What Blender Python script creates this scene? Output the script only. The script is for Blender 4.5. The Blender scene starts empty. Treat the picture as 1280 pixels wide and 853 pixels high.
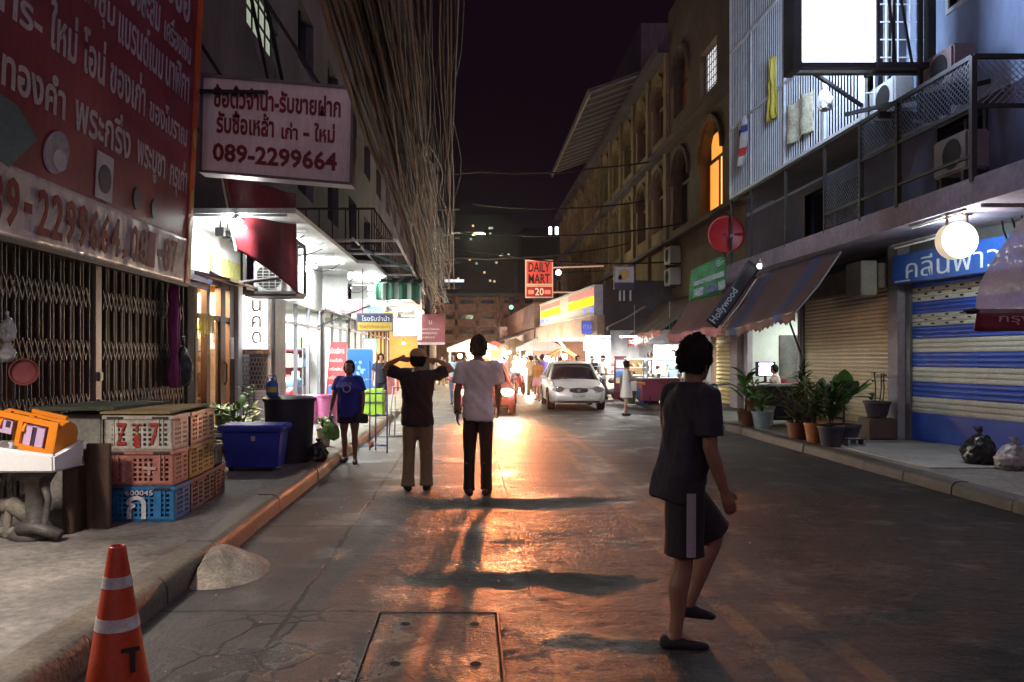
import bpy, bmesh, math, random
from mathutils import Vector, Matrix, noise
S = bpy.context.scene
COL = S.collection
RND = random.Random(7)
PI = math.pi
def R(a): return math.radians(a)

# ------------------------------------------------------------------ camera, sky, added city glow, exposure
FPX, VX, VY, CAMH = 976.0, 587.0, 447.0, 1.58
cam = bpy.data.cameras.new('camera'); cam_o = bpy.data.objects.new('camera', cam); COL.objects.link(cam_o)
cam.sensor_width = 36; cam.sensor_fit = 'HORIZONTAL'; cam.lens = FPX/1280*36
cam.shift_x = (640-VX)/1280; cam.shift_y = (VY-426.5)/1280
cam.clip_start = .05; cam.clip_end = 1500
cam_o.location = (0, 0, CAMH); cam_o.rotation_euler = (PI/2, 0, 0)
S.camera = cam_o
SUN_EL, SUN_AZ = R(52), R(205)
w = bpy.data.worlds.new('World'); S.world = w; w.use_nodes = True
nt = w.node_tree; bg = nt.nodes['Background']
sky = nt.nodes.new('ShaderNodeTexSky'); sky.sky_type = 'NISHITA'; sky.sun_disc = False
sky.sun_elevation = SUN_EL; sky.sun_rotation = SUN_AZ
tint = nt.nodes.new('ShaderNodeMix'); tint.data_type = 'RGBA'; tint.inputs[0].default_value = .93
nt.links.new(sky.outputs[0], tint.inputs[6]); tint.inputs[7].default_value = (8.2, 3.4, 7.0, 1)
nt.links.new(tint.outputs[2], bg.inputs[0]); bg.inputs[1].default_value = .00062
sl = bpy.data.lights.new('city_glow', 'SUN'); sl.energy = .62; sl.angle = R(110); sl.color = (1, .70, .90)  # very soft sun lamp added in place of the city glow
so = bpy.data.objects.new('city_glow', sl); COL.objects.link(so)
so.rotation_euler = Vector((-.10,.66,-.74)).to_track_quat('-Z','Y').to_euler()
S.view_settings.view_transform = 'Standard'; S.view_settings.look = 'None'
S.view_settings.exposure = .25; S.view_settings.gamma = 1
S.cycles.use_denoising = True
S.cycles.max_bounces = 5; S.cycles.diffuse_bounces = 3; S.cycles.glossy_bounces = 3; S.cycles.transmission_bounces = 4
S.cycles.sample_clamp_indirect = 3.0; S.cycles.use_light_tree = True
S.cycles.caustics_reflective = False; S.cycles.caustics_refractive = False

# ------------------------------------------------------------------ pixel helpers (true depth is always given)
def X(px, Y): return (px-VX)*Y/FPX
def Z(py, Y): return CAMH-(py-VY)*Y/FPX

# ------------------------------------------------------------------ materials
MATS = {}
def M(name, col, rough=.6, metal=0, var=.2, scale=3.0, bump=0, bscale=30, spec=.5, col2=None, alpha=1, stretch=(1,1,1), trans=0, rvar=.0):
    if name in MATS: return MATS[name]
    m = bpy.data.materials.new(name); m.use_nodes = True; t = m.node_tree; n = t.nodes; L = t.links
    b = n['Principled BSDF']; b.inputs['Roughness'].default_value = rough; b.inputs['Metallic'].default_value = metal
    b.inputs['Specular IOR Level'].default_value = spec
    tc = n.new('ShaderNodeTexCoord'); mp = n.new('ShaderNodeMapping'); mp.inputs[3].default_value = stretch
    L.new(tc.outputs['Object'], mp.inputs[0])
    nz = n.new('ShaderNodeTexNoise'); nz.inputs['Scale'].default_value = scale; nz.inputs['Detail'].default_value = 6; nz.inputs['Roughness'].default_value = .62
    L.new(mp.outputs[0], nz.inputs['Vector'])
    rp = n.new('ShaderNodeValToRGB'); rp.color_ramp.elements[0].position = .3; rp.color_ramp.elements[1].position = .7
    c2 = col2 or tuple(c*(1-var) for c in col)
    hi = col if col2 else tuple(min(.95, c*(1+var*.6)) for c in col)
    rp.color_ramp.elements[0].color = (*c2, 1); rp.color_ramp.elements[1].color = (*hi, 1)
    L.new(nz.outputs[0], rp.inputs[0])
    n2 = n.new('ShaderNodeTexNoise'); n2.inputs['Scale'].default_value = scale*9; n2.inputs['Detail'].default_value = 5; n2.inputs['Roughness'].default_value = .7; L.new(mp.outputs[0], n2.inputs['Vector'])
    m2 = n.new('ShaderNodeMapRange'); m2.inputs[1].default_value = .3; m2.inputs[2].default_value = .7; m2.inputs[3].default_value = 1-min(.5, var*.9); m2.inputs[4].default_value = 1+min(.3, var*.5); L.new(n2.outputs[0], m2.inputs[0])
    mx = n.new('ShaderNodeMix'); mx.data_type = 'RGBA'; mx.blend_type = 'MULTIPLY'; mx.inputs[0].default_value = 1; L.new(rp.outputs[0], mx.inputs[6]); L.new(m2.outputs[0], mx.inputs[7]); L.new(mx.outputs[2], b.inputs['Base Color'])
    if rvar:
        mr = n.new('ShaderNodeMapRange'); mr.inputs[1].default_value = .3; mr.inputs[2].default_value = .7
        mr.inputs[3].default_value = max(.02, rough-rvar); mr.inputs[4].default_value = min(1, rough+rvar)
        L.new(nz.outputs[0], mr.inputs[0]); L.new(mr.outputs[0], b.inputs['Roughness'])
    if bump:
        nb = n.new('ShaderNodeTexNoise'); nb.inputs['Scale'].default_value = bscale; nb.inputs['Detail'].default_value = 4
        L.new(mp.outputs[0], nb.inputs['Vector'])
        bp = n.new('ShaderNodeBump'); bp.inputs['Strength'].default_value = bump; bp.inputs['Distance'].default_value = .02
        L.new(nb.outputs[0], bp.inputs['Height']); L.new(bp.outputs[0], b.inputs['Normal'])
    if alpha < 1: b.inputs['Alpha'].default_value = alpha
    if trans: b.inputs['Transmission Weight'].default_value = trans
    MATS[name] = m; return m
def E(name, col, strength, base=None):
    if name in MATS: return MATS[name]
    m = bpy.data.materials.new(name); m.use_nodes = True; b = m.node_tree.nodes['Principled BSDF']
    b.inputs['Base Color'].default_value = (*(base or col), 1); b.inputs['Emission Color'].default_value = (*col, 1)
    b.inputs['Emission Strength'].default_value = strength; b.inputs['Roughness'].default_value = .4
    MATS[name] = m; return m
def stripes(name, cols, period, axis=1, rough=.75, offset=0):
    """fabric or painted metal whose colour alternates along one object axis"""
    if name in MATS: return MATS[name]
    m = bpy.data.materials.new(name); m.use_nodes = True; t = m.node_tree; n = t.nodes; L = t.links
    b = n['Principled BSDF']; b.inputs['Roughness'].default_value = rough
    tc = n.new('ShaderNodeTexCoord'); sp = n.new('ShaderNodeSeparateXYZ'); L.new(tc.outputs['Object'], sp.inputs[0])
    a = n.new('ShaderNodeMath'); a.operation = 'ADD'; a.inputs[1].default_value = offset+1000*period; L.new(sp.outputs[axis], a.inputs[0])
    d = n.new('ShaderNodeMath'); d.operation = 'DIVIDE'; d.inputs[1].default_value = period; L.new(a.outputs[0], d.inputs[0])
    f = n.new('ShaderNodeMath'); f.operation = 'FRACT'; L.new(d.outputs[0], f.inputs[0])
    rp = n.new('ShaderNodeValToRGB'); rp.color_ramp.interpolation = 'CONSTANT'
    k = len(cols)
    for i, c in enumerate(cols):
        e = rp.color_ramp.elements[i] if i < 2 else rp.color_ramp.elements.new(i/k)
        e.position = i/k; e.color = (*c, 1)
    L.new(f.outputs[0], rp.inputs[0])
    nz = n.new('ShaderNodeTexNoise'); nz.inputs['Scale'].default_value = 2.5; nz.inputs['Detail'].default_value = 6; L.new(tc.outputs['Object'], nz.inputs['Vector'])
    mr = n.new('ShaderNodeMapRange'); mr.inputs[3].default_value = .55; mr.inputs[4].default_value = 1.15; L.new(nz.outputs[0], mr.inputs[0])
    mx = n.new('ShaderNodeMix'); mx.data_type = 'RGBA'; mx.blend_type = 'MULTIPLY'; mx.inputs[0].default_value = 1
    L.new(rp.outputs[0], mx.inputs[6]); L.new(mr.outputs[0], mx.inputs[7]); L.new(mx.outputs[2], b.inputs['Base Color'])
    MATS[name] = m; return m

# ------------------------------------------------------------------ mesh builder
class MB:
    def __init__(s): s.bm = bmesh.new()
    def face(s, pts, flip=False):
        v = [s.bm.verts.new(p) for p in pts]
        try: return s.bm.faces.new(v[::-1] if flip else v)
        except Exception: return None
    def box(s, x0, x1, y0, y1, z0, z1, m=None):
        if x0 > x1: x0, x1 = x1, x0
        if y0 > y1: y0, y1 = y1, y0
        if z0 > z1: z0, z1 = z1, z0
        p = [Vector(q) for q in ((x0,y0,z0),(x1,y0,z0),(x1,y1,z0),(x0,y1,z0),(x0,y0,z1),(x1,y0,z1),(x1,y1,z1),(x0,y1,z1))]
        if m is not None: p = [m @ q for q in p]
        v = [s.bm.verts.new(q) for q in p]
        for f in ((3,2,1,0),(4,5,6,7),(0,1,5,4),(1,2,6,5),(2,3,7,6),(3,0,4,7)): s.bm.faces.new([v[i] for i in f])
        return s
    def beam(s, a, b, w, h, up=(0,0,1)):
        a, b = Vector(a), Vector(b); d = b-a; l = d.length
        if l < 1e-6: return s
        d.normalize(); u = Vector(up)
        if abs(d.dot(u)) > .98: u = Vector((1,0,0))
        r = d.cross(u).normalized(); u = r.cross(d)
        m = Matrix((r, d, u)).transposed().to_4x4(); m.translation = a
        return s.box(-w/2, w/2, 0, l, -h/2, h/2, m)
    def rings(s, rings, n=16, cap=True, closed=False):
        """rings: list of (centre, u, v) - elliptical rings with half-axes u, v"""
        R_ = []
        for c, u, v in rings:
            c, u, v = Vector(c), Vector(u), Vector(v)
            R_.append([s.bm.verts.new(c+u*math.cos(2*PI*i/n)+v*math.sin(2*PI*i/n)) for i in range(n)])
        for a, b in zip(R_, R_[1:]):
            for i in range(n): s.bm.faces.new((a[i], a[(i+1)%n], b[(i+1)%n], b[i]))
        if cap:
            s.bm.faces.new(R_[0][::-1]); s.bm.faces.new(R_[-1])
        return s
    def tube(s, pts, r, n=8, cap=True):
        pts = [Vector(p) for p in pts]; k = len(pts)
        rs = r if isinstance(r, (list, tuple)) else [r]*k
        d0 = (pts[1]-pts[0]).normalized(); u = d0.orthogonal().normalized(); rr = []
        for i, p in enumerate(pts):
            d = (pts[min(i+1,k-1)]-pts[max(i-1,0)])
            if d.length < 1e-9: d = d0
            d.normalize(); u = (u-d*u.dot(d))
            u = u.normalized() if u.length > 1e-6 else d.orthogonal().normalized()
            v = d.cross(u); rr.append((p, u*rs[i], v*rs[i]))
        return s.rings(rr, n, cap)
    def limb(s, pts, rs, n=12):
        """tube with rounded ends"""
        pts = [Vector(p) for p in pts]; d0 = (pts[0]-pts[1]).normalized(); d1 = (pts[-1]-pts[-2]).normalized()
        P, Q = [], []
        for a in (.999, .75, .4): 
            P.append(pts[0]+d0*rs[0]*a); Q.append(rs[0]*math.sqrt(max(.0004, 1-a*a)))
        P += pts; Q += list(rs)
        for a in (.4, .75, .999):
            P.append(pts[-1]+d1*rs[-1]*a); Q.append(rs[-1]*math.sqrt(max(.0004, 1-a*a)))
        return s.tube(P, Q, n)
    def lathe(s, prof, c=(0,0,0), n=20, cap=True):
        c = Vector(c); return s.rings([(c+Vector((0,0,z)), (r,0,0), (0,r,0)) for r, z in prof], n, cap)
    def ball(s, c, r, n=14, k=8, sc=(1,1,1)):
        c = Vector(c); rr = []
        for j in range(k+1):
            t = PI*(j/k); q = max(.004, math.sin(t))
            rr.append((c+Vector((0,0,-math.cos(t)*r*sc[2])), (r*q*sc[0],0,0), (0,r*q*sc[1],0)))
        return s.rings(rr, n)
    def prism(s, poly, d):
        """flat polygon (3-D points) swept by vector d"""
        d = Vector(d); a = [s.bm.verts.new(Vector(p)) for p in poly]; b = [s.bm.verts.new(Vector(p)+d) for p in poly]; n = len(a)
        s.bm.faces.new(a[::-1]); s.bm.faces.new(b)
        for i in range(n): s.bm.faces.new((a[i], a[(i+1)%n], b[(i+1)%n], b[i]))
        return s
    def grid(s, fn, nu, nv, thick=None):
        V = [[s.bm.verts.new(fn(i/nu, j/nv)) for j in range(nv+1)] for i in range(nu+1)]
        for i in range(nu):
            for j in range(nv): s.bm.faces.new((V[i][j], V[i+1][j], V[i+1][j+1], V[i][j+1]))
        if thick is not None:
            t = Vector(thick); W_ = [[s.bm.verts.new(v.co+t) for v in r] for r in V]
            for i in range(nu):
                for j in range(nv): s.bm.faces.new((W_[i][j], W_[i][j+1], W_[i+1][j+1], W_[i+1][j]))
            for i in range(nu):
                s.bm.faces.new((V[i][0], W_[i][0], W_[i+1][0], V[i+1][0])); s.bm.faces.new((V[i+1][nv], W_[i+1][nv], W_[i][nv], V[i][nv]))
            for j in range(nv):
                s.bm.faces.new((V[0][j+1], W_[0][j+1], W_[0][j], V[0][j])); s.bm.faces.new((V[nu][j], W_[nu][j], W_[nu][j+1], V[nu][j+1]))
        return s
    def bevel(s, w=.01, seg=2):
        bmesh.ops.remove_doubles(s.bm, verts=s.bm.verts, dist=1e-5)
        es = [e for e in s.bm.edges if len(e.link_faces) == 2 and e.calc_face_angle(0) > .5]
        bmesh.ops.bevel(s.bm, geom=es, offset=w, segments=seg, affect='EDGES', clamp_overlap=True); return s
    def wob(s, amp, f=3, seed=0):
        for v in s.bm.verts:
            v.co += noise.noise_vector(v.co*f+Vector((seed,seed*2,0)))*amp
        return s
    def build(s, name, mat, parent=None, smooth=False, world=True, fixn=True):
        if fixn: bmesh.ops.recalc_face_normals(s.bm, faces=s.bm.faces)
        me = bpy.data.meshes.new(name); 
        off = Vector((0,0,0))
        if parent is not None and world:
            q = parent
            while q: off += q.location; q = q.parent
        if parent is None and world:
            pass
        if off.length: bmesh.ops.translate(s.bm, verts=s.bm.verts, vec=-off)
        s.bm.to_mesh(me); s.bm.free()
        me.materials.append(mat)
        if smooth:
            for p in me.polygons: p.use_smooth = True
            if smooth == 'auto':
                me.set_sharp_from_angle(angle=R(38))
        o = bpy.data.objects.new(name, me); COL.objects.link(o)
        if parent is not None: o.parent = parent
        return o
def tag(o, label=None, cat=None, group=None, kind=None):
    if label: o['label'] = label
    if cat: o['category'] = cat
    if group: o['group'] = group
    if kind: o['kind'] = kind
    return o
def thing(name, label, cat, loc=(0,0,0), group=None, rz=0):
    o = bpy.data.objects.new(name, None); COL.objects.link(o); o.location = loc; o.rotation_euler = (0,0,rz); o.empty_display_size = .2
    return tag(o, label, cat, group)
def dup(o, loc=None, rz=None, label=None, parent=None, mats=None):
    c = o.copy(); COL.objects.link(c)
    if parent is not None: c.parent = parent
    if loc is not None: c.location = loc
    if rz is not None: c.rotation_euler = (0,0,rz)
    if label: c['label'] = label
    for ch in o.children: dup(ch, parent=c)
    return c
def struct(o): o['kind'] = 'structure'; return o
def label1(o, label, cat, group=None): return tag(o, label, cat, group)
def text(body, origin, u, v, w, h, mat, parent=None, ext=.004, bold=0, name='lettering', shear=0, keep=False):
    """lettering laid in the box spanned by u (width w) and v (height h) from origin; a real raised mesh"""
    c = bpy.data.curves.new('text', 'FONT'); c.body = body; c.extrude = ext; c.offset = bold; c.resolution_u = 2; c.shear = shear
    o = bpy.data.objects.new('text', c); COL.objects.link(o)
    bpy.context.view_layer.update()
    me = bpy.data.meshes.new_from_object(o.evaluated_get(bpy.context.evaluated_depsgraph_get()))
    bpy.data.objects.remove(o); bpy.data.curves.remove(c)
    if not me.vertices: return None
    xs = [q.co.x for q in me.vertices]; ys = [q.co.y for q in me.vertices]
    x0, x1, y0, y1 = min(xs), max(xs), min(ys), max(ys)
    sx, sy = w/max(1e-6,x1-x0), h/max(1e-6,y1-y0)
    if keep: sx = sy = min(sx, sy)
    u, v = Vector(u).normalized(), Vector(v).normalized(); nrm = u.cross(v); og = Vector(origin)
    off = Vector((0,0,0)); q = parent
    while q: off += q.location; q = q.parent
    for q in me.vertices:
        x, y, z = q.co; q.co = og+u*((x-x0)*sx)+v*((y-y0)*sy)+nrm*z - off
    me.name = name; me.materials.clear(); me.materials.append(mat)
    o = bpy.data.objects.new(name, me); COL.objects.link(o)
    if parent is not None: o.parent = parent
    return o
def area(name, loc, size, energy, col=(1,1,1), rot=(0,0,0), sy=None, parent=None):
    l = bpy.data.lights.new(name, 'AREA'); l.energy = energy; l.color = col; l.size = size
    if sy: l.shape = 'RECTANGLE'; l.size_y = sy
    o = bpy.data.objects.new(name, l); COL.objects.link(o); o.location = loc; o.rotation_euler = rot
    if parent is not None:
        q = parent; off = Vector((0,0,0))
        while q: off += q.location; q = q.parent
        o.parent = parent; o.location = Vector(loc)-off
    return o
def point(name, loc, energy, col=(1,1,1), r=.1, parent=None):
    l = bpy.data.lights.new(name, 'POINT'); l.energy = energy; l.color = col; l.shadow_soft_size = r
    o = bpy.data.objects.new(name, l); COL.objects.link(o); o.location = loc
    if parent is not None:
        q = parent; off = Vector((0,0,0))
        while q: off += q.location; q = q.parent
        o.parent = parent; o.location = Vector(loc)-off
    return o

# ------------------------------------------------------------------ palette
concrete = M('concrete', (.20,.185,.165), .8, var=.45, scale=1.6, bump=.35, bscale=60)
wall_grey = M('grey_render', (.16,.15,.16), .85, var=.45, scale=.9, bump=.2, bscale=12, stretch=(1,1,.35))
wall_tan = M('tan_render', (.22,.14,.08), .85, var=.5, scale=.7, bump=.2, bscale=9, stretch=(1,1,.3))
wall_mauve = M('mauve_render', (.085,.062,.075), .85, var=.45, scale=.8, bump=.2, bscale=9, stretch=(1,1,.3))
wall_pale = M('pale_blue_render', (.24,.31,.46), .8, var=.2, scale=.8, stretch=(1,1,.3))
wall_white = M('white_wall_paint', (.72,.72,.70), .7, var=.12, scale=1.5)
wall_dark = M('dark_wall', (.055,.05,.055), .85, var=.4, scale=1)
dark_glass = M('dark_glass', (.012,.012,.016), .12, var=.1)
black_steel = M('black_steel', (.018,.017,.018), .55, .3, var=.3)
grey_steel = M('grey_steel', (.22,.21,.21), .45, .6, var=.35, scale=6)
white_steel = M('white_painted_steel', (.55,.55,.56), .5, var=.25, scale=5)
rust_steel = M('rusty_steel', (.085,.068,.062), .5, .55, var=.5, scale=7, col2=(.045,.03,.024))
brown_wood = M('brown_wood', (.075,.040,.022), .55, var=.5, scale=4, stretch=(6,6,.6), bump=.15)
chrome = M('chrome', (.6,.6,.6), .18, .95, var=.1)
rubber = M('black_rubber', (.015,.015,.015), .75, var=.3)
white_plastic = M('white_plastic', (.70,.70,.68), .4, var=.1)
soil = M('soil', (.03,.02,.013), .95, var=.4, scale=20)
tube_white = E('fluorescent_tube', (.92,1,.97), 14)
tube_off = M('unlit_tube', (.6,.6,.6), .35)
lamp_warm = E('warm_bulb', (1,.62,.28), 40)
lamp_white = E('white_bulb', (1,.96,.9), 40)
# ------------------------------------------------------------------ ground, road, pavements
KL, KR = -1.94, 5.55          # kerb faces
def road_material():
    m = bpy.data.materials.new('worn_road'); m.use_nodes = True; t = m.node_tree; n = t.nodes; L = t.links; b = n['Principled BSDF']
    def mth(op, a, b_=None, c=None):
        k = n.new('ShaderNodeMath'); k.operation = op
        for i, q in enumerate((a, b_, c)):
            if q is None: continue
            if isinstance(q, (int, float)): k.inputs[i].default_value = q
            else: L.new(q, k.inputs[i])
        return k.outputs[0]
    def ramp(v, a, b_):
        k = n.new('ShaderNodeMapRange'); k.inputs[1].default_value = a; k.inputs[2].default_value = b_; L.new(v, k.inputs[0]); return k.outputs[0]
    def mixc(f, a, b_):
        k = n.new('ShaderNodeMix'); k.data_type = 'RGBA'
        L.new(f, k.inputs[0])
        for i, q in ((6, a), (7, b_)):
            if isinstance(q, tuple): k.inputs[i].default_value = (*q, 1)
            else: L.new(q, k.inputs[i])
        return k.outputs[2]
    tc = n.new('ShaderNodeTexCoord'); sp = n.new('ShaderNodeSeparateXYZ'); L.new(tc.outputs['Object'], sp.inputs[0]); x, y = sp.outputs[0], sp.outputs[1]
    def nz(scale, det=5, rough=.6, st=None):
        k = n.new('ShaderNodeTexNoise'); k.inputs['Scale'].default_value = scale; k.inputs['Detail'].default_value = det; k.inputs['Roughness'].default_value = rough
        if st:
            mp = n.new('ShaderNodeMapping'); mp.inputs[3].default_value = st; L.new(tc.outputs['Object'], mp.inputs[0]); L.new(mp.outputs[0], k.inputs[0])
        else: L.new(tc.outputs['Object'], k.inputs[0])
        return k.outputs[0]
    big, mid, fine, grit = nz(.55, 4), nz(3.2, 6), nz(38, 5, .7), nz(160, 2)
    # concrete apron to the left of x=-1.1, older rough slabs to the right
    xj = mth('ADD', x, mth('MULTIPLY', mth('SUBTRACT', mid, .5), .10))
    right = ramp(xj, -.9, -.2)
    near = ramp(mth('ADD', y, mth('MULTIPLY', mth('SUBTRACT', mid, .5), 1.2)), 9.6, 8.9)
    rough_zone = mth('MULTIPLY', right, near)
    conc = mixc(ramp(big, .35, .65), (.050,.045,.042), (.088,.080,.072))
    asp = mixc(ramp(mid, .3, .7), (.020,.017,.017), (.050,.041,.038))
    col = mixc(rough_zone, conc, asp)
    col = mixc(mth('MULTIPLY', ramp(fine, .52, .70), .5), col, (.17,.155,.14))
    col = mixc(mth('MULTIPLY', ramp(fine, .48, .34), .65), col, (.016,.013,.012))
    col = mixc(mth('MULTIPLY', ramp(mid, .56, .68), .5), col, (.028,.024,.022))
    patch = ramp(nz(1.15, 5, .65), .50, .58)
    col = mixc(mth('MULTIPLY', mth('MULTIPLY', patch, rough_zone), .65), col, (.014,.010,.010))
    # joints and cracks
    jn = mth('MULTIPLY', mth('SUBTRACT', nz(5, 6, .75), .5), .09)
    def line(co, at, wd): return ramp(mth('ABSOLUTE', mth('ADD', mth('SUBTRACT', co, at), jn)), wd, wd*.4)
    lines = None
    for co, at, wd in ((x, -1.10, .022), (x, .42, .016), (y, 4.85, .022), (y, 7.30, .024), (y, 11.6, .03), (y, 15.7, .04), (x, 3.7, .014), (y, 20.5, .05)):
        q = line(co, at, wd); lines = q if lines is None else mth('MAXIMUM', lines, q)
    vo = n.new('ShaderNodeTexVoronoi'); vo.feature = 'DISTANCE_TO_EDGE'; vo.inputs['Scale'].default_value = 2.6
    wv = n.new('ShaderNodeMix'); wv.data_type = 'VECTOR'; wv.inputs[0].default_value = .12
    wn = n.new('ShaderNodeTexNoise'); wn.inputs['Scale'].default_value = 4; wn.inputs['Detail'].default_value = 5; L.new(tc.outputs['Object'], wn.inputs[0])
    L.new(tc.outputs['Object'], wv.inputs[4]); L.new(wn.outputs['Color'], wv.inputs[5]); L.new(wv.outputs[1], vo.inputs['Vector'])
    zone = mth('MULTIPLY', ramp(mth('ABSOLUTE', mth('ADD', x, 1.12)), .55, .25), ramp(mth('ABSOLUTE', mth('SUBTRACT', y, 4.25)), .85, .45))
    crack = mth('MULTIPLY', ramp(vo.outputs['Distance'], .035, .008), zone)
    lines = mth('MAXIMUM', lines, crack)
    col = mixc(lines, col, (.010,.008,.007))
    # worn yellow centre lines
    worn = ramp(mth('ADD', mth('MULTIPLY', fine, .5), mth('MULTIPLY', mid, .7)), .52, .66)
    ymask = None
    for at in (1.60, 2.02):
        q = ramp(mth('ABSOLUTE', mth('SUBTRACT', x, at)), .075, .055); ymask = q if ymask is None else mth('MAXIMUM', ymask, q)
    col = mixc(mth('MULTIPLY', mth('MULTIPLY', ymask, worn), .55), col, (.24,.14,.035))
    col = mixc(mth('MULTIPLY', mth('MULTIPLY', ramp(xj, 1.6, 2.6), ramp(y, 14.0, 9.0)), .75), col, (.007,.003,.005))  # near right of the road darkened in its colour, standing in for shade
    L.new(col, b.inputs['Base Color'])
    # wetness: damp film everywhere, puddles in the hollow by the kerb
    wet = mth('MULTIPLY', ramp(nz(1.3, 5, .6), .52, .64), 1)
    pud = mth('MULTIPLY', mth('MULTIPLY', ramp(mth('ABSOLUTE', mth('ADD', x, .85)), .95, .45), ramp(y, 4.45, 4.15)), ramp(mid, .46, .54))
    ro = mth('ADD', mth('MULTIPLY', fine, .35), .40)
    ro = mth('SUBTRACT', ro, mth('MULTIPLY', wet, .20)); ro = mth('SUBTRACT', ro, mth('MULTIPLY', rough_zone, .05))
    gl = mth('MULTIPLY', ramp(y, 9.0, 9.8), .03); ro = mth('SUBTRACT', ro, gl)
    k = n.new('ShaderNodeMix'); L.new(pud, k.inputs[0]); L.new(ro, k.inputs[2]); k.inputs[3].default_value = .16; ro = k.outputs[0]
    L.new(ro, b.inputs['Roughness'])
    sl_ = n.new('ShaderNodeMapRange'); sl_.inputs[1].default_value = 1.2; sl_.inputs[2].default_value = 2.6; sl_.inputs[3].default_value = .5; sl_.inputs[4].default_value = .12; L.new(xj, sl_.inputs[0]); L.new(sl_.outputs[0], b.inputs['Specular IOR Level'])
    h = mth('ADD', mth('MULTIPLY', fine, 1.6), mth('MULTIPLY', mid, 1.6)); h = mth('ADD', h, mth('MULTIPLY', nz(16, 5, .7), 2.2))
    h = mth('ADD', h, mth('MULTIPLY', grit, .6))
    h = mth('MULTIPLY', h, mth('ADD', mth('MULTIPLY', rough_zone, .75), .25))
    h = mth('MULTIPLY', h, mth('SUBTRACT', 1.0, mth('MULTIPLY', pud, .45)))
    h = mth('SUBTRACT', h, mth('MULTIPLY', lines, .35))
    bp = n.new('ShaderNodeBump'); bp.inputs['Strength'].default_value = .9; bp.inputs['Distance'].default_value = .036
    L.new(h, bp.inputs['Height']); L.new(bp.outputs[0], b.inputs['Normal'])
    return m
road_m = road_material()
g = MB(); g.face([(-150,-40,-.12),(150,-40,-.12),(150,330,-.12),(-150,330,-.12)])
struct(g.build('ground', M('far_ground', (.04,.036,.034), .9, var=.3, scale=.2)))
def road_z(x, y):
    a = noise.noise(Vector((x*.5, y*.55, 3.1)))*.010 + noise.noise(Vector((x*1.7, y*1.9, 8.2)))*.007 + noise.noise(Vector((x*4.3, y*5.1, 5.2)))*.0028
    # strips shaped to cast shade bands: sudden drop, then slow rise towards the camera
    for y0_, len_, dep_, xc_, xw_ in ((8.82, 1.75, .036, .35, 1.25), (5.72, 1.15, .022, .40, .95)):
        yy = y0_+.26*noise.noise(Vector((x*1.1,y0_,0)))+.10*noise.noise(Vector((x*5,y0_,2)))-y
        if -.01 < yy < len_+.3:
            pr_ = min(1, max(0, yy/.28)); pr_ = pr_*pr_*(3-2*pr_); tl_ = min(1, max(0, (yy-.28)/(len_-.28)))
            a -= dep_*pr_*(1-tl_)*math.exp(-((x-xc_)/xw_)**4)
    if 3.2 < y < 11 and x > -1.2:
        rz_ = min(1, (x+1.2)/.5)*(1 if y < 8.9 else .35)
        a += rz_*(.0030*noise.noise(Vector((x*4.5,y*10,9.4)))+.0034*noise.noise(Vector((x*13,y*22,4.4)))+.0016*noise.noise(Vector((x*26,y*34,1.4))))
    e = min(1, max(0, min(x-KL, KR-x))/.4)
    return a*e*max(0, min(1, (30-y)/10))
g = MB()
def rz_fn(u, v):
    x = KL-.06+(KR-KL+.12)*u; y = (-6+9*v/.12) if v < .12 else (3+8.2*(v-.12)/.72 if v < .84 else 11.2+8.8*(v-.84)/.16)
    return Vector((x, y, road_z(x, y)))
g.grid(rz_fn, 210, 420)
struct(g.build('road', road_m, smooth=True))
g = MB(); g.face([(KL-.06,19.998,.0),(KR+.06,19.998,.0),(KR+2,90,.0),(KL-.9,90,.0)])
struct(g.build('road', road_m))

pave_m = M('pavement_concrete', (.21,.19,.165), .72, var=.55, scale=1.6, bump=.25, bscale=55, rvar=.12)
kerb_m = M('kerb_concrete', (.15,.12,.085), .6, var=.55, scale=3, bump=.35, bscale=35, rvar=.15)
g = MB(); g.box(-9, -2.185, -6, 90, -.1, .15)
struct(g.build('pavement', pave_m))
# left kerb: separate stones with a rounded nose
def kerb(xa, xb, y0, y1, top, step, sgn, name, kerb_m=kerb_m):
    g = MB(); y = y0; k = 0
    while y < y1:
        e = y+step-.012; dx = RND.uniform(-.008,.008); dz = RND.uniform(-.006,.006)
        a, b_ = xa, xb+dx*sgn
        prof = [(a,-.1),(a,top+dz)]
        for q in range(6):
            t = PI/2*(1-q/5); prof.append((b_-sgn*.075+sgn*.075*math.cos(t), top+dz-.075+.075*math.sin(t)))
        prof.append((b_+sgn*.01, -.1))
        poly = [(px_, y, pz_) for px_, pz_ in prof]
        g.prism(poly, (0, e-y, 0)); y += step; k += 1
    return struct(g.build(name, kerb_m, smooth='auto'))
kerb(-2.17, KL, -5, 78, .175, 1.0, 1, 'kerb')
g = MB(); g.box(KR+.215, 14, -6, 90, -.1, .125); struct(g.build('pavement', pave_m))
kerb(KR+.2, KR, -5, 78, .145, 1.0, -1, 'kerb', M('kerb_dark', (.065,.045,.032), .65, var=.5, scale=3, bump=.35, bscale=35))
tile_m = M('pale_paving', (.36,.34,.31), .6, var=.3, scale=2, rvar=.1)
g = MB(); g.box(KR+.45, 8.6, 10.2, 13.1, .126, .142); struct(g.build('paving', tile_m))
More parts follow.
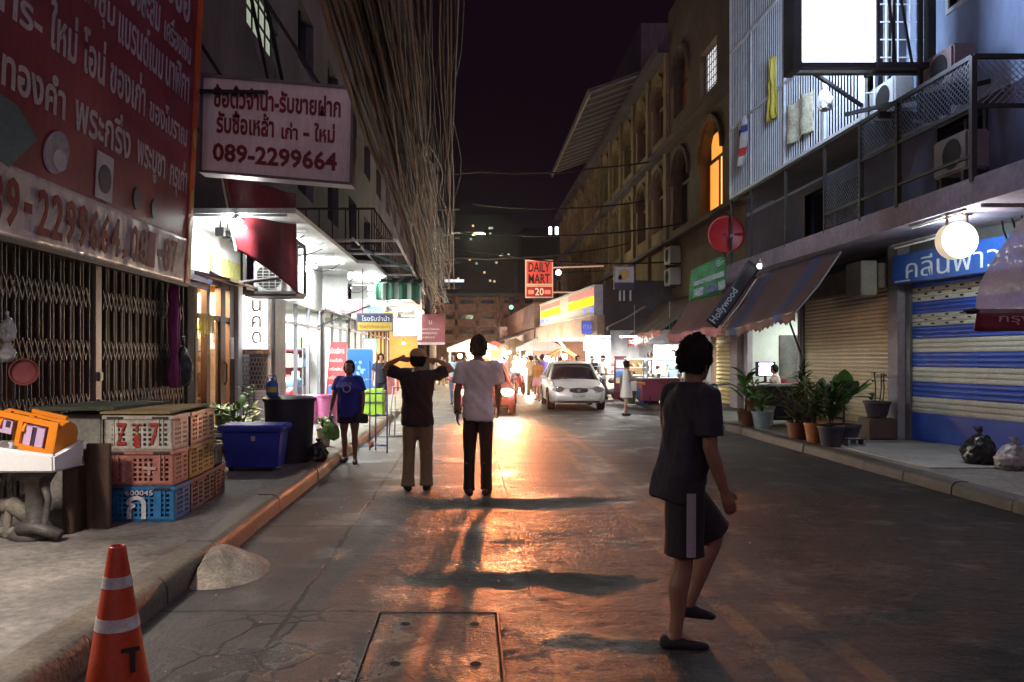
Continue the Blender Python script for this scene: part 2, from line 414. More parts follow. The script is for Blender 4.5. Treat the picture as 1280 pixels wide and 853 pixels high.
# gutter ramp: lump of cement against the left kerb
g = MB()
def lump(u, v):
    a = u*2*PI; r = v
    x = -1.90+(.42 if math.cos(a) > 0 else .06)*r*math.cos(a); y = 5.82+.52*r*math.sin(a)-.25*(x+1.9)
    h = .165*(1-r**1.5)+.05*noise.noise(Vector((x*5,y*4,1)))*(1-r**2)+.02*noise.noise(Vector((x*15,y*14,1)))*(1-r)
    return Vector((x, y, h+.004+.012*(1-r)))
g.grid(lump, 60, 26)
bmesh.ops.remove_doubles(g.bm, verts=g.bm.verts, dist=1e-4)
label1(g.build('cement_ramp', M('rough_cement', (.36,.32,.25), .9, var=.5, scale=5, bump=.6, bscale=40), smooth=True), 'rough pale cement ramp poured against the left kerb in the gutter', 'ramp')
# manhole cover slab in its steel frame
t = thing('manhole_cover', 'rectangular concrete manhole cover slab with steel edge set in the near road', 'manhole cover', (-.2,4.3,.0))
zz = .006
g = MB(); g.box(-.55,.16,3.75,4.80,zz-.03,zz+.004).bevel(.008); g.build('slab', road_m, t)
g = MB()
for a in ((-.564,-.555,3.74,4.81),(.165,.174,3.74,4.81)): g.box(a[0],a[1],a[2],a[3],zz-.03,zz+.009)
g.box(-.555,.165,4.802,4.812,zz-.03,zz+.006); g.box(-.555,.165,3.72,3.745,zz-.03,zz+.014)
g.build('frame', M('worn_steel', (.10,.08,.07), .45, .6, var=.4, scale=8), t)
for x_, y_ in ((-.38,4.0),(.03,4.0),(-.38,4.6),(.03,4.6)):
    g = MB(); g.lathe([(.012,zz+.005),(.028,zz+.006),(.028,zz+.0),(.012,zz-.0)], (x_,y_,0), 14); g.build('lifting_hole', M('hole_dark', (.008,.007,.007), .9), t)
# bits of litter on the road
for i in range(26):
    x_, y_ = RND.uniform(-1.7, 2.5), RND.uniform(3.8, 9)
    g = MB(); r_ = RND.uniform(.006,.014)
    g.ball((x_,y_,road_z(x_,y_)+r_*.5), r_, 6, 4, (1,RND.uniform(.6,1.6),.5)).wob(.004, 60, i)
    tag(g.build('litter_scrap', M('litter_pale', (.5,.47,.38), .8)), 'tiny pale scrap of litter lying on the road', 'litter', 'litter scraps on the road')

# ------------------------------------------------------------------ traffic cone
t = thing('traffic_cone', 'orange traffic cone with two white reflective bands beside the left kerb', 'traffic cone', (-1.552,3.44,0))
cm = M('cone_orange', (.50,.055,.014), .42, var=.25, scale=6, bump=.06, bscale=20, rvar=.1); wb = M('cone_band', (.62,.60,.58), .35, var=.35, scale=14)
def cr(z): return .150-(.150-.036)*(z-.03)/(.745-.03)
def cone_part(name, z0, z1, mt, e=0):
    g = MB(); g.lathe([(cr(z0)+e,z0),(cr((z0+z1)/2)+e,(z0+z1)/2),(cr(z1)+e,z1)], (-1.552,3.44,0), 40, True); return g.build(name, mt, t, smooth='auto')
g = MB(); P_ = [(cr(.03)+.012,.03),(cr(.06),.06)]+[(cr(.06+.05*i),.06+.05*i) for i in range(1,14)]+[(.036,.745),(.033,.752),(.028,.75),(.026,.70),(.02,.4)]
g.lathe(P_, (-1.552,3.44,0), 40); g.build('cone_body', cm, t, smooth=True)
cone_part('reflective_band', .395, .448, wb, .0025); cone_part('reflective_band', .575, .622, wb, .0025)
g = MB(); g.box(-1.75,-1.355,3.245,3.635,.0,.03).bevel(.012); g.build('base', cm, t)
a_ = R(-58)
cx_, cy_ = math.cos(a_), math.sin(a_)
for z_, w_, h_, q_ in ((.31,.075,.018,0),(.225,.02,.085,.035)):
    rr_ = cr(z_)+.004
    text('I', (-1.552+cx_*rr_-cy_*q_, 3.44+cy_*rr_+cx_*q_, z_), (-cy_, cx_, 0), (-.13*cx_,-.13*cy_,1), w_, h_, black_steel, t, ext=.002, name='black_marking')
# ------------------------------------------------------------------ left: shuttered shop with folding gate
FL = -4.40
b1 = thing('shop_building', 'dark left shop building behind the red sign and folding gate', 'building', (FL-2,5,0))
g = MB(); g.box(FL-6, FL-.06, -6, 12.3, 2.95, 15); g.box(FL-6, FL-.06, 12.05, 12.3, .15, 2.95); g.box(FL-.5, FL+.06, 12.02, 12.32, .15, 2.95)
g.build('wall', wall_dark, b1)
g = MB(); g.box(FL-6, FL-.2, -6, 12.05, .15, .17); g.build('floor', concrete, b1)
g = MB(); g.box(FL-2.2, FL-2.1, -6, 12.05, .17, 2.95); g.build('back_wall', M('shop_back', (.05,.035,.03), .8), b1)
g = MB(); g.box(FL-.06, FL+.35, -6, 12.3, 2.72, 2.80); g.beam((FL+.30,-6,2.66),(FL+.30,12.2,2.66),.05,.06); g.build('awning_edge', M('blue_tarp', (.035,.035,.10), .5, var=.5, scale=3, bump=.3), b1)
gate_steel = M('gate_steel', (.085,.08,.085), .5, .3, var=.5, scale=7, col2=(.03,.028,.03))
# folding gate in three leaves
gate = thing('folding_gate', 'long dark scissor folding gate closed across the left shopfront', 'gate', (FL,7,.15))
g = MB(); y = -1.0; k = 0
while y < 11.95:
    if not 9.05 < y < 9.27:
        dx = .02*(k%2)
        g.box(FL-.012+dx, FL+.012+dx, y-.010, y+.010, .2, 2.66)
        g.box(FL-.004+dx, FL+.004+dx, y-.022, y+.022, .2, 2.66)
    y += .105; k += 1
g.build('bars', gate_steel, gate)
g = MB(); y = -1.0; k = 0
while y < 11.85:
    if not 8.95 < y < 9.27:
        for z0 in (.35, .95, 1.55, 2.15):
            g.beam((FL+.034,y,z0),(FL+.034,y+.105,z0+.22),.022,.006,(1,0,0)); g.beam((FL+.041,y+.105,z0),(FL+.041,y,z0+.22),.022,.006,(1,0,0))
    y += .105; k += 1
g.build('lattice', gate_steel, gate)
g = MB(); g.box(FL-.05, FL+.05, 9.08, 9.24, .15, 2.68).bevel(.01); g.build('post', M('gate_post', (.20,.18,.17), .45, .3, var=.3), gate)
for z_ in (1.30, .98): 
    g = MB(); g.box(FL+.03, FL+.085, 9.11, 9.21, z_, z_+.11).bevel(.012); g.build('lock', grey_steel, gate)
g = MB(); g.box(FL-.06, FL+.05, -1, 12, .15, .19); g.box(FL-.06, FL+.05, -1, 12, 2.66, 2.70); g.build('rail', black_steel, gate)
point('shop_glow', (FL-1.2, 10.8, .8), 4, (1,.5,.2), .15, b1)
point('shop_glow', (FL-1.2, 8.4, .8), 3, (1,.5,.2), .15, b1)

# big red sign, leaning out a little at the top
SY0, SY1, SZ0, SZ1 = 2.5, 10.86, 2.60, 8.2
def sx_(z): return -3.90+(z-2.6)*.048
rs = thing('shop_sign', 'huge leaning red vinyl shop sign with pale lettering over the folding gate', 'sign', (-3.9,6.7,2.6))
red_v = M('red_vinyl', (.20,.016,.036), .36, var=.35, scale=1.3, bump=.12, bscale=5, stretch=(1,1,.35), rvar=.08)
white_v = M('white_vinyl', (.62,.55,.56), .32, var=.3, scale=2, bump=.35, bscale=7, rvar=.1)
SN = Vector((1,0,-.048)).normalized()
def sp(y, z, o=0): return Vector((sx_(z), y, z))+SN*o
def slab_(name, y0, y1, z0, z1, o0, o1, mt, par):
    g = MB(); g.prism([sp(y0,z0,o0), sp(y1,z0,o0), sp(y1,z1,o0), sp(y0,z1,o0)], SN*(o1-o0)); return g.build(name, mt, par)
def wrk(y, z):
    k = max(0, 1-(z-2.6)/.9); return .022*k*(noise.noise(Vector((y*3.2,z*1.2,0)))+.5*noise.noise(Vector((y*9+z*4,z*3,4)))) - .01*k
g = MB(); g.grid(lambda u,v: sp(SY0+(SY1-.18-SY0)*u, SZ0+.6+(SZ1-SZ0-.6)*v, .0), 2, 2, tuple(-.06*SN)); g.build('red_panel', red_v, rs)
g = MB(); g.grid(lambda u,v: sp(SY0+(SY1-.18-SY0)*u, SZ0+.6*v, .006+wrk(SY0+(SY1-.18-SY0)*u, SZ0+.6*v)+.006), 300, 14, tuple(-.05*SN)); g.build('white_band', white_v, rs, smooth=True)
slab_('orange_border', SY1-.18, SY1, SZ0, SZ1, -.06, .012, M('orange_vinyl', (.55,.085,.012), .38, var=.3, scale=2), rs)
g = MB()
for z_, r_ in ((2.8,.10),(3.05,.13),(3.34,.12),(3.72,.12),(4.6,.1)):
    g.prism([sp(SY1-.085+.07*math.cos(a*PI/10), z_+r_*1.4*math.sin(a*PI/10), .013) for a in range(20)], SN*.004)
g.build('yellow_spots', M('yellow_vinyl', (.55,.36,.06), .4), rs)
g = MB()
for y_ in (3.2, 5.6, 8.0, 10.3): g.beam(sp(y_,SZ0,-.09), sp(y_,SZ1,-.09), .06,.06); g.beam(sp(y_,3.1,-.09),(FL-.05,y_,3.3),.05,.05); g.beam(sp(y_,7.2,-.09),(FL-.05,y_,7.2),.05,.05)
g.beam(sp(SY0,SZ0-.02,-.03), sp(SY1,SZ0-.02,-.03), .05,.05); g.build('support_frame', black_steel, rs)
pale = M('sign_pale_letters', (.42,.36,.42), .35, var=.25, scale=3)
rl = M('sign_red_letters', (.17,.008,.018), .6, var=.25, scale=3, spec=.12)
def st(body, y0, y1, z0, z1, mt=pale, bold=.020, o=.004): return text(body, sp(y0,z0,o), (0,1,0), (.048,0,1), y1-y0, z1-z0, mt, rs, ext=.003, bold=bold)
# telephone number along the wrinkled band: one glyph after another
for i, ch in enumerate('089-2299664,081-87'):
    y_ = 6.01+i*.24
    if ch in '-,': st(ch, y_+.03, y_+.15, 2.84 if ch == '-' else 2.68, 2.93 if ch == '-' else 2.80, rl, .02, .032)
    else: st(ch, y_, y_+.195, 2.68, 3.10, rl, .02, .032)
for bd, a, b_, z0, z1 in (('ซื้อ',4.3,5.3,3.80,4.24),('ทองคำ',6.40,7.40,3.82,4.18),('พระกริ่ง',7.58,8.82,3.80,4.24),('พระบูชา',9.0,9.82,3.70,4.10),('กรุเก่า',9.98,10.58,3.68,4.20)): st(bd, a, b_, z0, z1)
for bd, a, b_ in (('เก่าการ-',5.6,6.95),('ใหม่',7.08,7.56),('โอน่',7.68,8.14),('ของเก่า',8.26,9.15),('ของโบราณ',9.28,10.5)): st(bd, a, b_, 4.40, 4.74 if bd in ('เก่าการ-','ของโบราณ') else 4.86)
for bd, a, b_ in (('ขายซุ้ม',7.4,8.3),('แบรนด์เนม',8.4,9.6),('นาฬิกา',9.7,10.5)): st(bd, a, b_, 4.98, 5.42, bold=.01)
for bd, a, b_ in (('ของสะสม',8.5,9.45),('เครื่องเงิน',9.6,10.5)): st(bd, a, b_, 5.5, 5.85, bold=.01)
for bd, a, b_ in (('ร้านรับซื้อ',8.6,10.4),): st(bd, a, b_, 6.0, 6.6)
def pic(name, poly, mt, o=.012):
    g = MB(); g.prism([sp(y_, z_, o-.008) for y_, z_ in poly], SN*.008); return g.build(name, mt, rs)
teal = M('picture_teal', (.035,.09,.12), .35, var=.6, scale=25, col2=(.10,.16,.20)); pg = M('picture_grey', (.30,.30,.36), .35, var=.35, scale=12)
pic('phone_picture', [(5.95,3.32),(6.55,3.18),(6.95,3.52),(6.62,3.72),(6.35,3.74)], teal)
pic('watch_picture', [(7.28+.22*math.cos(a*PI/12), 3.49+.20*math.sin(a*PI/12)+.06*math.cos(a*PI/12)) for a in range(24)], pg)
pic('watch_dial_picture', [(7.33+.12*math.cos(a*PI/12), 3.43+.10*math.sin(a*PI/12)) for a in range(24)], M('picture_pale', (.45,.45,.52), .35), .018)
pic('amulet_picture', [(8.05,3.24),(8.42,3.24),(8.42,3.72),(8.05,3.72)], M('picture_pale', (.45,.45,.52), .35))
pic('amulet_seal_picture', [(8.235+.14*math.cos(a*PI/12), 3.46+.15*math.sin(a*PI/12)) for a in range(24)], M('picture_dark', (.06,.05,.10), .35, var=.7, scale=40), .018)
pic('coin_picture', [(9.05+.10*math.cos(a*PI/12), 3.42+.13*math.sin(a*PI/12)) for a in range(24)], M('picture_dark', (.06,.05,.10), .35))
pic('ring_picture', [(9.55+.09*math.cos(a*PI/12), 3.40+.12*math.sin(a*PI/12)) for a in range(24)], M('picture_dark', (.06,.05,.10), .35))

# white box sign, hung across the pavement
bs = thing('box_sign', 'white hanging box sign with red lettering and a telephone number beyond the red sign', 'sign', (-2.9,11.45,4.9))
u_ = Vector((1,.0,-.085)).normalized(); v_ = Vector((.02,0,1)).normalized(); o_ = Vector((X(253,11.4),11.38,Z(213,11.4)))
Wd, Ht = 2.16, 1.36
n_ = u_.cross(v_)
fr = M('sign_frame_grey', (.20,.16,.18), .5, .4, var=.3)
face_m = M('sign_face_white', (.84,.74,.75), .5, var=.22, scale=1.6, stretch=(1,1,.3))
def bx(g, a0, a1, b0, b1, d0, d1): g.prism([o_+u_*a0+v_*b0+n_*d0, o_+u_*a1+v_*b0+n_*d0, o_+u_*a1+v_*b1+n_*d0, o_+u_*a0+v_*b1+n_*d0], n_*(d1-d0)); return g
g = bx(MB(), 0, Wd, 0, Ht, -.26, 0); g.build('sign_face', face_m, bs)
g = MB(); bx(g,-.04,Wd+.04,Ht,Ht+.04,-.28,.02); bx(g,-.04,Wd+.04,-.04,0,-.28,.02); bx(g,-.04,0,0,Ht,-.28,.02); bx(g,Wd,Wd+.04,0,Ht,-.28,.02); g.build('frame', fr, bs)
red_t = M('dark_red_letters', (.20,.010,.022), .5, var=.3, scale=6)
def wt(body, a, b, w_, h_, bold=.03): return text(body, o_+u_*a+v_*b+n_*.002, u_, v_, w_, h_, red_t, bs, ext=.004, bold=bold)
wt('ซื้อตั๋วจำนำ-รับขายฝาก', .15, .93, 1.86, .34); wt('รับซื้อเหล้า', .20, .56, .84, .34); wt('เก่า', 1.15, .55, .24, .25); wt('-', 1.47, .62, .09, .05); wt('ใหม่', 1.63, .55, .30, .28); wt('089-2299664', .15, .14, 1.82, .28)
g = MB(); 
for a in (.25, 1.7): g.beam(o_+u_*a+v_*(Ht+.02)+n_*-.13, o_+u_*(a-.9)+v_*(Ht+1.3)+n_*-.13, .05,.05)
g.beam(o_+u_*-.75+v_*(Ht-.28)+n_*.05, o_+u_*.9+v_*(Ht-.17)+n_*.05, .04,.05); g.beam(o_+u_*-.1+v_*.6+n_*-.13, o_+u_*-.6+v_*.6+n_*-.13,.06,.06)
g.build('bracket', black_steel, bs)
struct_pipe = M('pipe_dark', (.06,.045,.05), .5, .3)

# ------------------------------------------------------------------ things on the left pavement
def crate(name, label, loc, col, rz=0, wd=.60, dp=.36, h=.30, graf=None, group='plastic crates stacked on the left pavement'):
    t = thing(name, label, 'crate', loc, group, rz)
    mt = M('crate_%d_%d_%d' % tuple(int(c*999) for c in col), col, .45, var=.35, scale=9, bump=.05, rvar=.1)
    g = MB(); tk = .014; tp = .03
    # tapered shell with rows of slots punched through on each side
    def side(p0, p1, n):
        p0, p1 = Vector(p0), Vector(p1); d = (p1-p0); L_ = d.length; d.normalize(); 
        rows = [.045,.085,.115,.150,.180,.215,.245]; z = 0
        def slab(a0, a1, z0, z1): 
            m = Matrix((d, Vector(n), Vector((0,0,1)))).transposed().to_4x4(); m.translation = p0
            g.box(a0, a1, -tk, 0, z0, z1, m)
        slab(0, L_, 0, .04); slab(0, L_, h-.05, h); 
        zr = .04; nr = 5; ph = (h-.09)/nr
        for r_ in range(nr):
            slab(0, L_, zr+ph*.62, zr+ph)
            nn = max(3, int(L_/.045)); cw = L_/nn
            for c_ in range(nn):
                skip = c_ in (0, nn-1) or (c_ % 5 == 4)
                slab(c_*cw, c_*cw+cw*(1.0 if skip else .42), zr, zr+ph*.62)
            zr += ph
    hw, hd = wd/2, dp/2
    side((-hw,-hd,0),(hw,-hd,0),(0,-1,0)); side((hw,-hd,0),(hw,hd,0),(1,0,0)); side((hw,hd,0),(-hw,hd,0),(0,1,0)); side((-hw,hd,0),(-hw,-hd,0),(-1,0,0))
    g.box(-hw,hw,-hd,hd,.004,.016)
    g.build('basket', mt, t, world=False)
    g = MB(); e = .014
    for a in ((-hw-e,hw+e,-hd-e,-hd),(-hw-e,hw+e,hd,hd+e),(-hw-e,-hw,-hd,hd),(hw,hw+e,-hd,hd)): g.box(a[0],a[1],a[2],a[3],h-.028,h+.004)
    for sx in (-1,1):
        for q in (.60,.72): g.box(sx*hw*q-.006, sx*hw*q+.006, -hd-.012, -hd-.001, .05, h-.03)
        g.box(sx*(hw+.016), sx*(hw+.032), -hd*.5, hd*.5, h-.05, h-.03)
    g.build('rim', mt, t, world=False)
    g = MB()
    for sx in (-1,1): g.box(sx*hw*.66-.07, sx*hw*.66+.07, -hd-.024, -hd-.014, h-.022, h-.006)
    g.build('latch', M('latch_dark', (.05,.045,.045), .5), t, world=False)
    if graf: 
        gm, items = graf
        for body, a, z_, w_, h_ in items:
            c = text(body, (a, -hd-.0155, z_), (1,0,0), (0,0,1), w_, h_, gm, None, ext=.002, bold=.01, name='painted_mark'); c.parent = t
    return t
gr_w, gr_p, gr_b, gr_y, gr_m, gr_d = (.62,.60,.50),(.48,.20,.15),(.03,.19,.42),(.34,.19,.03),(.22,.11,.12),(.16,.03,.03)
redp = M('red_paint', (.50,.045,.035), .5, var=.5, scale=30); whp = M('white_paint', (.62,.60,.62), .5, var=.4, scale=30)
cx0, cy0 = -2.88, 6.98
wmark = (redp, [('Z', -.19,.05,.09,.19),('7', .10,.05,.09,.19),('T', -.06,.16,.10,.07),('I', -.03,.03,.05,.11)])
bmark = (whp, [('ก', -.11,.02,.17,.20),('600045', -.12,.225,.24,.045)])
pmark = (M('chalk_mark', (.60,.36,.30), .6, var=.4, scale=30), [('1', -.14,.03,.03,.2),('+', .03,.09,.12,.12)])
crate('plastic_crate', 'white crate with red painted marks on the front, topmost of its stack', (cx0, cy0, .77), gr_w, R(-1.5), graf=wmark)
crate('plastic_crate', 'salmon pink crate in the middle between white crate and blue crate', (cx0, cy0, .465), gr_p, R(.8), graf=pmark)
crate('plastic_crate', 'bright blue crate with white painted marks at the bottom of the front stack', (cx0+.01, cy0, .155), gr_b, R(-.6), wd=.61, graf=bmark)
for i, (lab, yy, zz_, c, dx, rz) in enumerate((
    ('dusky mauve crate right behind the white crate, top of the second stack', cy0+.385, .77, gr_m, .005, 1.5),
    ('mustard crate right behind the salmon pink crate', cy0+.385, .465, gr_y, .005, -1),
    ('dark plum crate right behind the blue crate at the pavement', cy0+.385, .155, (.09,.05,.08), .01, 1),
    ('mauve brown crate top of the third stack, farthest from the white crate', cy0+.77, .77, (.26,.14,.10), -.02, -2),
    ('mustard crate in the middle of the third stack', cy0+.77, .465, (.40,.23,.04), -.015, 1),
    ('dark brown crate at the bottom of the third stack', cy0+.77, .155, (.10,.05,.035), -.01, 0),
    ('dark red crate at the pavement, last of the row towards the blue bin', cy0+1.17, .155, gr_d, -.03, 3),
    ('grey crate resting on the dark red crate at the end of the row', cy0+1.17, .463, (.16,.15,.15), -.07, -4))):
    crate('plastic_crate', lab, (cx0+dx, yy, zz_), c, R(rz), h=.30 if i != 7 else .2)
g = MB(); g.prism([(-3.25,6.86,1.082),(-2.60,6.78,1.090),(-2.66,7.92,1.10),(-3.1,7.98,1.085)], (.0,0,.018)); g.wob(.008, 3, 2)
label1(g.build('cardboard_sheet', M('cardboard', (.40,.28,.10), .8, var=.3, scale=4), world=True), 'flat yellowish cardboard sheet lying on top of the plastic crates', 'cardboard')
g = MB(); g.box(-3.9,-3.42,7.25,7.85,.15,.60); g.box(-3.88,-3.40,7.22,7.8,.602,1.05).bevel(.015)
label1(g.build('foam_box', M('dirty_foam', (.42,.40,.34), .85, var=.4, scale=3)), 'dirty pale foam box stack under the green edged board', 'box')
g = MB(); g.prism([(-3.98,7.05,1.10),(-3.20,7.02,1.105),(-3.10,8.10,1.10),(-3.9,8.15,1.098)], (0,0,.03))
label1(g.build('table_board', M('green_board', (.10,.115,.07), .6, var=.4, scale=3, rvar=.1)), 'thin dark board with a green edge lying over the foam box', 'board')
g = MB(); g.box(-3.30,-3.21,6.32,6.86,.15,.80); g.box(-3.205,-2.985-.02,6.52,6.56,.15,.86).bevel(.006)
label1(g.build('wooden_board', brown_wood), 'dark brown wooden boards standing upright between sink and crates', 'board')
# wash trough on its pedestal
t = thing('wash_basin', 'old white wash trough on a grimy cast pedestal at left edge', 'sink', (-3.6,6.2,.15))
g = MB()
def basin(x0,x1,y0,y1,z0,z1,tk):
    g.box(x0,x1,y0,y0+tk,z0,z1); g.box(x0,x1,y1-tk,y1,z0,z1); g.box(x0,x0+tk,y0+tk,y1-tk,z0,z1); g.box(x1-tk,x1,y0+tk,y1-tk,z0,z1); g.box(x0+tk,x1-tk,y0+tk,y1-tk,z0,z0+.03)
basin(-3.80,-3.17,5.95,6.42,.70,.90,.035); g.bevel(.02,3)
for v in g.bm.verts:
    if v.co.z > .8 and v.co.y < 6.1: v.co.z -= (.085*(v.co.x+3.8)/.63-.02)
g.build('trough', M('trough_white', (.80,.80,.78), .3, var=.06), t, smooth='auto')
g = MB(); g.rings([((-3.46,6.2,.70),(.20,0,0),(0,.15,0)),((-3.44,6.2,.60),(.11,0,0),(0,.11,0)),((-3.45,6.2,.5),(.075,0,0),(0,.07,0)),((-3.45,6.2,.32),(.07,0,0),(0,.07,0)),((-3.46,6.2,.20),(.16,0,0),(0,.13,0)),((-3.46,6.2,.152),(.20,0,0),(0,.16,0))], 18)
g.tube([(-3.36,6.15,.64),(-3.30,6.12,.46),(-3.33,6.1,.27),(-3.2,6.1,.2)], [.04,.03,.03,.04], 10); g.tube([(-3.52,6.1,.24),(-3.35,6.05,.26),(-3.18,6.05,.2)], [.05,.045,.04], 10); g.wob(.012,9,1)
g.build('pedestal', M('grimy_iron', (.11,.10,.085), .6, .2, var=.5, scale=9, bump=.3), t, smooth=True)
# old valve with pipes
g = MB(); g.limb([(-3.78,6.28,.38),(-3.62,6.22,.40),(-3.52,6.2,.33)], [.055,.075,.06], 12); g.limb([(-3.78,6.26,.38),(-3.80,6.22,.2)], [.04,.03]); g.limb([(-3.66,6.2,.34),(-3.665,6.18,.17)], [.03,.028]); g.limb([(-3.83,6.2,.19),(-3.5,6.2,.19)], [.045,.045]); g.wob(.02,8,5)
label1(g.build('water_pipe', M('wrapped_pipe', (.20,.18,.14), .8, var=.5, scale=12, bump=.4), smooth=True), 'grimy bent water pipes with wrapping below the white trough', 'pipe')
# orange toy house lying on the trough
t = thing('toy_house', 'orange plastic toy house with lilac walls lying on the white trough', 'toy', (-3.48,6.22,.93))
Mx = Matrix.Translation((-3.46,6.22,1.0)) @ Matrix.Rotation(R(11),4,'Y') @ Matrix.Rotation(R(-6),4,'Z')
org = M('toy_orange', (.80,.25,.02), .35, var=.08); lil = M('toy_lilac', (.58,.42,.62), .4, var=.08)
g = MB()
def bo(x0,x1,y0,y1,z0,z1): g.box(x0,x1,y0,y1,z0,z1,Mx)
# front frame with an opening, arched back, ends
bo(-.26,.27,-.14,-.115,.075,.12); bo(-.26,-.22,-.14,-.115,-.02,.075); bo(-.06,-.02,-.14,-.115,-.12,.075); bo(.20,.27,-.14,-.115,-.14,.075); bo(-.02,.20,-.14,-.115,-.14,-.10)
prof = [(.14*math.sin(a*PI/16)*1.0-.0, .0+.12*math.cos(a*PI/16)) for a in range(-8,9)]
def arch(x0,x1):
    po = [Mx @ Vector((x0, y_, z_)) for y_, z_ in prof]; pi_ = [Mx @ Vector((x0, y_*.88, z_*.88)) for y_, z_ in prof]; d = (Mx.to_3x3() @ Vector((x1-x0,0,0)))
    g.prism(po+pi_[::-1], d)
arch(-.26,-.20); arch(.20,.27); arch(-.04,.0)
g.prism([Mx @ Vector((.262,y_,z_)) for y_, z_ in prof]+[Mx @ Vector((.262,.14,-.14)), Mx @ Vector((.262,-.14,-.14))], Mx.to_3x3() @ Vector((.012,0,0)))
bo(-.26,.27,-.01,.03,.105,.125); bo(-.10,.2,.06,.085,.12,.15); bo(-.26,.27,.11,.14,-.14,.02)
g.build('roof_frame', org, t, smooth='auto')
g = MB(); bo(-.245,-.12,-.112,-.09,-.05,.07); bo(-.205+.14,-.06,-.112,-.09,-.12,.07); bo(-.01,.05,-.112,-.095,-.13,.07); bo(.09,.15,-.112,-.095,-.13,.07); bo(-.01,.15,-.112,-.095,.045,.075); bo(.148,.155,-.11,.08,-.13,.07); g.build('walls', lil, t)
g = MB(); bo(-.175,-.135,-.1135,-.1125,.0,.05); bo(.052,.088,-.1,-.09,-.13,.045); g.build('windows', M('toy_dark', (.05,.03,.06), .5), t)
# pan and bags hung on the gate
g = MB(); g.lathe([(.10,0),(.12,.03),(.125,.10),(.118,.10),(.10,.03)], (0,0,0), 28)
o = g.build('plastic_basin', M('pink_plastic', (.42,.12,.11), .45, var=.2), smooth='auto', world=False); o.location = (X(22,7.25)+.02,7.30,Z(465,7.25)); o.rotation_euler = (R(90),0,R(35)); label1(o, 'round dull pink plastic basin hung on the folding gate at left', 'basin')
def bag(name, label, c, r, sc, mt, seed, knot=.4, cat='bag'):
    g = MB(); c = Vector(c)
    g.rings([(c+Vector((0,0,z*r*sc[2])), (q*r*sc[0],0,0), (0,q*r*sc[1],0)) for z, q in ((-1,.35),(-.92,.7),(-.6,.97),(-.1,1.0),(.4,.82),(.75,.5),(.95,.22),(1.05,.13),(1.2,.2),(1.3+knot*.3,.3))], 20)
    bmesh.ops.subdivide_edges(g.bm, edges=g.bm.edges, cuts=3, use_grid_fill=True); g.wob(r*.22, 1.3/r, seed); g.wob(r*.13, 3.2/r, seed+3); g.wob(r*.05, 8/r, seed+7)
    return label1(g.build(name, mt, smooth=True), label, cat)
clear_bag = M('thin_white_bag', (.55,.55,.56), .3, var=.3, scale=12)
bag('plastic_bag', 'small crumpled clear plastic bag tied on the gate, the higher one at left', (X(6,7.2),7.25,Z(412,7.2)), .07, (1,1,1.6), clear_bag, 1)
bag('plastic_bag', 'small crumpled clear plastic bag tied on the gate just above the pink basin', (X(5,7.2),7.25,Z(440,7.2)), .075, (1,1,1.2), clear_bag, 5)
# magenta cloth bundle
g = MB(); c_ = Vector((FL+.14, 11.25, 0))
g.rings([(c_+Vector((0,0,z)), (a,0,0), (0,b_,0)) for z, a, b_ in ((2.62,.05,.10),(2.2,.07,.14),(1.75,.06,.13),(1.62,.035,.07),(1.55,.05,.08),(1.4,.08,.15),(1.25,.07,.16),(1.15,.03,.10))], 26)
bmesh.ops.subdivide_edges(g.bm, edges=g.bm.edges, cuts=2, use_grid_fill=True)
for v in g.bm.verts:
    a = math.atan2(v.co.y-c_.y, v.co.x-c_.x); v.co.x += .012*math.sin(a*7); v.co.y += .014*math.cos(a*9)
g.wob(.02,6,2)
label1(g.build('cloth_bundle', M('magenta_cloth', (.20,.012,.11), .75, var=.4, scale=8), smooth=True), 'magenta cloth hanging knotted on the folding gate', 'cloth')
bag('plastic_bag', 'dark plastic bag hanging beside the magenta cloth on the gate', (FL+.16,11.55,1.45), .16, (.8,.8,1.9), M('dark_bag', (.02,.03,.035), .35, var=.3), 3)

# blue bin and the black one behind it
t = thing('storage_bin', 'big blue lidded plastic bin standing on the left pavement near the kerb', 'bin', (-2.72,9.9,.15))
bl = M('bin_blue', (.028,.045,.42), .35, var=.15, scale=3, rvar=.08)
g = MB(); x0,x1,y0,y1 = -3.10,-2.36,9.72,10.22
def ringrect(z, i): return [(x0+i,y0+i,z),(x1-i,y0+i,z),(x1-i,y1-i,z),(x0+i,y1-i,z)]
V_ = [[g.bm.verts.new(p) for p in ringrect(z,i)] for z,i in ((.19,.05),(.66,.0))]
for k in range(4): g.bm.faces.new((V_[0][k],V_[0][(k+1)%4],V_[1][(k+1)%4],V_[1][k]))
g.bm.faces.new(V_[0][::-1]); g.bm.faces.new(V_[1]); g.bevel(.02,3); g.build('bin_body', bl, t, smooth='auto')
g = MB(); g.box(x0-.035,x1+.035,y0-.035,y1+.035,.655,.735).bevel(.02,3); g.build('lid', bl, t, smooth='auto')
g = MB(); g.box(-2.72,-2.67,y0-.012,y0+.02,.54,.60); g.build('sticker', M('sticker_pale', (.5,.42,.5), .5), t)
for x_ in (-3.0,-2.5):
    g = MB(); g.rings([((x_-.02,9.82,.19),(0,.04,0),(0,0,.04)),((x_+.02,9.82,.19),(0,.04,0),(0,0,.04))],14); g.build('wheel', rubber, t)
t = thing('waste_bin', 'tall black waste bin standing behind the blue bin', 'bin', (-2.45,10.75,.15))
nv = M('bin_black', (.016,.014,.026), .5, var=.3)
g = MB(); g.rings([((-2.48,10.75,z),(r,0,0),(0,r*.95,0)) for z, r in ((.152,.30),(.6,.325),(.98,.34))], 28); g.build('bin_body', nv, t, smooth='auto')
g = MB(); g.rings([((-2.48,10.75,z),(r,0,0),(0,r*.95,0)) for z, r in ((.98,.36),(1.02,.365),(1.05,.30),(1.06,.1))], 28); g.build('lid', nv, t, smooth='auto')
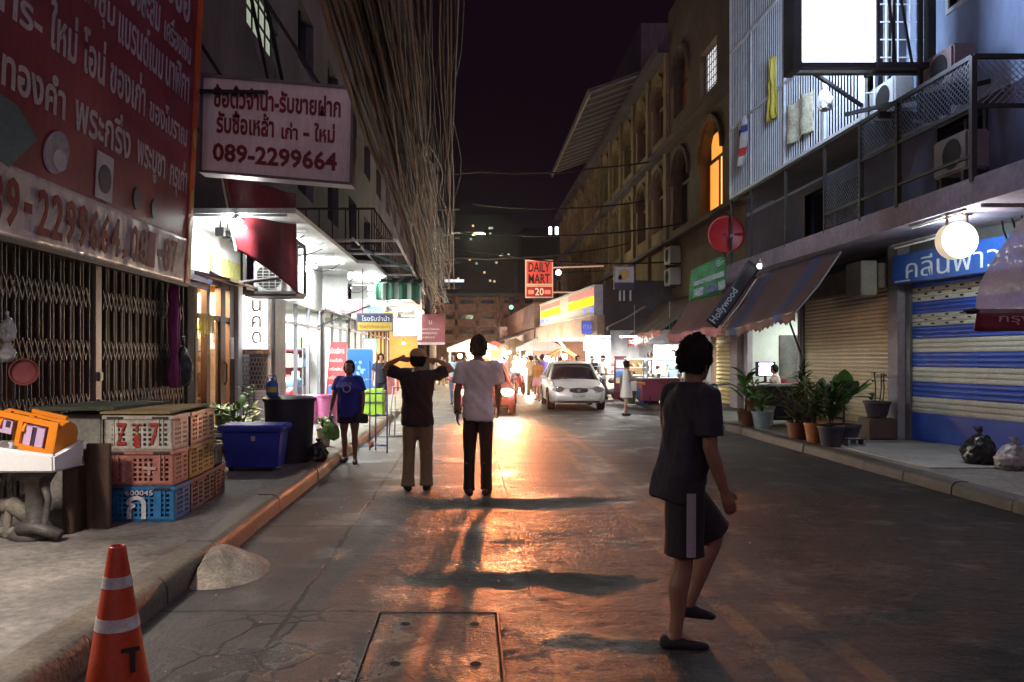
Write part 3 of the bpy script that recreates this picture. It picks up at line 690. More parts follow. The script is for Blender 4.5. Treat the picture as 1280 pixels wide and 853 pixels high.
t = thing('water_jug', 'blue jug with a yellow label on the lid of the black bin', 'jug', (-2.72,10.7,1.06))
g = MB(); g.lathe([(.075,1.055),(.085,1.08),(.085,1.22),(.06,1.26),(.03,1.275),(.03,1.30)], (-2.68,10.62,0), 20); g.build('jug_body', M('jug_blue', (.02,.12,.45), .3), t, smooth='auto')
g = MB(); g.tube([(-2.73,10.60,1.25),(-2.74,10.60,1.33),(-2.63,10.60,1.33),(-2.62,10.60,1.25)], .008, 8); g.build('handle', M('jug_blue', (.02,.12,.45), .3), t)
g = MB(); g.prism([(-2.68+.088*math.sin(a), 10.62-.088*math.cos(a), 1.11) for a in [R(q) for q in range(-35,60,10)]]+[(-2.68+.0835*math.sin(a), 10.62-.0835*math.cos(a), 1.11) for a in [R(q) for q in range(55,-40,-10)]], (0,0,.07)); g.build('jug_label', M('label_yellow', (.65,.45,.05), .5), t)
bag('rubbish_bag', 'small black rubbish bag by the black bin at the kerb', (-2.05,10.6,.30), .13, (1,.9,1), M('bag_black', (.012,.012,.014), .3, var=.3), 8)

# the shop's own tube light below the red sign, near the camera
t = thing('tube_light', 'white fluorescent tube light under the near end of the red sign', 'tube light', (-3.62,4.2,2.5))
g = MB(); g.box(-3.66,-3.58,3.6,4.8,2.52,2.56); g.beam((-3.62,3.8,2.55),(-3.8,3.8,2.62),.03,.03); g.beam((-3.62,4.6,2.55),(-3.8,4.6,2.62),.03,.03); g.build('batten', white_steel, t)
g = MB(); g.tube([(-3.62,3.62,2.49),(-3.62,4.78,2.49)], .018, 8); g.build('tube', tube_white, t)
a_ = area('tube_glow', (-3.62,4.2,2.46), 1.2, 185, (1,.89,.80), (0,R(-18),0), sy=.12, parent=t); a_.rotation_euler = (R(10),R(16),R(90))
point('tube_glow', (-3.55,4.2,2.44), 34, (1,.88,.76), .15, t)
# ------------------------------------------------------------------ left: lit shops beyond the gate
F2 = -3.80
b2 = thing('shophouse', 'tall dark left shophouse row above the white lit soffit', 'building', (-8,24,0))
g = MB()
def wall_open(g, axis_x, th, y0, y1, z0, z1, ops):
    ys = sorted({y0,y1}|{o[0] for o in ops}|{o[1] for o in ops}); zs = sorted({z0,z1}|{o[2] for o in ops}|{o[3] for o in ops})
    for a, b_ in zip(ys, ys[1:]):
        for c, d in zip(zs, zs[1:]):
            if any(o[0] <= (a+b_)/2 <= o[1] and o[2] <= (c+d)/2 <= o[3] for o in ops): continue
            g.box(axis_x, axis_x+th, a, b_, c, d)
wins = [(15.4,18.0,8.2,9.4)]+[(20+i*4.2,22+i*4.2,z,z+1.6) for i in range(9) for z in (5.9,9.3,12.6)]
wall_open(g, FL-.3, .3, 12.32, 62, 3.95, 15.5, wins)
g.build('wall', wall_mauve, b2)
wn = MB(); wn.box(FL-.22, FL-.2, 15.4, 18.0, 8.2, 9.4); wn.build('window', E('dim_window', (.75,.85,.62), .30), b2)
g = MB(); 
for y_ in (15.9,16.4,16.9,17.4): g.box(FL-.05,FL-.02,y_-.02,y_+.02,8.2,9.4)
for z_ in (8.6,9.0): g.box(FL-.06,FL-.03,15.4,18,z_-.02,z_+.02)
g.beam((FL+.25,14.9,9.6),(FL+.1,18.4,7.6),.08,.08); g.beam((FL+.2,14.9,8.6),(FL+.1,17.2,7.0),.06,.06); g.build('window_bars', black_steel, b2)
for a in wins[1:]:
    g = MB(); g.box(FL-.24,FL-.22,*a); g.box(FL-.26,FL-.14,(a[0]+a[1])/2-.03,(a[0]+a[1])/2+.03,a[2],a[3]); g.build('window', dark_glass, b2)
# balcony slab with a rail, hanging over the soffit
g = MB(); g.box(FL,-2.3,19,40,4.05,4.2); g.build('balcony', wall_dark, b2)
g = MB(); y = 19
while y < 40: g.beam((-2.32,y,4.2),(-2.32,y,5.2),.025,.025); y += .5
for z_ in (5.2,4.35,4.8): g.beam((-2.32,19,z_),(-2.32,40,z_),.04,.04)
x = -4.3
while x < -2.35: g.beam((x,19.02,4.2),(x,19.02,5.2),.03,.03); x += .32
g.beam((FL,19.02,5.2),(-2.32,19.02,5.2),.05,.05); g.beam((FL,19.02,4.35),(-2.32,19.02,4.35),.04,.04); g.build('railing', black_steel, b2)
# white soffit over the pavement
g = MB(); g.prism([(FL,12.34,3.86),(-2.75,12.34,3.86),(-2.72,18.9,3.86),(-2.33,19.1,3.86),(-2.33,40,3.86),(-2.7,47,3.86),(FL,47,3.86)], (0,0,.08)); g.build('soffit', M('soffit_white', (.72,.74,.73), .6, var=.25, scale=1.2, rvar=.1), b2)
for y_ in [12.4+1.6*i for i in range(22)]:
    g = MB(); g.box(FL,-2.9-.016*(y_-12.4),y_,y_+.05,3.82,3.858); g.build('soffit_rib', white_steel, b2)
# lower fascia above the doors
g = MB(); g.box(FL-.25,FL,12.34,15.0,2.95,3.86); g.box(F2-.15,F2,15.0,24.5,2.75,3.86); g.build('fascia', wall_white, b2)
# party walls, floors and rear walls of the open shops
def room(par, y0, y1, xf, xb, zt, mt, flm=concrete):
    s_ = 1 if xb < xf else -1
    g = MB(); g.box(xb,xb-.08*s_,y0,y1,.16,zt); g.box(xf-.04*s_,xb,y0-.05,y0,.16,zt); g.box(xf-.04*s_,xb,y1,y1+.05,.16,zt); g.box(xf-.04*s_,xb,y0,y1,zt,zt+.06); g.build('interior', mt, par)
    g = MB(); g.box(xf,xb,y0,y1,.13,.158); g.build('floor', flm, par)
room(b2, 12.36, 14.5, FL, FL-3.2, 2.9, M('warm_wall', (.62,.48,.34), .7))
room(b2, 15.85, 19.8, F2, F2-4, 2.8, wall_white)
area('shop_light', (FL-.7,13.4,2.8), 1.2, 520, (1,.68,.40), sy=1.8, parent=b2)
area('shop_light', (F2-1.6,17.8,2.7), 2.0, 950, (.95,1,.96), sy=3, parent=b2)
# glazed door of the warm shop, with its brown frame
t = thing('shop_door', 'brown wooden glazed shopfront glowing with warm goods beside the gate', 'shopfront', (FL,13.4,.15))
g = MB()
for a, b_ in ((12.42,12.52),(12.95,13.12),(13.68,13.95),(14.2,14.5)): g.box(FL-.06,FL+.04,a,b_,.15,2.9)
g.box(FL-.05,FL+.03,12.5,14.3,2.22,2.30); g.box(FL-.05,FL+.03,12.5,14.3,2.82,2.9); g.build('frame', brown_wood, t)
g = MB(); g.box(FL-.02,FL-.012,13.12,13.68,.2,2.2); g.build('pane', M('clear_glass', (.9,.9,.9), .05, var=0, trans=1.0), t)
g = MB(); g.tube([(FL+.05,13.85,1.1),(FL+.09,13.85,1.15),(FL+.09,13.85,1.45),(FL+.05,13.85,1.5)], .015, 8); g.build('handle', black_steel, t)
g = MB()
for i in range(14): g.beam((FL+.05,12.55+i*.055,2.28),(FL+.06,12.55+i*.055+RND.uniform(-.02,.02),1.9+RND.uniform(0,.1)),.03,.008)
g.build('fringe', M('yellow_fringe', (.62,.62,.10), .6, var=.3), t)
g = MB(); g.box(FL+.042,FL+.05,14.22,14.42,1.55,1.95); g.build('notice', M('paper_white', (.75,.74,.72), .7), t)
# goods on shelves in the warm shop
sh = thing('goods_shelf', 'wall shelves of colourful goods inside the warm lit shop', 'shelf', (FL-.8,13.4,.16))
g = MB()
for z_ in (.5,.9,1.3,1.7,2.1): g.box(FL-.9,FL-.5,12.5,14.4,z_-.02,z_); g.box(FL-1.4,FL-.4,14.12,14.40,z_-.02,z_)
for y_ in (12.5,13.4,14.38): g.box(FL-.93,FL-.9,y_,y_+.03,.16,2.3)
g.build('shelf_board', brown_wood, sh)
pal = [(.6,.08,.06),(.7,.5,.12),(.65,.62,.55),(.5,.16,.2),(.12,.25,.4),(.7,.35,.1),(.25,.35,.12),(.75,.70,.62)]
gm_ = [M('goods_%d' % i, c, .45) for i, c in enumerate(pal)]
n_ = 0
for z_ in (.5,.9,1.3,1.7,2.1):
    y = 12.54
    while y < 14.3 and n_ < 90:
        w_ = RND.uniform(.07,.16); h_ = RND.uniform(.14,.30); k = RND.randrange(8)
        g = MB(); x_ = FL-.52-RND.uniform(0,.12)
        if k % 3: g.box(x_-.12,x_,y,y+w_*.9,z_,z_+h_)
        else: g.lathe([(w_*.42,z_),(w_*.42,z_+h_*.7),(w_*.2,z_+h_*.85),(w_*.2,z_+h_)], (x_-.06,y+w_*.45,0), 12)
        tag(g.build('packet', gm_[k]), 'small packet or jar of goods standing on the warm shop shelf', 'packet', 'goods in the warm shop'); y += w_+.012; n_ += 1
g = MB(); g.box(FL-.5,FL-.05,12.45,12.9,.16,.9); label1(g.build('counter', M('counter_red', (.4,.08,.05), .5)), 'low red counter just inside the warm lit shop', 'counter')
# white pilaster and grille bay turned to face the street corner
g = MB(); g.box(FL-.02,FL+.10,14.52,14.80,.15,2.95).bevel(.01); label1(g.build('pilaster', wall_white), 'white pilaster between the warm shop and the grille bay', 'pilaster')
t = thing('lightbox_sign', 'lit white upright shop sign with three stacked letters above the grille', 'sign', (-4.08,14.86,2.2))
g = MB(); g.box(-4.36,-3.84,14.82,14.96,1.74,2.76); g.build('sign_face', E('lightbox_white', (1,.96,.95), 2.2), t)
lg = M('grey_letters', (.20,.17,.19), .5)
for ch, z_ in (('น',2.45),('ค',2.15),('ด',1.85)): text(ch, (-4.13,14.818,z_), (1,0,0), (0,0,1), .17,.22, lg, t)
g = MB(); g.box(-4.36,-3.84,14.80,14.97,1.64,1.73); g.build('sign_base', M('sign_brown', (.30,.15,.08), .5), t)
text('ร้านอาหาร', (-4.25,14.797,1.655), (1,0,0), (0,0,1), .34,.06, M('paper_white', (.75,.74,.72), .7), t)
t = thing('security_grille', 'honeycomb metal grille over a white ribbed roller panel behind the blue bin', 'grille', (-4.08,14.9,.15))
g = MB()
for i in range(8):
    z_ = .98+i*.085; g.box(-4.34,-3.84,14.89,14.905,z_-.008,z_+.008)
    for k in range(8):
        x_ = -4.32+k*.064+(.032 if i % 2 else 0); 
        if i < 7: g.box(x_-.006,x_+.006,14.888,14.907,z_,z_+.085)
g.build('grille_bars', M('grille_steel', (.42,.41,.42), .4, .5), t)
g = MB()
for i in range(13): g.box(-4.34,-3.84,14.88,14.91,.16+i*.062,.16+i*.062+.052)
g.build('roller_panel', M('roller_white', (.60,.57,.62), .5), t)
g = MB(); g.box(-4.40,-4.34,14.85,14.95,.15,1.65); g.box(-3.84,-3.79,14.85,14.95,.15,2.8); g.build('frame', white_steel, t)
g = MB(); g.box(-4.4,-3.8,15.6,15.7,.15,2.8); label1(g.build('partition_wall', M('partition_dark', (.10,.08,.08), .8)), 'dark partition wall behind the honeycomb grille', 'wall')
g = MB(); g.box(F2-.2,F2+.06,15.0,15.85,.15,2.75).bevel(.012); label1(g.build('pilaster', M('pilaster_grey', (.26,.25,.24), .7, var=.3)), 'grey plastered pilaster at the corner beside the bright shop', 'pilaster')
# bent brown canopy over the door and a cable run
t = thing('door_canopy', 'small brown canopy roof over the warm shop door', 'canopy', (FL,13.5,2.8))
g = MB(); g.prism([(FL-.02,12.34,2.98),(FL+.62,12.34,2.83),(FL+.62,12.34,2.79),(FL-.02,12.34,2.92)], (0,3.0,0)); g.build('roof', M('canopy_beige', (.36,.28,.22), .6, var=.25), t)
g = MB(); g.box(FL+.005,FL+.03,13.2,14.9,3.0,3.35); label1(g.build('shop_sign', M('yellow_sign', (.62,.58,.20), .5, var=.35, scale=7)), 'washed out yellow sign board under the white soffit above the door canopy', 'sign')
g = MB(); g.tube([(FL+.3,12.35,2.93),(-3.9,12.9,2.80),(-3.45,13.6,2.95),(-3.2,14.2,3.05)], .03, 8); label1(g.build('cable_conduit', struct_pipe, smooth=True), 'thick dark conduit sagging below the air conditioner cage', 'conduit')
# red awning canvas hanging folded
t = thing('hanging_tarp', 'dark red tarpaulin hanging in folds with a pale edge strip beyond the white box sign', 'tarpaulin', (-3.5,12.6,3.6))
def tarp(u, v):
    ax, az = -3.94+.96*u, 4.50-.12*u; bx_, bz = -3.72+.80*u, 3.28-.62*u**1.3
    x_ = ax*(1-v)+bx_*v; z_ = az*(1-v)+bz*v
    return Vector((x_, 12.45+.9*u+.06*math.sin(u*9+v*2)+.05*noise.noise(Vector((u*4,v*4,0))), z_))
g = MB(); g.grid(tarp, 26, 22, (0,.012,0)); g.build('canvas', M('tarp_red', (.16,.018,.025), .36, var=.4, scale=3, bump=.35, bscale=6, stretch=(1,1,.4)), t, smooth=True)
g = MB(); g.beam(tarp(0,0)+Vector((-.015,-.02,0)), tarp(0,1)+Vector((-.015,-.02,0)), .03,.03); g.build('edge_strip', M('edge_pale', (.75,.70,.60), .5), t)
# caged air conditioner
t = thing('air_conditioner', 'air conditioner in a black angle iron cage hung below the red tarpaulin', 'air conditioner', (-3.45,14.2,2.7))
g = MB(); xs, ys, zs = (-3.96,-3.05), (13.75,14.45), (2.72,3.62)
for x_ in xs:
    for y_ in ys: g.beam((x_,y_,zs[0]),(x_,y_,zs[1]),.05,.05)
for z_ in zs:
    for y_ in ys: g.beam((xs[0],y_,z_),(xs[1],y_,z_),.05,.05)
    for x_ in xs: g.beam((x_,ys[0],z_),(x_,ys[1],z_),.05,.05)
g.box(-3.96,-3.05,13.75,14.45,2.66,2.70); g.build('cage', black_steel, t)
g = MB(); g.box(-3.86,-3.18,13.95,14.3,2.74,3.30).bevel(.02); g.build('casing', M('ac_casing', (.30,.30,.30), .6), t)
g = MB(); g.rings([((-3.58,13.945,3.02),(.23,0,0),(0,0,.23)),((-3.58,13.94,3.02),(.22,0,0),(0,0,.22))], 28); g.build('fan_opening', M('hole_dark', (.008,.007,.007), .9), t)
g = MB()
for i in range(9): g.box(-3.82,-3.32,13.925,13.935,2.80+i*.055,2.808+i*.055)
for i in range(5): g.box(-3.80+i*.11,-3.79+i*.11,13.92,13.93,2.78,3.26)
g.build('guard', grey_steel, t)
# fluorescent battens below the soffit
tb = None; LL = []
for i, y_ in enumerate((12.9,15.6,18.2,21.5,25,29,33.5,38,43)):
    nm = ['over the warm shop door','over the grille bay','over the bright white shop','near the hung navy sign','near the freezer poster','beside the steel awning rails','before the lit orange shop','near the pole','farthest along the soffit'][i]
    t = thing('tube_light', 'white fluorescent tube light on the soffit %s' % nm, 'tube light', (-3.7,y_,3.8), 'tube lights below the left soffit')
    g = MB(); g.box(-3.74,-3.66,y_-.62,y_+.62,3.765,3.80); g.build('batten', white_steel, t)
    g = MB(); g.tube([(-3.70,y_-.6,3.745),(-3.70,y_+.6,3.745)], .018, 8); g.build('tube', tube_white, t)
    area('tube_glow', (-3.70,y_,3.71), 1.2, 170, (.93,1,.96), sy=.15, parent=t).rotation_euler = (0,0,R(90))
    l2 = area('tube_glow', (-3.70,y_,3.70), .2, 150, (.93,1,.96), (PI,0,0), sy=1.2, parent=t); l2.location.z = -.13
# steel rods and slack canvas of the retracted awnings
t = thing('retractable_awning', 'row of pale steel awning rails reaching out over the pavement from the left soffit', 'awning', (-2.3,22,3.9))
for y_, z_, xo in ((16.2,4.02,-1.5),(18.0,3.98,-1.45),(19.8,3.92,-1.45),(21.8,3.9,-1.5),(24,3.86,-1.55),(26.5,3.86,-1.6)):
    g = MB(); g.tube([(-3.0,y_,z_),(xo,y_,z_-.02)], .028, 8); g.build('rail', white_steel, t, smooth=True)
g = MB(); g.tube([(-1.5,16,4.0),(-1.6,28,3.85)], .03, 8); g.tube([(-2.4,16,4.03),(-2.4,28,3.88)], .022, 8); g.build('beam', white_steel, t)
t = thing('spotlight', 'black floodlight clamped on the awning rail', 'lamp', (X(445,17),17,Z(305,17)))
g = MB(); g.box(t.location.x-.1,t.location.x+.1,16.92,17.08,t.location.z-.12,t.location.z+.10).bevel(.02); g.build('housing', black_steel, t)
g = MB(); g.beam((t.location.x,17,t.location.z+.1),(t.location.x,17,t.location.z+.35),.03,.03); g.build('bracket', black_steel, t)
g = MB(); g.tube([(X(450,17.5),17.5,Z(310,17.5)),(-1.45,19.5,3.75)], .03, 8); label1(g.build('rolled_banner', M('blue_fabric', (.10,.25,.32), .7)), 'thin blue rolled banner slung under the awning rails', 'banner')
t = thing('awning', 'small dark green and pale striped awning valance beside the cables', 'awning', (-2,22,3.4))
g = MB(); g.grid(lambda u,v: Vector((-2.65+1.3*u, 22+.03*math.sin(u*30), 3.66-.46*v)), 30, 6, (0,.01,0)); g.build('valance', stripes('green_stripes', [(.02,.12,.07),(.02,.12,.07),(.45,.5,.45)], .36, 0), t, smooth=True)
g = MB(); g.prism([(-2.65,22.0,3.66),(-1.35,22.0,3.66),(-1.35,24,4.0),(-2.65,24,4.0)], (0,0,.012)); g.build('canvas', stripes('green_stripes', [(.02,.12,.07)], .36, 0), t)
g = MB(); g.beam((F2,19.5,2.35),(X(463,19.5),19.5,Z(382,19.5)),.04,.04); label1(g.build('prop_pole', black_steel), 'dark thin awning prop slanting up from the left shopfront wall', 'pole')

# hanging and standing signs on the left
def hung_sign(label, Y, x0, x1, z0, z1, cols, texts, lit=None, name='hanging_sign', dp=.16):
    t = thing(name, label, 'sign', ((x0+x1)/2,Y,(z0+z1)/2)); n = len(cols)
    for i, (c, f) in enumerate(cols):
        a = z1-(z1-z0)*(cols[i-1][1] if i else 0); b_ = z1-(z1-z0)*f
        g = MB(); g.box(x0,x1,Y,Y+dp,b_,a-.002); g.build('sign_panel', E('lit_%s_%d' % (name, int(c[0]*1e4+c[1]*1e3+c[2]*1e2+lit*7)), c, lit) if lit else M('pnl_%d' % int(c[0]*1e4+c[1]*1e3+c[2]*100), c, .5), t)
    for bd, fx, fz, fw, fh, mt in texts: text(bd, (x0+(x1-x0)*fx, Y-.003, z1-(z1-z0)*fz), (1,0,0), (0,0,1), (x1-x0)*fw, (z1-z0)*fh, mt, t)
    g = MB(); e = .03
    g.box(x0-e,x1+e,Y-.006,Y+dp+.006,z1,z1+e); g.box(x0-e,x1+e,Y-.006,Y+dp+.006,z0-e,z0); g.box(x0-e,x0,Y-.006,Y+dp+.006,z0,z1); g.box(x1,x1+e,Y-.006,Y+dp+.006,z0,z1); g.build('frame', M('sign_frame_grey', (.2,.16,.18), .5), t)
    return t
wl = M('white_letters', (.8,.8,.8), .5); yl = M('brown_letters', (.25,.12,.03), .5); gl_ = M('green_letters', (.05,.35,.12), .5); rdl = M('red_letters', (.5,.03,.05), .5)
t = hung_sign('navy over yellow hanging shop sign with white lettering over the left pavement', 20, X(447,20), X(490,20), Z(413,20), Z(393,20), [((.04,.055,.13),.5),((.55,.36,.05),1)], [('โรงรับจำนำ',.12,.43,.8,.34,wl),('ร้านรับซื้อของเก่า',.06,.88,.88,.24,yl)])
g = MB()
for x_ in (-2.75,-2.1): g.beam((x_,20.08,2.7),(x_,20.08,3.9),.02,.02)
g.build('hanger', black_steel, t)
hung_sign('white and pale green lit sign beside the maroon sign on the pole', 26, X(492,26), X(521,26), Z(420,26), Z(398,26), [((.75,1,.85),.4),((1,.98,.95),1)], [('สินค้า',.1,.85,.7,.32,rdl)], 2.2)
hung_sign('small mint green lit sign above the blue poster board', 24.5, X(455,24.5), X(470,24.5), Z(441,24.5), Z(424,24.5), [((.55,1,.7),1)], [], 1.6)
# red roll-up banner, blue board and what stands around them
t = thing('banner_stand', 'red roll up banner with white lines of text standing on the left pavement', 'banner', (-3.1,20,.15))
g = MB(); g.prism([(-3.72,20,.18),(-3.22,20,.18),(-3.16,20.1,1.98),(-3.58,20.1,1.98)], (0,.012,0)); g.build('banner_sheet', M('banner_red', (.55,.05,.06), .5, var=.15), t)
for i, bd in enumerate(('เปิดบริการ','ซ่อมมือถือ','เครื่องใหม่','เครื่องเก่า','รับซื้อ')):
    z_ = 1.68-i*.22; text(bd, (-3.58-.01*i,19.985+.055*(z_-.18)-.004,z_), (1,0,0), (0,.055,1), .33 if i else .36, .15 if i == 0 else .10, wl, t)
text('1', (-3.62,19.98+.02,.60), (1,0,0), (0,.055,1), .09,.24, M('blue_letters', (.05,.2,.6), .5), t)
g = MB(); g.box(-3.75,-3.2,19.9,20.15,.15,.18); g.build('foot', grey_steel, t)
t = thing('drinks_freezer', 'big blue poster fronted drinks freezer standing on the left pavement', 'freezer', (-2.95,21.2,.15))
g = MB(); g.box(-3.28,-2.60,21.0,21.6,.15,1.82).bevel(.02); g.build('cabinet', M('freezer_white', (.6,.62,.65), .4), t)
g = MB(); g.box(-3.27,-2.61,20.985,21.0,.62,1.80); g.build('poster', E('poster_blue', (.05,.25,.75), .35), t)
g = MB(); 
for i in range(26):
    a = RND.uniform(0,6.28); r_ = RND.uniform(.02,.2); x_, z_ = -2.93+r_*1.1*math.cos(a), 1.2+r_*1.6*math.sin(a); s_ = RND.uniform(.015,.05); g.prism([(x_+s_*math.cos(q*PI/4),20.98,z_+s_*math.sin(q*PI/4)) for q in range(8)], (0,.004,0))
tag(g.build('poster_marks', E('poster_pale', (.45,.7,1), .4), t), kind='stuff')
g = MB(); g.box(-3.27,-2.61,20.975,20.99,.98,1.0); g.build('rail', white_steel, t)
t = thing('carry_crate', 'lime green fabric box with a carry strap standing on the left pavement', 'box', (-2.32,19,.15))
g = MB(); g.box(-2.58,-2.06,18.75,19.2,.16,.82).bevel(.04,3); g.wob(.01,6,1); g.build('box_body', M('lime_fabric', (.30,.50,.03), .65, var=.25, scale=6, bump=.3, bscale=9), t, smooth='auto')
g = MB(); g.box(-2.60,-2.04,18.735,18.75,.48,.52); g.build('strap', M('strap_dark', (.05,.08,.02), .7), t)
def tub(name, label, c, r, h, col, lid=None):
    g = MB(); g.lathe([(r*.8,c[2]),(r*.88,c[2]+h*.4),(r,c[2]+h-.03),(r+.015,c[2]+h-.03),(r+.015,c[2]+h),(r-.01,c[2]+h),(r*.85,c[2]+.06)], (c[0],c[1],0), 24)
    return label1(g.build(name, M('tub_%d_%d_%d' % tuple(int(q*99) for q in col), col, .4), smooth='auto'), label, 'tub')
tub('plastic_tub', 'big pink plastic tub nearest the road on the left pavement', (-3.05,16.8,.16), .24,.62,(.75,.22,.45))
tub('plastic_tub', 'pink plastic tub standing by the bright shop doorway', (-3.45,16.9,.16), .26,.58,(.72,.25,.48))
tub('plastic_tub', 'low wide pink basin in front of the bright shop', (-3.75,17.4,.62), .34,.12,(.78,.28,.50))
g = MB(); g.box(-4.05,-3.45,17.1,17.7,.16,.61); label1(g.build('display_table', M('display_white', (.6,.6,.62), .5)), 'low display table under the wide pink basin', 'table')
for i, (lab, c, x_, y_, z_, r_) in enumerate((('light blue bundle piled on shop display', (.2,.55,.75), -3.95,17.6,1.02,.17), ('red and white boxed toy piled on shop display', (.6,.06,.08), -3.95,17.25,.80,.14), ('white bundle piled on shop display', (.75,.74,.75), -4.15,17.9,.98,.16), ('pink toy pack piled on shop display', (.75,.25,.4), -4.12,17.15,.75,.12))):
    g = MB(); g.ball((x_,y_,z_), r_, 16, 10, (1,1,.85)).wob(r_*.25, 5, i); label1(g.build('toy_bundle', M('bundle_%d' % i, c, .5, var=.2), smooth=True), lab, 'bundle')
g = MB(); g.box(-4.3,-3.85,17.0,18.1,.16,.66); label1(g.build('display_table', M('display_grey', (.35,.35,.36), .6)), 'grey display table carrying the piled toys', 'table')
# thin blue metal stand by the kerb
t = thing('metal_stand', 'thin blue tubular metal display stand by the left kerb', 'stand', (-1.62,12.9,0))
bp_ = M('blue_tube', (.05,.09,.38), .4, .2)
g = MB()
xa, xb = X(445,12.9), X(484,12.9)
for x_, y_ in ((xa,12.9),(xb,12.9),((xa+xb)/2+.02,13.3),((xa+xb)/2-.08,13.3)): g.tube([(x_,y_,0),(x_,y_,Z(452,12.9) if y_ > 13 else Z(490,12.9))], .012, 8)
for z_ in (.12,.62,.98): g.tube([(xa,12.9,z_),(xb,12.9,z_)], .010, 8); g.tube([(xa,12.9,z_),((xa+xb)/2-.08,13.3,z_)], .010, 8); g.tube([(xb,12.9,z_),((xa+xb)/2+.02,13.3,z_)], .010, 8)
g.build('frame', bp_, t, smooth=True)
g = MB(); g.ball((xa+.25,12.95,.14), .05, 10, 6).wob(.03, 20, 2); label1(g.build('flower_garland', M('garland_red', (.6,.10,.05), .6, var=.5, scale=30)), 'small red flower garland on the foot of the blue stand', 'garland')
# folded steel trolley farther on
t = thing('folding_trolley', 'dark folding steel trolley frame standing behind the man in black', 'trolley', (-1.45,15.5,0))
g = MB(); xa, xb = X(487,15.5), X(512,15.5)
for a, b_ in (((xa,15.4,.03),(xa+.06,15.6,1.0)),((xb,15.4,.03),(xb-.06,15.6,.95)),((xa+.12,15.3,.03),(xa+.1,15.6,.8)),((xa,15.4,.04),(xb,15.4,.04)),((xa+.06,15.6,1.0),(xb-.06,15.6,.95)),((xa+.03,15.5,.5),(xb-.03,15.5,.5)),((xa-.22,15.3,.03),(xa+.1,15.6,.35)),((xb+.1,15.3,.03),(xb-.1,15.6,.4)),((xa-.22,15.3,.03),(xb+.1,15.3,.03))): g.tube([a,b_], .012, 8)
g.build('frame', grey_steel, t, smooth=True)
# generic lit shop bays further down the left side
for i, (y0, y1, col, en, lab) in enumerate(((20.2,24.2,(.9,1,.97),150,'white lit glass shopfront bay with steel posts behind the red banner'),(24.6,29,(1,.92,.75),150,'cream lit shop bay on the left past the drinks freezer'),(29.4,35,(1,.55,.18),330,'orange lit shop bay on the left with full shelves'),(35.4,44,(1,.85,.6),300,'farthest warm lit shop bay on the left near the pole'))):
    t = thing('shop_bay', lab, 'shop', (F2,(y0+y1)/2,.15))
    room(t, y0, y1, F2, F2-3.4, 2.8, wall_white if i < 2 else M('warm_wall', (.62,.48,.34), .7))
    area('shop_light', (F2-1.2,(y0+y1)/2,2.7), 1.5, en*1.8, col, sy=(y1-y0)*.8, parent=t)
    g = MB(); y = y0
    while y < y1: g.box(F2-.04,F2+.04,y,y+.12,.15,2.8); y += 1.35
    g.box(F2-.06,F2+.03,y0,y1,2.4,2.48); g.box(F2-.12,F2+.1,y0-.2,y1+.2,2.8,3.86 if i else 2.86); g.build('frame', M('shopfront_steel', (.22,.22,.24), .5, .3) if i < 2 else brown_wood, t)
    g = MB()
    for z_ in (.6,1.05,1.5,1.95): 
        y = y0+.2
        while y < y1-.3: w_ = RND.uniform(.15,.4); g.box(F2-2.2,F2-1.9,y,y+w_*.92,z_,z_+RND.uniform(.18,.36)); y += w_
    tag(g.build('goods', gm_[(i*3+1) % 8], t), kind='stuff')
    if i in (1,2):
        g = MB(); g.box(F2+.12,F2+.9,y0+.8,y0+1.7,.15,.8).bevel(.02); g.build('counter', gm_[5-i], t)
g = MB(); g.box(-3.0,-1.95,29.2,29.3,1.2,3.0); label1(g.build('bamboo_blind', M('bamboo', (.55,.22,.05), .7, var=.5, scale=12, stretch=(.5,.5,8))), 'orange brown bamboo blind hanging in front of the orange lit shop', 'blind')
# fittings of the bright shop and of the pavement before it
t = thing('shop_fitting', 'white framed glass door and posters at the bright white shop', 'door', (F2,18,.15))
for a in (15.95,17.05,18.35,19.7):
    g = MB(); g.box(F2-.05,F2+.03,a,a+.07,.15,2.75); g.build('post', M('shopfront_steel', (.22,.22,.24), .5, .3), t)
g = MB(); g.box(F2-.03,F2+.02,15.95,19.75,2.28,2.34); g.build('transom', M('shopfront_steel', (.22,.22,.24), .5, .3), t)
for k, (x_, y_, z0, w_, h_, c) in enumerate(((-6.2,19.78,1.2,.5,.7,(.15,.35,.6)),(-5.4,19.78,1.35,.4,.55,(.7,.6,.2)),(-4.7,19.78,1.0,.45,.8,(.6,.15,.2)),(-5.9,19.78,.5,.6,.5,(.3,.3,.32)))):
    g = MB(); g.box(x_,x_+w_,y_-.02,y_,z0,z0+h_); g.build('poster', M('poster_%d' % k, c, .6, var=.6, scale=14), t)
sh = thing('goods_shelf', 'metal shelf of packed goods inside the bright white shop', 'shelf', (-5.2,19.4,.16))
g = MB()
for z_ in (.45,.9,1.35,1.8): g.box(-6.2,-4.1,19.25,19.72,z_-.02,z_)
for x_ in (-6.2,-5.1,-4.13): g.box(x_,x_+.03,19.25,19.28,.16,1.95)
g.build('shelf_board', grey_steel, sh)
for z_ in (.45,.9,1.35,1.8):
    x = -6.15
    while x < -4.2:
        w_ = RND.uniform(.12,.28); g = MB(); g.box(x,x+w_*.92,19.3,19.6,z_,z_+RND.uniform(.15,.36)); tag(g.build('packet', gm_[RND.randrange(8)]), 'packet of goods standing on the metal shelf in the bright white shop', 'packet', 'goods in the bright white shop'); x += w_
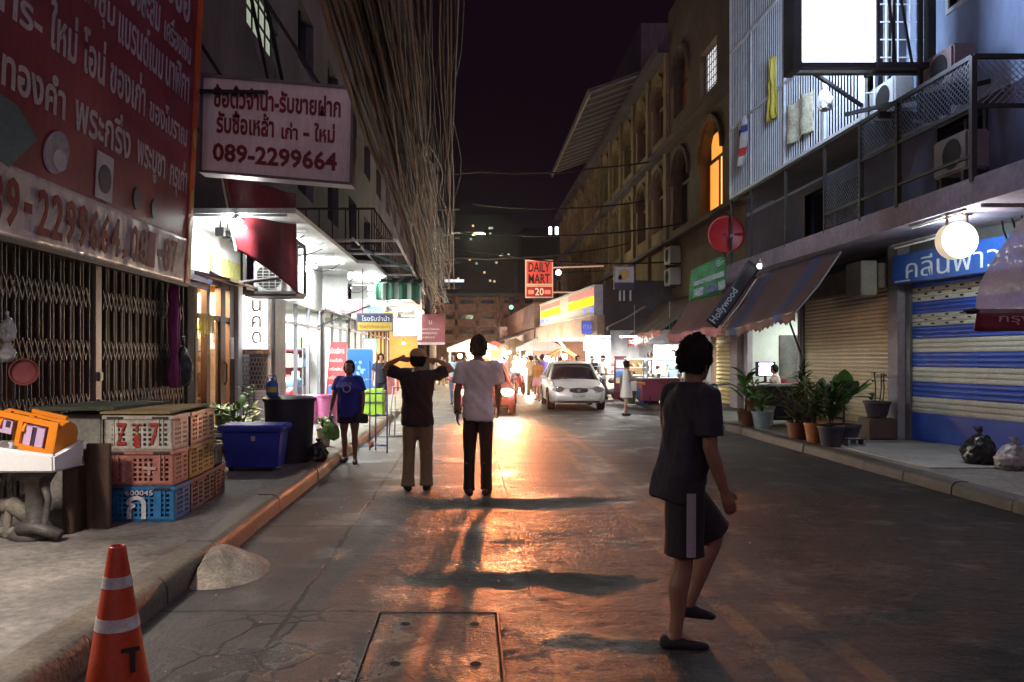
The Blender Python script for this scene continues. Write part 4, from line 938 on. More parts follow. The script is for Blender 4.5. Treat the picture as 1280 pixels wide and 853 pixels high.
for k, (x_, y_, w_, h_, c, lab) in enumerate(((-3.55,21.9,.4,.5,(.55,.35,.12),'tan carton stacked by the glass shopfront bay'),(-3.45,22.6,.45,.8,(.12,.12,.14),'black sack like box standing by the glass shopfront bay'),(-3.5,25.0,.5,.6,(.5,.08,.08),'red box standing before the cream lit bay'),(-3.4,26.2,.5,.95,(.55,.5,.42),'pale carton pile before the cream lit bay'),(-3.35,27.6,.6,.7,(.2,.28,.15),'green box standing before the cream lit bay'),(-3.4,31.0,.6,.9,(.5,.3,.1),'orange carton before the orange lit bay'),(-3.3,33.0,.6,.7,(.4,.08,.06),'dark red carton before the orange lit bay'))):
    g = MB(); g.box(x_-w_/2,x_+w_/2,y_,y_+.5,.15,.15+h_).bevel(.02); label1(g.build('carton', M('carton_%d' % k, c, .7, var=.3)), lab, 'box')
# cords, hooks and small lamps strung under the soffit
for k, (y_, x0, x1, s_) in enumerate(((13.2,-4.2,-2.9,.25),(14.9,-4.2,-2.9,.18),(17.3,-3.75,-2.95,.2),(20.4,-3.75,-3.1,.25),(23.2,-3.75,-3.1,.2))):
    g = MB(); g.tube([(x0+(x1-x0)*i/12, y_+.5*i/12, 3.72-4*s_*(i/12)*(1-i/12)) for i in range(13)], .010, 5); label1(g.build('wire', black_steel), ('first','second','third','fourth','farthest')[k]+' slack wire drooping below the lit soffit, counted from the red tarpaulin', 'wire')
for k in range(5):
    y_ = 13.0+.32*k; g = MB(); x_ = -4.15+.02*k; g.box(x_-.07,x_+.07,y_-.05,y_+.05,3.60,3.74); g.beam((x_,y_,3.74),(x_,y_,3.86),.02,.02); label1(g.build('junction_box', black_steel), ('nearest','second','middle','fourth','farthest')[k]+' small black junction box hanging under the soffit by the red sign', 'junction box')
for k, (y_, x_, w_, h_, c, bd) in enumerate(((22.8,-3.45,.6,.35,(.6,.08,.1),'ซ่อม'),(27.2,-3.4,.7,.45,(.1,.3,.55),'เปิด'),(31,-3.3,.8,.5,(.65,.5,.1),'ขาย'),(34.5,-3.1,.8,.45,(.1,.4,.2),'ยา'))):
    hung_sign(('small red','blue','yellow','green')[k]+' shop sign hanging below the left soffit in the distance', y_, x_-w_/2, x_+w_/2, 2.9, 2.9+h_, [(c,1)], [(bd,.15,.85,.7,.65,wl)])

for k, (y_, x1, z0, z1) in enumerate(((16.6,-3.32,2.78,3.36),(20.15,-3.15,2.82,3.84),(24.4,-3.2,2.80,3.84),(29.2,-3.2,2.8,3.84))):
    g = MB(); g.box(F2,x1,y_,y_+.06,z0,z1).bevel(.008); label1(g.build('fascia_panel', M('fascia_white', (.74,.75,.74), .6, var=.15)), ('nearest','second','third','farthest')[k]+' white panel standing out from the fascia below the left soffit', 'panel')

for i, y_ in enumerate((22.5,26.5,31,36)):
    t = thing('tube_light', ('nearest','second','third','farthest')[i]+' fluorescent tube in the outer row along the edge of the left soffit', 'tube light', (-2.75,y_,3.8), 'tube lights below the left soffit')
    g = MB(); g.box(-2.79,-2.71,y_-.62,y_+.62,3.80,3.835); g.build('batten', white_steel, t)
    g = MB(); g.tube([(-2.75,y_-.6,3.78),(-2.75,y_+.6,3.78)], .018, 8); g.build('tube', tube_white, t)
    area('tube_glow', (-2.75,y_,3.74), .2, 130, (.93,1,.96), sy=1.2, parent=t)
    area('tube_glow', (-2.75,y_,3.60), .2, 70, (.93,1,.96), (PI,0,0), sy=1.2, parent=t)
def bulb(label, c, en, col=(1,.75,.42), r=.05, grp='bare bulbs hung over the stalls', drop=.5):
    t = thing('hanging_bulb', label, 'lamp', c, grp)
    g = MB(); g.ball(c, r, 10, 6); g.build('bulb', E('bulb_%d' % int(col[2]*100), col, 60), t, smooth=True)
    g = MB(); g.beam((c[0],c[1],c[2]+r),(c[0],c[1],c[2]+drop),.01,.01); g.build('cord', black_steel, t)
    point('bulb_light', (c[0],c[1],c[2]-r-.08), en, col, .08, t); return t
bulb('bare warm bulb before the orange lit shop on the left', (-2.4,28.4,2.1), 60, (1,.7,.35), drop=.9)
# ------------------------------------------------------------------ pole, street lamp, cables
PX, PY = -1.78, 38
t = thing('utility_pole', 'grey concrete utility pole carrying a mass of cables at the left kerb', 'pole', (PX,PY,.15))
g = MB(); g.rings([((PX,PY,.0),(.17,0,0),(0,.17,0)),((PX,PY,11),(.12,0,0),(0,.12,0))], 12); g.build('shaft', M('pole_concrete', (.30,.26,.23), .8, var=.3), t, smooth=True)
for z_ in (5,6.2,7.4,8.8): g = MB(); g.beam((PX-.7,PY,z_),(PX+1.3,PY,z_),.1,.1); g.build('crossarm', black_steel, t)
t2 = thing('street_lamp', 'street lamp with pale green light on an arm from the utility pole', 'street lamp', (X(598,38),38,Z(292,38)))
lx, lz = t2.location.x, t2.location.z
g = MB(); g.tube([(PX,PY,7.3),((PX+lx)/2,PY,7.65),(lx-.3,PY,lz+.05)], .035, 8); g.build('arm', grey_steel, t2)
g = MB(); g.rings([((lx-.4,38,lz),(0,.10,0),(0,0,.06)),((lx-.1,38,lz+.03),(0,.16,0),(0,0,.11)),((lx+.25,38,lz+.05),(0,.10,0),(0,0,.06))], 12); g.build('housing', grey_steel, t2, smooth=True)
g = MB(); g.rings([((lx-.22,37.95,lz-.07),(.06,0,0),(0,.05,0)),((lx,37.95,lz-.075),(.30,0,0),(0,.16,0)),((lx,37.95,lz-.02),(.34,0,0),(0,.18,0))], 14); g.build('lens', E('lamp_green', (.75,1,.40), 14), t2)
point('lamp_glow', (lx,37.8,lz-.35), 500, (.85,1,.6), .15, t2)
cab = [M('cable_brown', (.12,.055,.030), .7, var=.4, scale=3, spec=.15), M('cable_black', (.016,.013,.013), .7, var=.3, spec=.15), M('cable_tan', (.20,.10,.05), .7, var=.4, spec=.15)]
def cable(a, b, sag, r, mt, wv=0, seed=0, n=26):
    pts = []
    for i in range(n+1):
        u = i/n; p = Vector(a).lerp(Vector(b), u); p.z -= sag*4*u*(1-u)
        if wv: p += Vector((noise.noise(Vector((u*6,seed,0))), 0, noise.noise(Vector((u*6,seed,7)))))*wv*(1.15-.75*u)
        pts.append(p)
    g = MB(); g.tube(pts, r, 6, False); return g.build('overhead_cable', mt, smooth=True)
CL = 'brown overhead cable in the thick bundle running back to the utility pole'
for i in range(230):
    u = RND.random(); dense = i < 196
    ya = 6.5
    pxn = RND.gauss(466,26) if dense else RND.uniform(470,582)
    pxn = min(582, max(412, pxn)); z_ = CAMH+(VY+60)*ya/FPX + RND.uniform(-.2,.8); xa = (pxn-VX)*ya/FPX
    far = (X(RND.uniform(530,562),PY), PY-.1, Z(RND.uniform(292,392) if dense else RND.uniform(250,380),PY))
    if not dense and pxn > 545: far = (X(RND.uniform(552,572),PY), PY-.1, Z(RND.uniform(300,370),PY))
    a = Vector((xa, ya, z_)); b_ = Vector(far); a2 = a+(a-b_)*.22
    o = cable(a2, b_, RND.uniform(.25,.95) if dense else RND.uniform(.1,.5), RND.choice((.005,.006,.008,.011,.015)), cab[RND.choice((0,0,0,1,1,1,1,2))], RND.uniform(.06,.34), i)
    tag(o, CL, 'cable', 'overhead cables in the bundle')
for i, (pxa, pxb, r) in enumerate(((408,532,.04),(424,538,.03),(440,540,.03))):
    ya = 6.5; a = Vector(((pxa-VX)*ya/FPX, ya, CAMH+VY*ya/FPX+.3)); b_ = Vector((X(pxb,PY),PY,Z(330+i*15,PY)))
    o = cable(a+(a-b_)*.2, b_, .7, r, cab[0], .10, 200+i); tag(o, ('thickest brown cable sleeve along the left side of the bundle','thick brown cable sleeve second from the left of the bundle','thick brown cable sleeve third from the left of the bundle')[i], 'cable')
t = thing('cable_tag', 'small red tag on the cable bundle beside the white box sign', 'tag', (X(489,13),13,Z(124,13)))
g = MB(); g.box(t.location.x-.07,t.location.x+.07,12.98,13.02,t.location.z-.2,t.location.z+.2); g.build('tag_plate', M('tag_red', (.4,.02,.03), .5), t)
for i in range(7):   # loops coiled at the pole
    g = MB(); c = Vector((X(RND.uniform(535,560),37.6),37.6,Z(RND.uniform(330,440),37.6))); r_ = RND.uniform(.25,.6)
    g.tube([c+Vector((r_*math.cos(a*PI/10)*.6,.02*a,r_*1.4*math.sin(a*PI/10))) for a in range(21)], .025, 6); tag(g.build('cable_loop', cab[i % 3], smooth=True), 'slack loop of cable tied to the utility pole', 'cable', 'slack cable loops at the pole')
t = thing('pole_sign', 'maroon notice board with pale lettering fixed to the utility pole', 'sign', (-1.85,37.3,3))
x0, x1, z0, z1 = X(520,37.3), X(556,37.3), Z(428,37.3), Z(393,37.3)
g = MB(); g.box(x0,x1,37.28,37.36,z0,z1); g.build('board', M('maroon_board', (.20,.055,.075), .5, var=.2), t)
g = MB(); g.box(x0,x1,37.27,37.37,z0-.12,z0-.002); g.build('board_foot', M('board_pale', (.5,.42,.5), .5), t)
for i, bd in enumerate(('ประกาศ ห้ามจอดรถ','ตลอดแนวถนน','เวลา 06.00-22.00')): text(bd, (x0+.25,37.275,z1-.75-i*.2), (1,0,0), (0,0,1), (x1-x0)*(.62-.08*i), .09, wl, t)
text('U', (x0+.62,37.275,z1-.48), (1,0,0), (0,0,1), .14,.18, wl, t)
g = MB(); g.box(X(519,36.5),X(527,36.5),36.5,36.56,Z(425,36.5),Z(372,36.5)); label1(g.build('lightbox_sign', E('pinkish_lit', (1,.75,.6), .8)), 'narrow upright pale lit sign beside the maroon notice board', 'sign')

# wires crossing the street from the right facades
for i, (y_, za, zb, px0) in enumerate(((34,Z(222,34),Z(215,34),660),(36,Z(263,36),Z(262,36),700),(32,Z(318,32),Z(335,32),690),(30,Z(300,30),Z(290,30),705),(40,Z(330,40),Z(312,40),655))):
    o = cable((X(px0,y_)-4,y_,za+.3),(7.7,y_-2,zb),.3,.03,cab[1],.1,300+i); tag(o, ('uppermost','second','third','fourth','lowest')[i]+' thin dark wire crossing the street before the arched facade', 'wire')

# ------------------------------------------------------------------ far end of the street
def far_block(label, Y, x0, x1, z1, mt, rows, cols, cx, seed):
    t = thing('apartment_building', label, 'building', ((x0+x1)/2,Y,0)); r = random.Random(seed)
    g = MB(); g.box(x0,x1,Y,Y+9,0,z1); g.build('wall', mt, t)
    w_ = (x1-x0)/cols; h_ = (z1-3)/rows
    for i in range(rows):
        z_ = 3+i*h_
        g = MB(); g.box(x0-.1,x1+.1,Y-1.0,Y,z_,z_+.18); g.box(x0,x1,Y-1.0,Y-.92,z_+.18,z_+.75); 
        for k in range(cols+1): g.box(x0+k*w_-.12,x0+k*w_+.12,Y-1.0,Y,z_+.18,z_+h_)
        g.build('balcony', mt, t)
        for k in range(cols):
            g = MB(); g.box(x0+k*w_+w_*.2,x0+k*w_+w_*.8,Y-.03,Y,z_+.5,z_+h_*.82); g.build('window', dark_glass if r.random() > cx else E('warm_window', (1,.6,.25), 1.2), t)
    g = MB(); g.box(x0-.15,x1+.15,Y-1.1,Y+9,z1,z1+.3); g.build('roof', wall_dark, t); return t
far_block('dim brown apartment block with balconies closing the left end of the street', 74, X(545,74), X(622,74), Z(372,74), M('far_tan', (.20,.11,.07), .85, var=.4), 3, 3, .0, 2)
far_block('dim reddish apartment block standing left of the red shop sign', 72, X(626,72), X(676,72), Z(372,72), M('far_red', (.15,.065,.055), .85, var=.4), 3, 2, .0, 5)
t = far_block('tan corner block behind the red shop sign at the street end', 70, X(668,70), X(722,70), Z(352,70), M('far_tan2', (.20,.12,.08), .85, var=.4), 3, 2, .0, 9)
tw = thing('tower_block', 'dark high tower with a few lit windows far beyond the street end', 'tower', (4,190,0))
g = MB(); g.box(X(566,190),X(640,190),190,210,0,Z(268,190)); g.box(X(655,190),X(700,190),195,215,0,Z(280,190)); g.build('wall', M('tower_wall', (.008,.006,.008), .95), tw)
r_ = random.Random(3)
for i in range(15):
    px_, py_ = r_.uniform(572,636), r_.uniform(280,362); g = MB(); x_, z_ = X(px_,190), Z(py_,190); g.box(x_-.25,x_+.25,189.9,190,z_-.25,z_+.25); g.build('window', E('far_window_%d' % (i % 3), [(1,.55,.2),(.8,.95,1),(1,.8,.5)][i % 3], (.9,.35,.6)[i % 3]), tw)
g = MB(); g.box(X(556,188),X(580,188),187,188,Z(353,188),Z(350,188)); g.build('roof_light', E('roof_light', (.7,.75,1), 1.2), tw)
for i, (pxa, pya, pyb, Yd) in enumerate(((688,284,293,120),(696,284,293,120))):
    g = MB(); g.box(X(pxa,Yd)-.2,X(pxa,Yd)+.2,Yd,Yd+.3,Z(pyb,Yd),Z(pya,Yd)); tag(g.build('roof_lamp', E('cool_lamp', (.9,.95,1), 8)), ('left','right')[i]+' one of two white lamps shining in the dark beyond the arched facade', 'lamp')
# sign of the far market street
t = hung_sign('dim pale market sign board at the end of the street', 58, X(625,58), X(650,58), Z(424,58), Z(409,58), [((.42,.30,.26),1)], [('ตลาดนัด',.06,.55,.85,.42,rdl),('MARKET',.1,.95,.8,.3,rdl)])
hung_sign('small yellow orange lit sign over the crowd', 40, X(614,40), X(626,40), Z(448,40), Z(438,40), [((1,.45,.05),1)], [], 2.5)
t = thing('traffic_light', 'small green signal light glowing above the street end', 'traffic light', (X(639,60),60,Z(381,60)))
g = MB(); g.box(t.location.x-.2,t.location.x+.2,60,60.3,t.location.z-.6,t.location.z+.6).bevel(.05); g.build('housing', black_steel, t)
g = MB(); g.rings([((t.location.x,59.99,t.location.z-.2),(.17,0,0),(0,0,.17)),((t.location.x,59.95,t.location.z-.2),(.15,0,0),(0,0,.15))], 14); g.build('lens', E('signal_green', (.25,1,.5), 1.2), t)
g = MB(); g.beam((t.location.x,60.15,t.location.z),(t.location.x,60.15,0),.1,.1); g.build('post', black_steel, t)

# ------------------------------------------------------------------ right: arched facade
FR = 7.75
def arch_bay(gw, gb, y0, y1, z0, z1, aw, sill, top, mkwin, par, frame_mt, x=FR, dp=.35):
    """one bay of a wall facing -x with a round-headed opening"""
    yc = (y0+y1)/2; ya, yb = yc-aw/2, yc+aw/2; sp_ = top-aw/2; n = 12
    arc = [(yc-aw/2*math.cos(PI*i/n), sp_+aw/2*math.sin(PI*i/n)) for i in range(n+1)]
    gw.face([(x,y0,z0),(x,ya,z0),(x,ya,z1),(x,y0,z1)]); gw.face([(x,yb,z0),(x,y1,z0),(x,y1,z1),(x,yb,z1)]); gw.face([(x,ya,z0),(x,yb,z0),(x,yb,sill),(x,ya,sill)])
    for (a, b_), (c, d) in zip(arc, arc[1:]):
        gw.face([(x,a,b_),(x,c,d),(x,c,z1),(x,a,z1)]); gw.face([(x,a,b_),(x+dp,a,b_),(x+dp,c,d),(x,c,d)])
    gw.face([(x,ya,sill),(x+dp,ya,sill),(x+dp,ya,sp_),(x,ya,sp_)]); gw.face([(x,yb,sill),(x,yb,sp_),(x+dp,yb,sp_),(x+dp,yb,sill)]); gw.face([(x,ya,sill),(x,yb,sill),(x+dp,yb,sill),(x+dp,ya,sill)])
    # raised rim round the arch
    for i in range(n):
        a = Vector((x-.05, yc-(aw/2+.09)*math.cos(PI*i/n), sp_+(aw/2+.09)*math.sin(PI*i/n))); b_ = Vector((x-.05, yc-(aw/2+.09)*math.cos(PI*(i+1)/n), sp_+(aw/2+.09)*math.sin(PI*(i+1)/n))); gw.beam(a, b_, .10, .12, (1,0,0))
    g = MB(); g.box(x+dp-.02,x+dp,ya,yb,sill,sp_); g.box(x+dp-.02,x+dp,ya+aw*.08,yb-aw*.08,sp_,top-aw*.12); wo_ = g.build('window', mkwin, par)
    g = MB(); g.box(x+dp-.08,x+dp-.02,yc-.04,yc+.04,sill,sp_); g.box(x+dp-.08,x+dp-.02,ya,yb,sp_-.05,sp_+.05); g.box(x+dp-.08,x+dp-.02,ya,ya+.06,sill,sp_); g.box(x+dp-.08,x+dp-.02,yb-.06,yb,sill,sp_); g.build('window_frame', frame_mt, wo_)
ab = thing('arched_building', 'old dim tan building with two tiers of round arches along the right side', 'building', (FR+4,48,0))
gw = MB(); bay = 3.05; y = 30.5
gw.box(FR+.36, FR+9, 30.5, 67.2, 0, 13.4)
while y < 66:
    for z0, z1 in ((6.0,9.7),(9.7,13.4)): arch_bay(gw, None, y, y+bay, z0, z1, 2.0, z0+.75, z1-.45, dark_glass, ab, wall_tan)
    gw.box(FR-.14,FR+.02,y-.22,y+.22,3.2,13.4); y += bay
gw.box(FR,FR+.36,30.5,67.1,0,6.0)
gw.build('wall', wall_tan, ab, fixn=False)
g = MB(); g.box(FR-.35,FR+.1,30.3,67.3,9.58,9.82); g.box(FR-.3,FR+.1,30.3,67.3,5.9,6.08); g.box(FR-.45,FR+9,30.3,67.3,13.4,13.75); g.build('cornice', wall_mauve, ab)
rt = thing('roof_shed', 'slatted rooftop awning jutting out over the arched facade', 'awning', (6.6,42,13.3))
g = MB(); y = 34.5
while y < 50: g.beam((5.25,y,13.25),(7.9,y,14.2),.10,.05); y += .95
g.beam((5.3,34.4,13.2),(5.3,50.2,13.2),.08,.1); g.beam((7.6,34.4,14.0),(7.6,50.2,14.0),.08,.1); g.build('slats', M('shed_slats', (.28,.21,.2), .6), rt)
g = MB(); g.prism([(5.2,34.3,13.32),(7.9,34.3,14.28),(7.9,50.3,14.28),(5.2,50.3,13.32)], (0,0,.03)); g.build('roof_sheet', M('shed_sheet', (.10,.08,.085), .7), rt)
g = MB(); g.box(7.6,9,34.6,50,13.76,16.4); g.build('shed_wall', wall_mauve, rt)
# building between the arches and the caged shophouse
nb = thing('terrace_house', 'tall dark terrace house with an orange lit arched window on the right', 'building', (FR+4,26,0))
gw = MB(); gw.box(FR+.36,FR+9,21.9,30.45,0,15)
arch_bay(gw, None, 26.9, 30.45, 6.0, 9.7, 2.2, 6.4, 9.2, dark_glass, nb, brown_wood); arch_bay(gw, None, 23.3, 26.9, 6.0, 9.7, 2.3, 6.3, 9.2, E('orange_window', (1,.38,.06), .9), nb, M('window_brown', (.08,.04,.02), .6))
arch_bay(gw, None, 26.9, 30.45, 9.9, 13.4, 2.0, 10.6, 12.9, M('orange_dim', (.25,.10,.03), .7), nb, brown_wood)
wall_open(gw, FR, .36, 21.9, 26.9, 9.7, 15, [(24.5,26.3,9.95,11.7)]); gw.box(FR,FR+.36,26.9,30.45,13.4,15); gw.box(FR,FR+.36,26.9,30.45,9.7,9.9); wall_open(gw, FR, .36, 21.9, 23.3, 0, 9.7, []); gw.box(FR,FR+.36,29.6,30.45,0,6); gw.box(FR,FR+.36,23.3,29.6,3.4,6)
gw.build('wall', M('terrace_wall', (.10,.062,.038), .85, var=.5, scale=.8, bump=.2, bscale=9, stretch=(1,1,.3)), nb, fixn=False)
g = MB(); g.box(FR+.25,FR+.28,24.5,26.3,9.95,11.7); g.build('window', E('pale_curtain', (.95,.95,1), .75), nb)
g = MB()
for q in range(9): g.box(FR+.18,FR+.20,24.5+q*.22,24.52+q*.22,9.95,11.7)
for q in range(8): g.box(FR+.16,FR+.18,24.5,26.3,9.95+q*.25,9.97+q*.25)
g.build('window_grid', black_steel, nb)
g = MB(); g.box(FR+.30,FR+.33,23.9,25.0,6.3,8.05); g.build('curtain', E('curtain_bright', (1,.55,.12), 1.6), nb)
g = MB(); g.box(FR-.45,FR+.1,21.9,30.4,9.5,9.72); g.prism([(FR,21.9,6.1),(FR-1.0,21.9,5.6),(FR-1.0,21.9,5.55),(FR,21.9,6.0)], (0,8.4,0)); g.build('cornice', M('terrace_cornice', (.06,.04,.03), .8), nb)
for i, z_ in enumerate((4.25,5.05)):
    t = thing('air_conditioner', ('lower','upper')[i]+' one of two stacked air conditioner units on the terrace house', 'air conditioner', (FR-.2,29.0,z_))
    g = MB(); g.box(FR-.42,FR-.02,28.55,29.45,z_,z_+.62).bevel(.03); g.build('casing', M('ac_pale', (.42,.40,.38), .6), t)
    g = MB(); g.rings([((FR-.425,29.0,z_+.31),(0,.25,0),(0,0,.25)),((FR-.43,29.0,z_+.31),(0,.24,0),(0,0,.24))], 24); g.build('fan_opening', M('hole_dark', (.008,.007,.007), .9), t)
    for q_ in (28.6,29.35): g = MB(); g.box(FR-.4,FR,q_,q_+.05,z_-.06,z_); g.build('bracket', black_steel, t)

# ------------------------------------------------------------------ right: caged shophouse
cb = thing('caged_shophouse', 'pale blue lit shophouse with a caged balcony and concrete canopy on the right', 'building', (FR+3,15,0))
gw = MB()
wall_open(gw, FR, .3, 9.0, 21.85, 5.5, 14, [(9.6,11.0,7.6,9.9),(11.2,12.6,7.2,9.9),(14.3,15.2,6.1,9.2),(17.2,19.2,6.2,8.6)])
gw.build('upper_wall', wall_pale, cb)
gw = MB(); gw.box(FR-.02,FR-.003,13.62,14.22,5.6,14); gw.box(FR-.02,FR-.003,15.28,17.1,5.6,14); gw.box(FR-.02,FR-.003,19.3,21.85,5.6,14); gw.box(FR-.02,FR-.003,17.1,19.3,8.7,14); gw.build('wall_shade_sheet', M('cage_shade', (.05,.06,.10), .8, var=.4), cb)  # dark sheets over the pale wall, standing in for shade behind the bars
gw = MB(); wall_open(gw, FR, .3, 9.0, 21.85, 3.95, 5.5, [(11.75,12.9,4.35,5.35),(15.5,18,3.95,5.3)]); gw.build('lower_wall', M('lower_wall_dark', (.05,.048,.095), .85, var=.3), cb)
for a in ((9.6,11.0,7.6,9.9),(11.2,12.6,7.2,9.9),(14.3,15.2,6.1,9.2),(17.2,19.2,6.2,8.6),(11.75,12.9,4.35,5.35),(15.5,18,3.95,5.3)):
    g = MB(); g.box(FR+.2,FR+.22,*a); w1 = g.build('window', dark_glass, cb)
    g = MB(); e = .07
    g.box(FR-.03,FR+.12,a[0]-e,a[0],a[2]-e,a[3]+e); g.box(FR-.03,FR+.12,a[1],a[1]+e,a[2]-e,a[3]+e); g.box(FR-.03,FR+.12,a[0],a[1],a[2]-e,a[2]); g.box(FR-.03,FR+.12,a[0],a[1],a[3],a[3]+e); g.box(FR+.08,FR+.14,(a[0]+a[1])/2-.04,(a[0]+a[1])/2+.04,a[2],a[3]); g.build('window_frame', white_steel if a[2] > 5.6 else black_steel, w1)
g = MB(); g.box(6.62,FR+.6,5,21.6,3.60,3.95); g.build('canopy', M('canopy_concrete', (.24,.20,.27), .8, var=.3, scale=1.2, bump=.2, bscale=20), cb)
g = MB(); g.box(FR+.3,FR+8,9.0,21.85,3.6,14); g.build('core', wall_dark, cb)
# balcony railings with wire mesh
XB = 6.64
rl_ = thing('balcony_railing', 'black steel balcony railing with diamond wire mesh above the concrete canopy', 'railing', (XB,12.5,3.95))
g = MB()
for y_ in (10.3,12.1,13.25): g.beam((XB,y_,3.9),(XB,y_,5.55),.07,.07)
for y_ in (14.6,16.4,18.4,19.8): g.beam((XB,y_,3.9),(XB,y_,5.6),.045,.045)
g.beam((XB,10.3,5.55),(XB,19.85,5.55),.06,.06); g.beam((XB,10.3,4.9),(XB,13.3,4.9),.05,.05); g.beam((XB,10.3,4.25),(XB,14.6,4.25),.05,.04); g.beam((XB,10.3,5.55),(FR,10.3,5.55),.06,.06); g.beam((XB,10.3,4.9),(FR,10.3,4.9),.05,.05)
g.beam((XB-.2,12.3,5.40),(XB+.8,12.4,5.40),.05,.1); g.beam((XB-.4,13.0,5.62),(XB+.9,11.3,5.58),.05,.06)
g.build('frame', black_steel, rl_)
def mesh_panel(y0, y1, z0, z1, st, par, mt):
    g = MB(); h_ = z1-z0; y = y0-h_
    while y < y1:
        for s_ in (1,-1):
            a, b_ = (y, z0) if s_ > 0 else (y, z1), (y+h_, z1) if s_ > 0 else (y+h_, z0)
            ta = max(0, (y0-a[0])/h_); tb_ = min(1, (y1-a[0])/h_)
            if tb_ > ta: g.beam((XB+.01*s_, a[0]+h_*ta, a[1]+(b_[1]-a[1])*ta),(XB+.01*s_, a[0]+h_*tb_, a[1]+(b_[1]-a[1])*tb_), .008,.008)
        y += st
    g.build('wire_mesh', mt, par)
wm = M('mesh_wire', (.20,.22,.28), .4, .6)
mesh_panel(10.35,13.2,4.92,5.53,.085,rl_,wm); mesh_panel(13.3,14.55,3.98,4.95,.085,rl_,wm)
g = MB(); x = XB
while x < FR: g.beam((x,10.3,4.9),(x+.6,10.3,5.5),.008,.008); g.beam((x,10.3,5.5),(x+.6,10.3,4.9),.008,.008); x += .09
g.build('wire_mesh', wm, rl_)
cg = thing('balcony_cage', 'tall cage of thin white steel bars enclosing the upper balcony', 'cage', (XB,16.5,5.6))
g = MB(); y = 13.2
while y < 19.85: g.box(XB-.009,XB+.009,y-.009,y+.009,5.62,11); y += .115
g.build('bars', M('cage_bar', (.55,.57,.62), .45), cg)
g = MB()
for y_ in (13.2,14.6,16.45,18.4,19.85): g.box(XB-.028,XB+.028,y_-.028,y_+.028,5.6,11)
for z_ in (5.62,7.35,9.3): g.box(XB-.03,XB+.03,13.2,19.85,z_-.03,z_+.03)
g.build('frame', M('cage_bar', (.55,.57,.62), .45), cg)
g = MB(); x = XB
while x < FR: g.box(x-.008,x+.008,13.19,13.21,5.62,11); x += .2
z_ = 5.75; k = 0
while z_ < 11:
    x = XB+(.1 if k % 2 else 0); g.box(XB,FR,13.188,13.212,z_-.008,z_+.008); z_ += .3; k += 1
g.build('side_grid', M('cage_bar', (.55,.57,.62), .45), cg)
g = MB(); g.box(XB+.1,FR,13.4,19.8,5.56,5.60); g.build('deck', wall_dark, cg)
g = MB(); g.box(FR-.14,FR-.1,13.3,13.6,5.6,11); g.build('edge_board', wall_pale, cg)
# what hangs on the cage
t = thing('thai_flag', 'small red white and blue striped flag hanging on the white cage bars', 'flag', (XB-.06,18.8,6.5))
def flag(z0, z1, mt, nm):
    def f(u, v): 
        z = z0+(z1-z0)*v; return Vector((XB-.10+.05*math.sin(u*7+z*3), 18.55+.5*(u-.2)+.14*(7.3-z), z))
    g = MB(); g.grid(f, 14, 6, (.008,0,0)); g.build(nm, mt, t, smooth=True)
fz = [7.3,7.1,6.95,6.6,6.42,6.2]
for i, (c, nm) in enumerate((((.5,.5,.52),'white_stripe'),((.04,.06,.25),'blue_stripe'),((.5,.5,.52),'white_stripe'),((.45,.03,.04),'red_stripe'),((.5,.5,.52),'white_stripe'))): flag(fz[i+1]+.004, fz[i], M('flag_%s' % nm, c, .7), nm)
def cloth_on_bars(label, name, mt, y0, y1, z0, z1, seed, cat, taper=.5, sag=.1):
    def f(u, v):
        w_ = (1-taper*v); y = (y0+y1)/2+(u-.5)*(y1-y0)*w_; return Vector((XB-.06-.05*math.sin(u*11+seed)-.04*noise.noise(Vector((u*4,v*4,seed))), y+.06*noise.noise(Vector((v*4,seed,1))), z0+(z1-z0)*v+sag*noise.noise(Vector((u*5,v*3,seed+9)))))
    g = MB(); g.grid(f, 18, 16, (.008,0,0)); return label1(g.build(name, mt, smooth=True), label, cat)
cloth_on_bars('yellow cloth pennant drooping from the white cage bars', 'yellow_flag', M('flag_yellow', (.50,.42,.06), .7, var=.2), 16.7, 17.2, 6.75, 8.1, 3, 'flag', .85)
cloth_on_bars('square pale knitted rag tied to the white cage bars', 'knitted_rag', M('rag_cream', (.50,.48,.36), .8, var=.45, scale=22), 15.05, 16.25, 5.95, 6.75, 5, 'rag', .05, .06)
def bag2(label, c, r, mt, seed): return bag('plastic_bag', label, c, r, (1,1,1.5), mt, seed)
bag2('white plastic bag tied to the end grid of the cage', (X(1033,13.0),13.05,Z(124,13)), .125, clear_bag, 9)
# air conditioners on the balcony
for i, (y0, x0, z_, lab, mt) in enumerate(((11.0,FR-.75,4.25,'air conditioner with a wire guard behind the black balcony railing',M('ac_dirty', (.22,.19,.19), .7)),(12.7,FR-.85,5.62,'white air conditioner standing at the edge of the upper balcony',M('ac_white', (.5,.52,.55), .5)),(11.4,FR-.7,5.62,'brownish air conditioner on the upper balcony nearest the corner',M('ac_brown', (.24,.18,.17), .7)))):
    t = thing('air_conditioner', lab, 'air conditioner', (x0+.3,y0+.45,z_))
    g = MB(); g.box(x0,x0+.34,y0,y0+.80,z_,z_+.56).bevel(.03); g.build('casing', mt, t)
    g = MB(); g.rings([((x0-.005,y0+.34,z_+.28),(0,.22,0),(0,0,.22)),((x0-.01,y0+.34,z_+.28),(0,.21,0),(0,0,.21))], 26); g.build('fan_opening', M('hole_dark', (.008,.007,.007), .9), t)
    for q_ in (.1,.62): g = MB(); g.box(x0+.02,x0+.36,y0+q_,y0+q_+.06,z_-.3,z_); g.build('foot', black_steel, t)
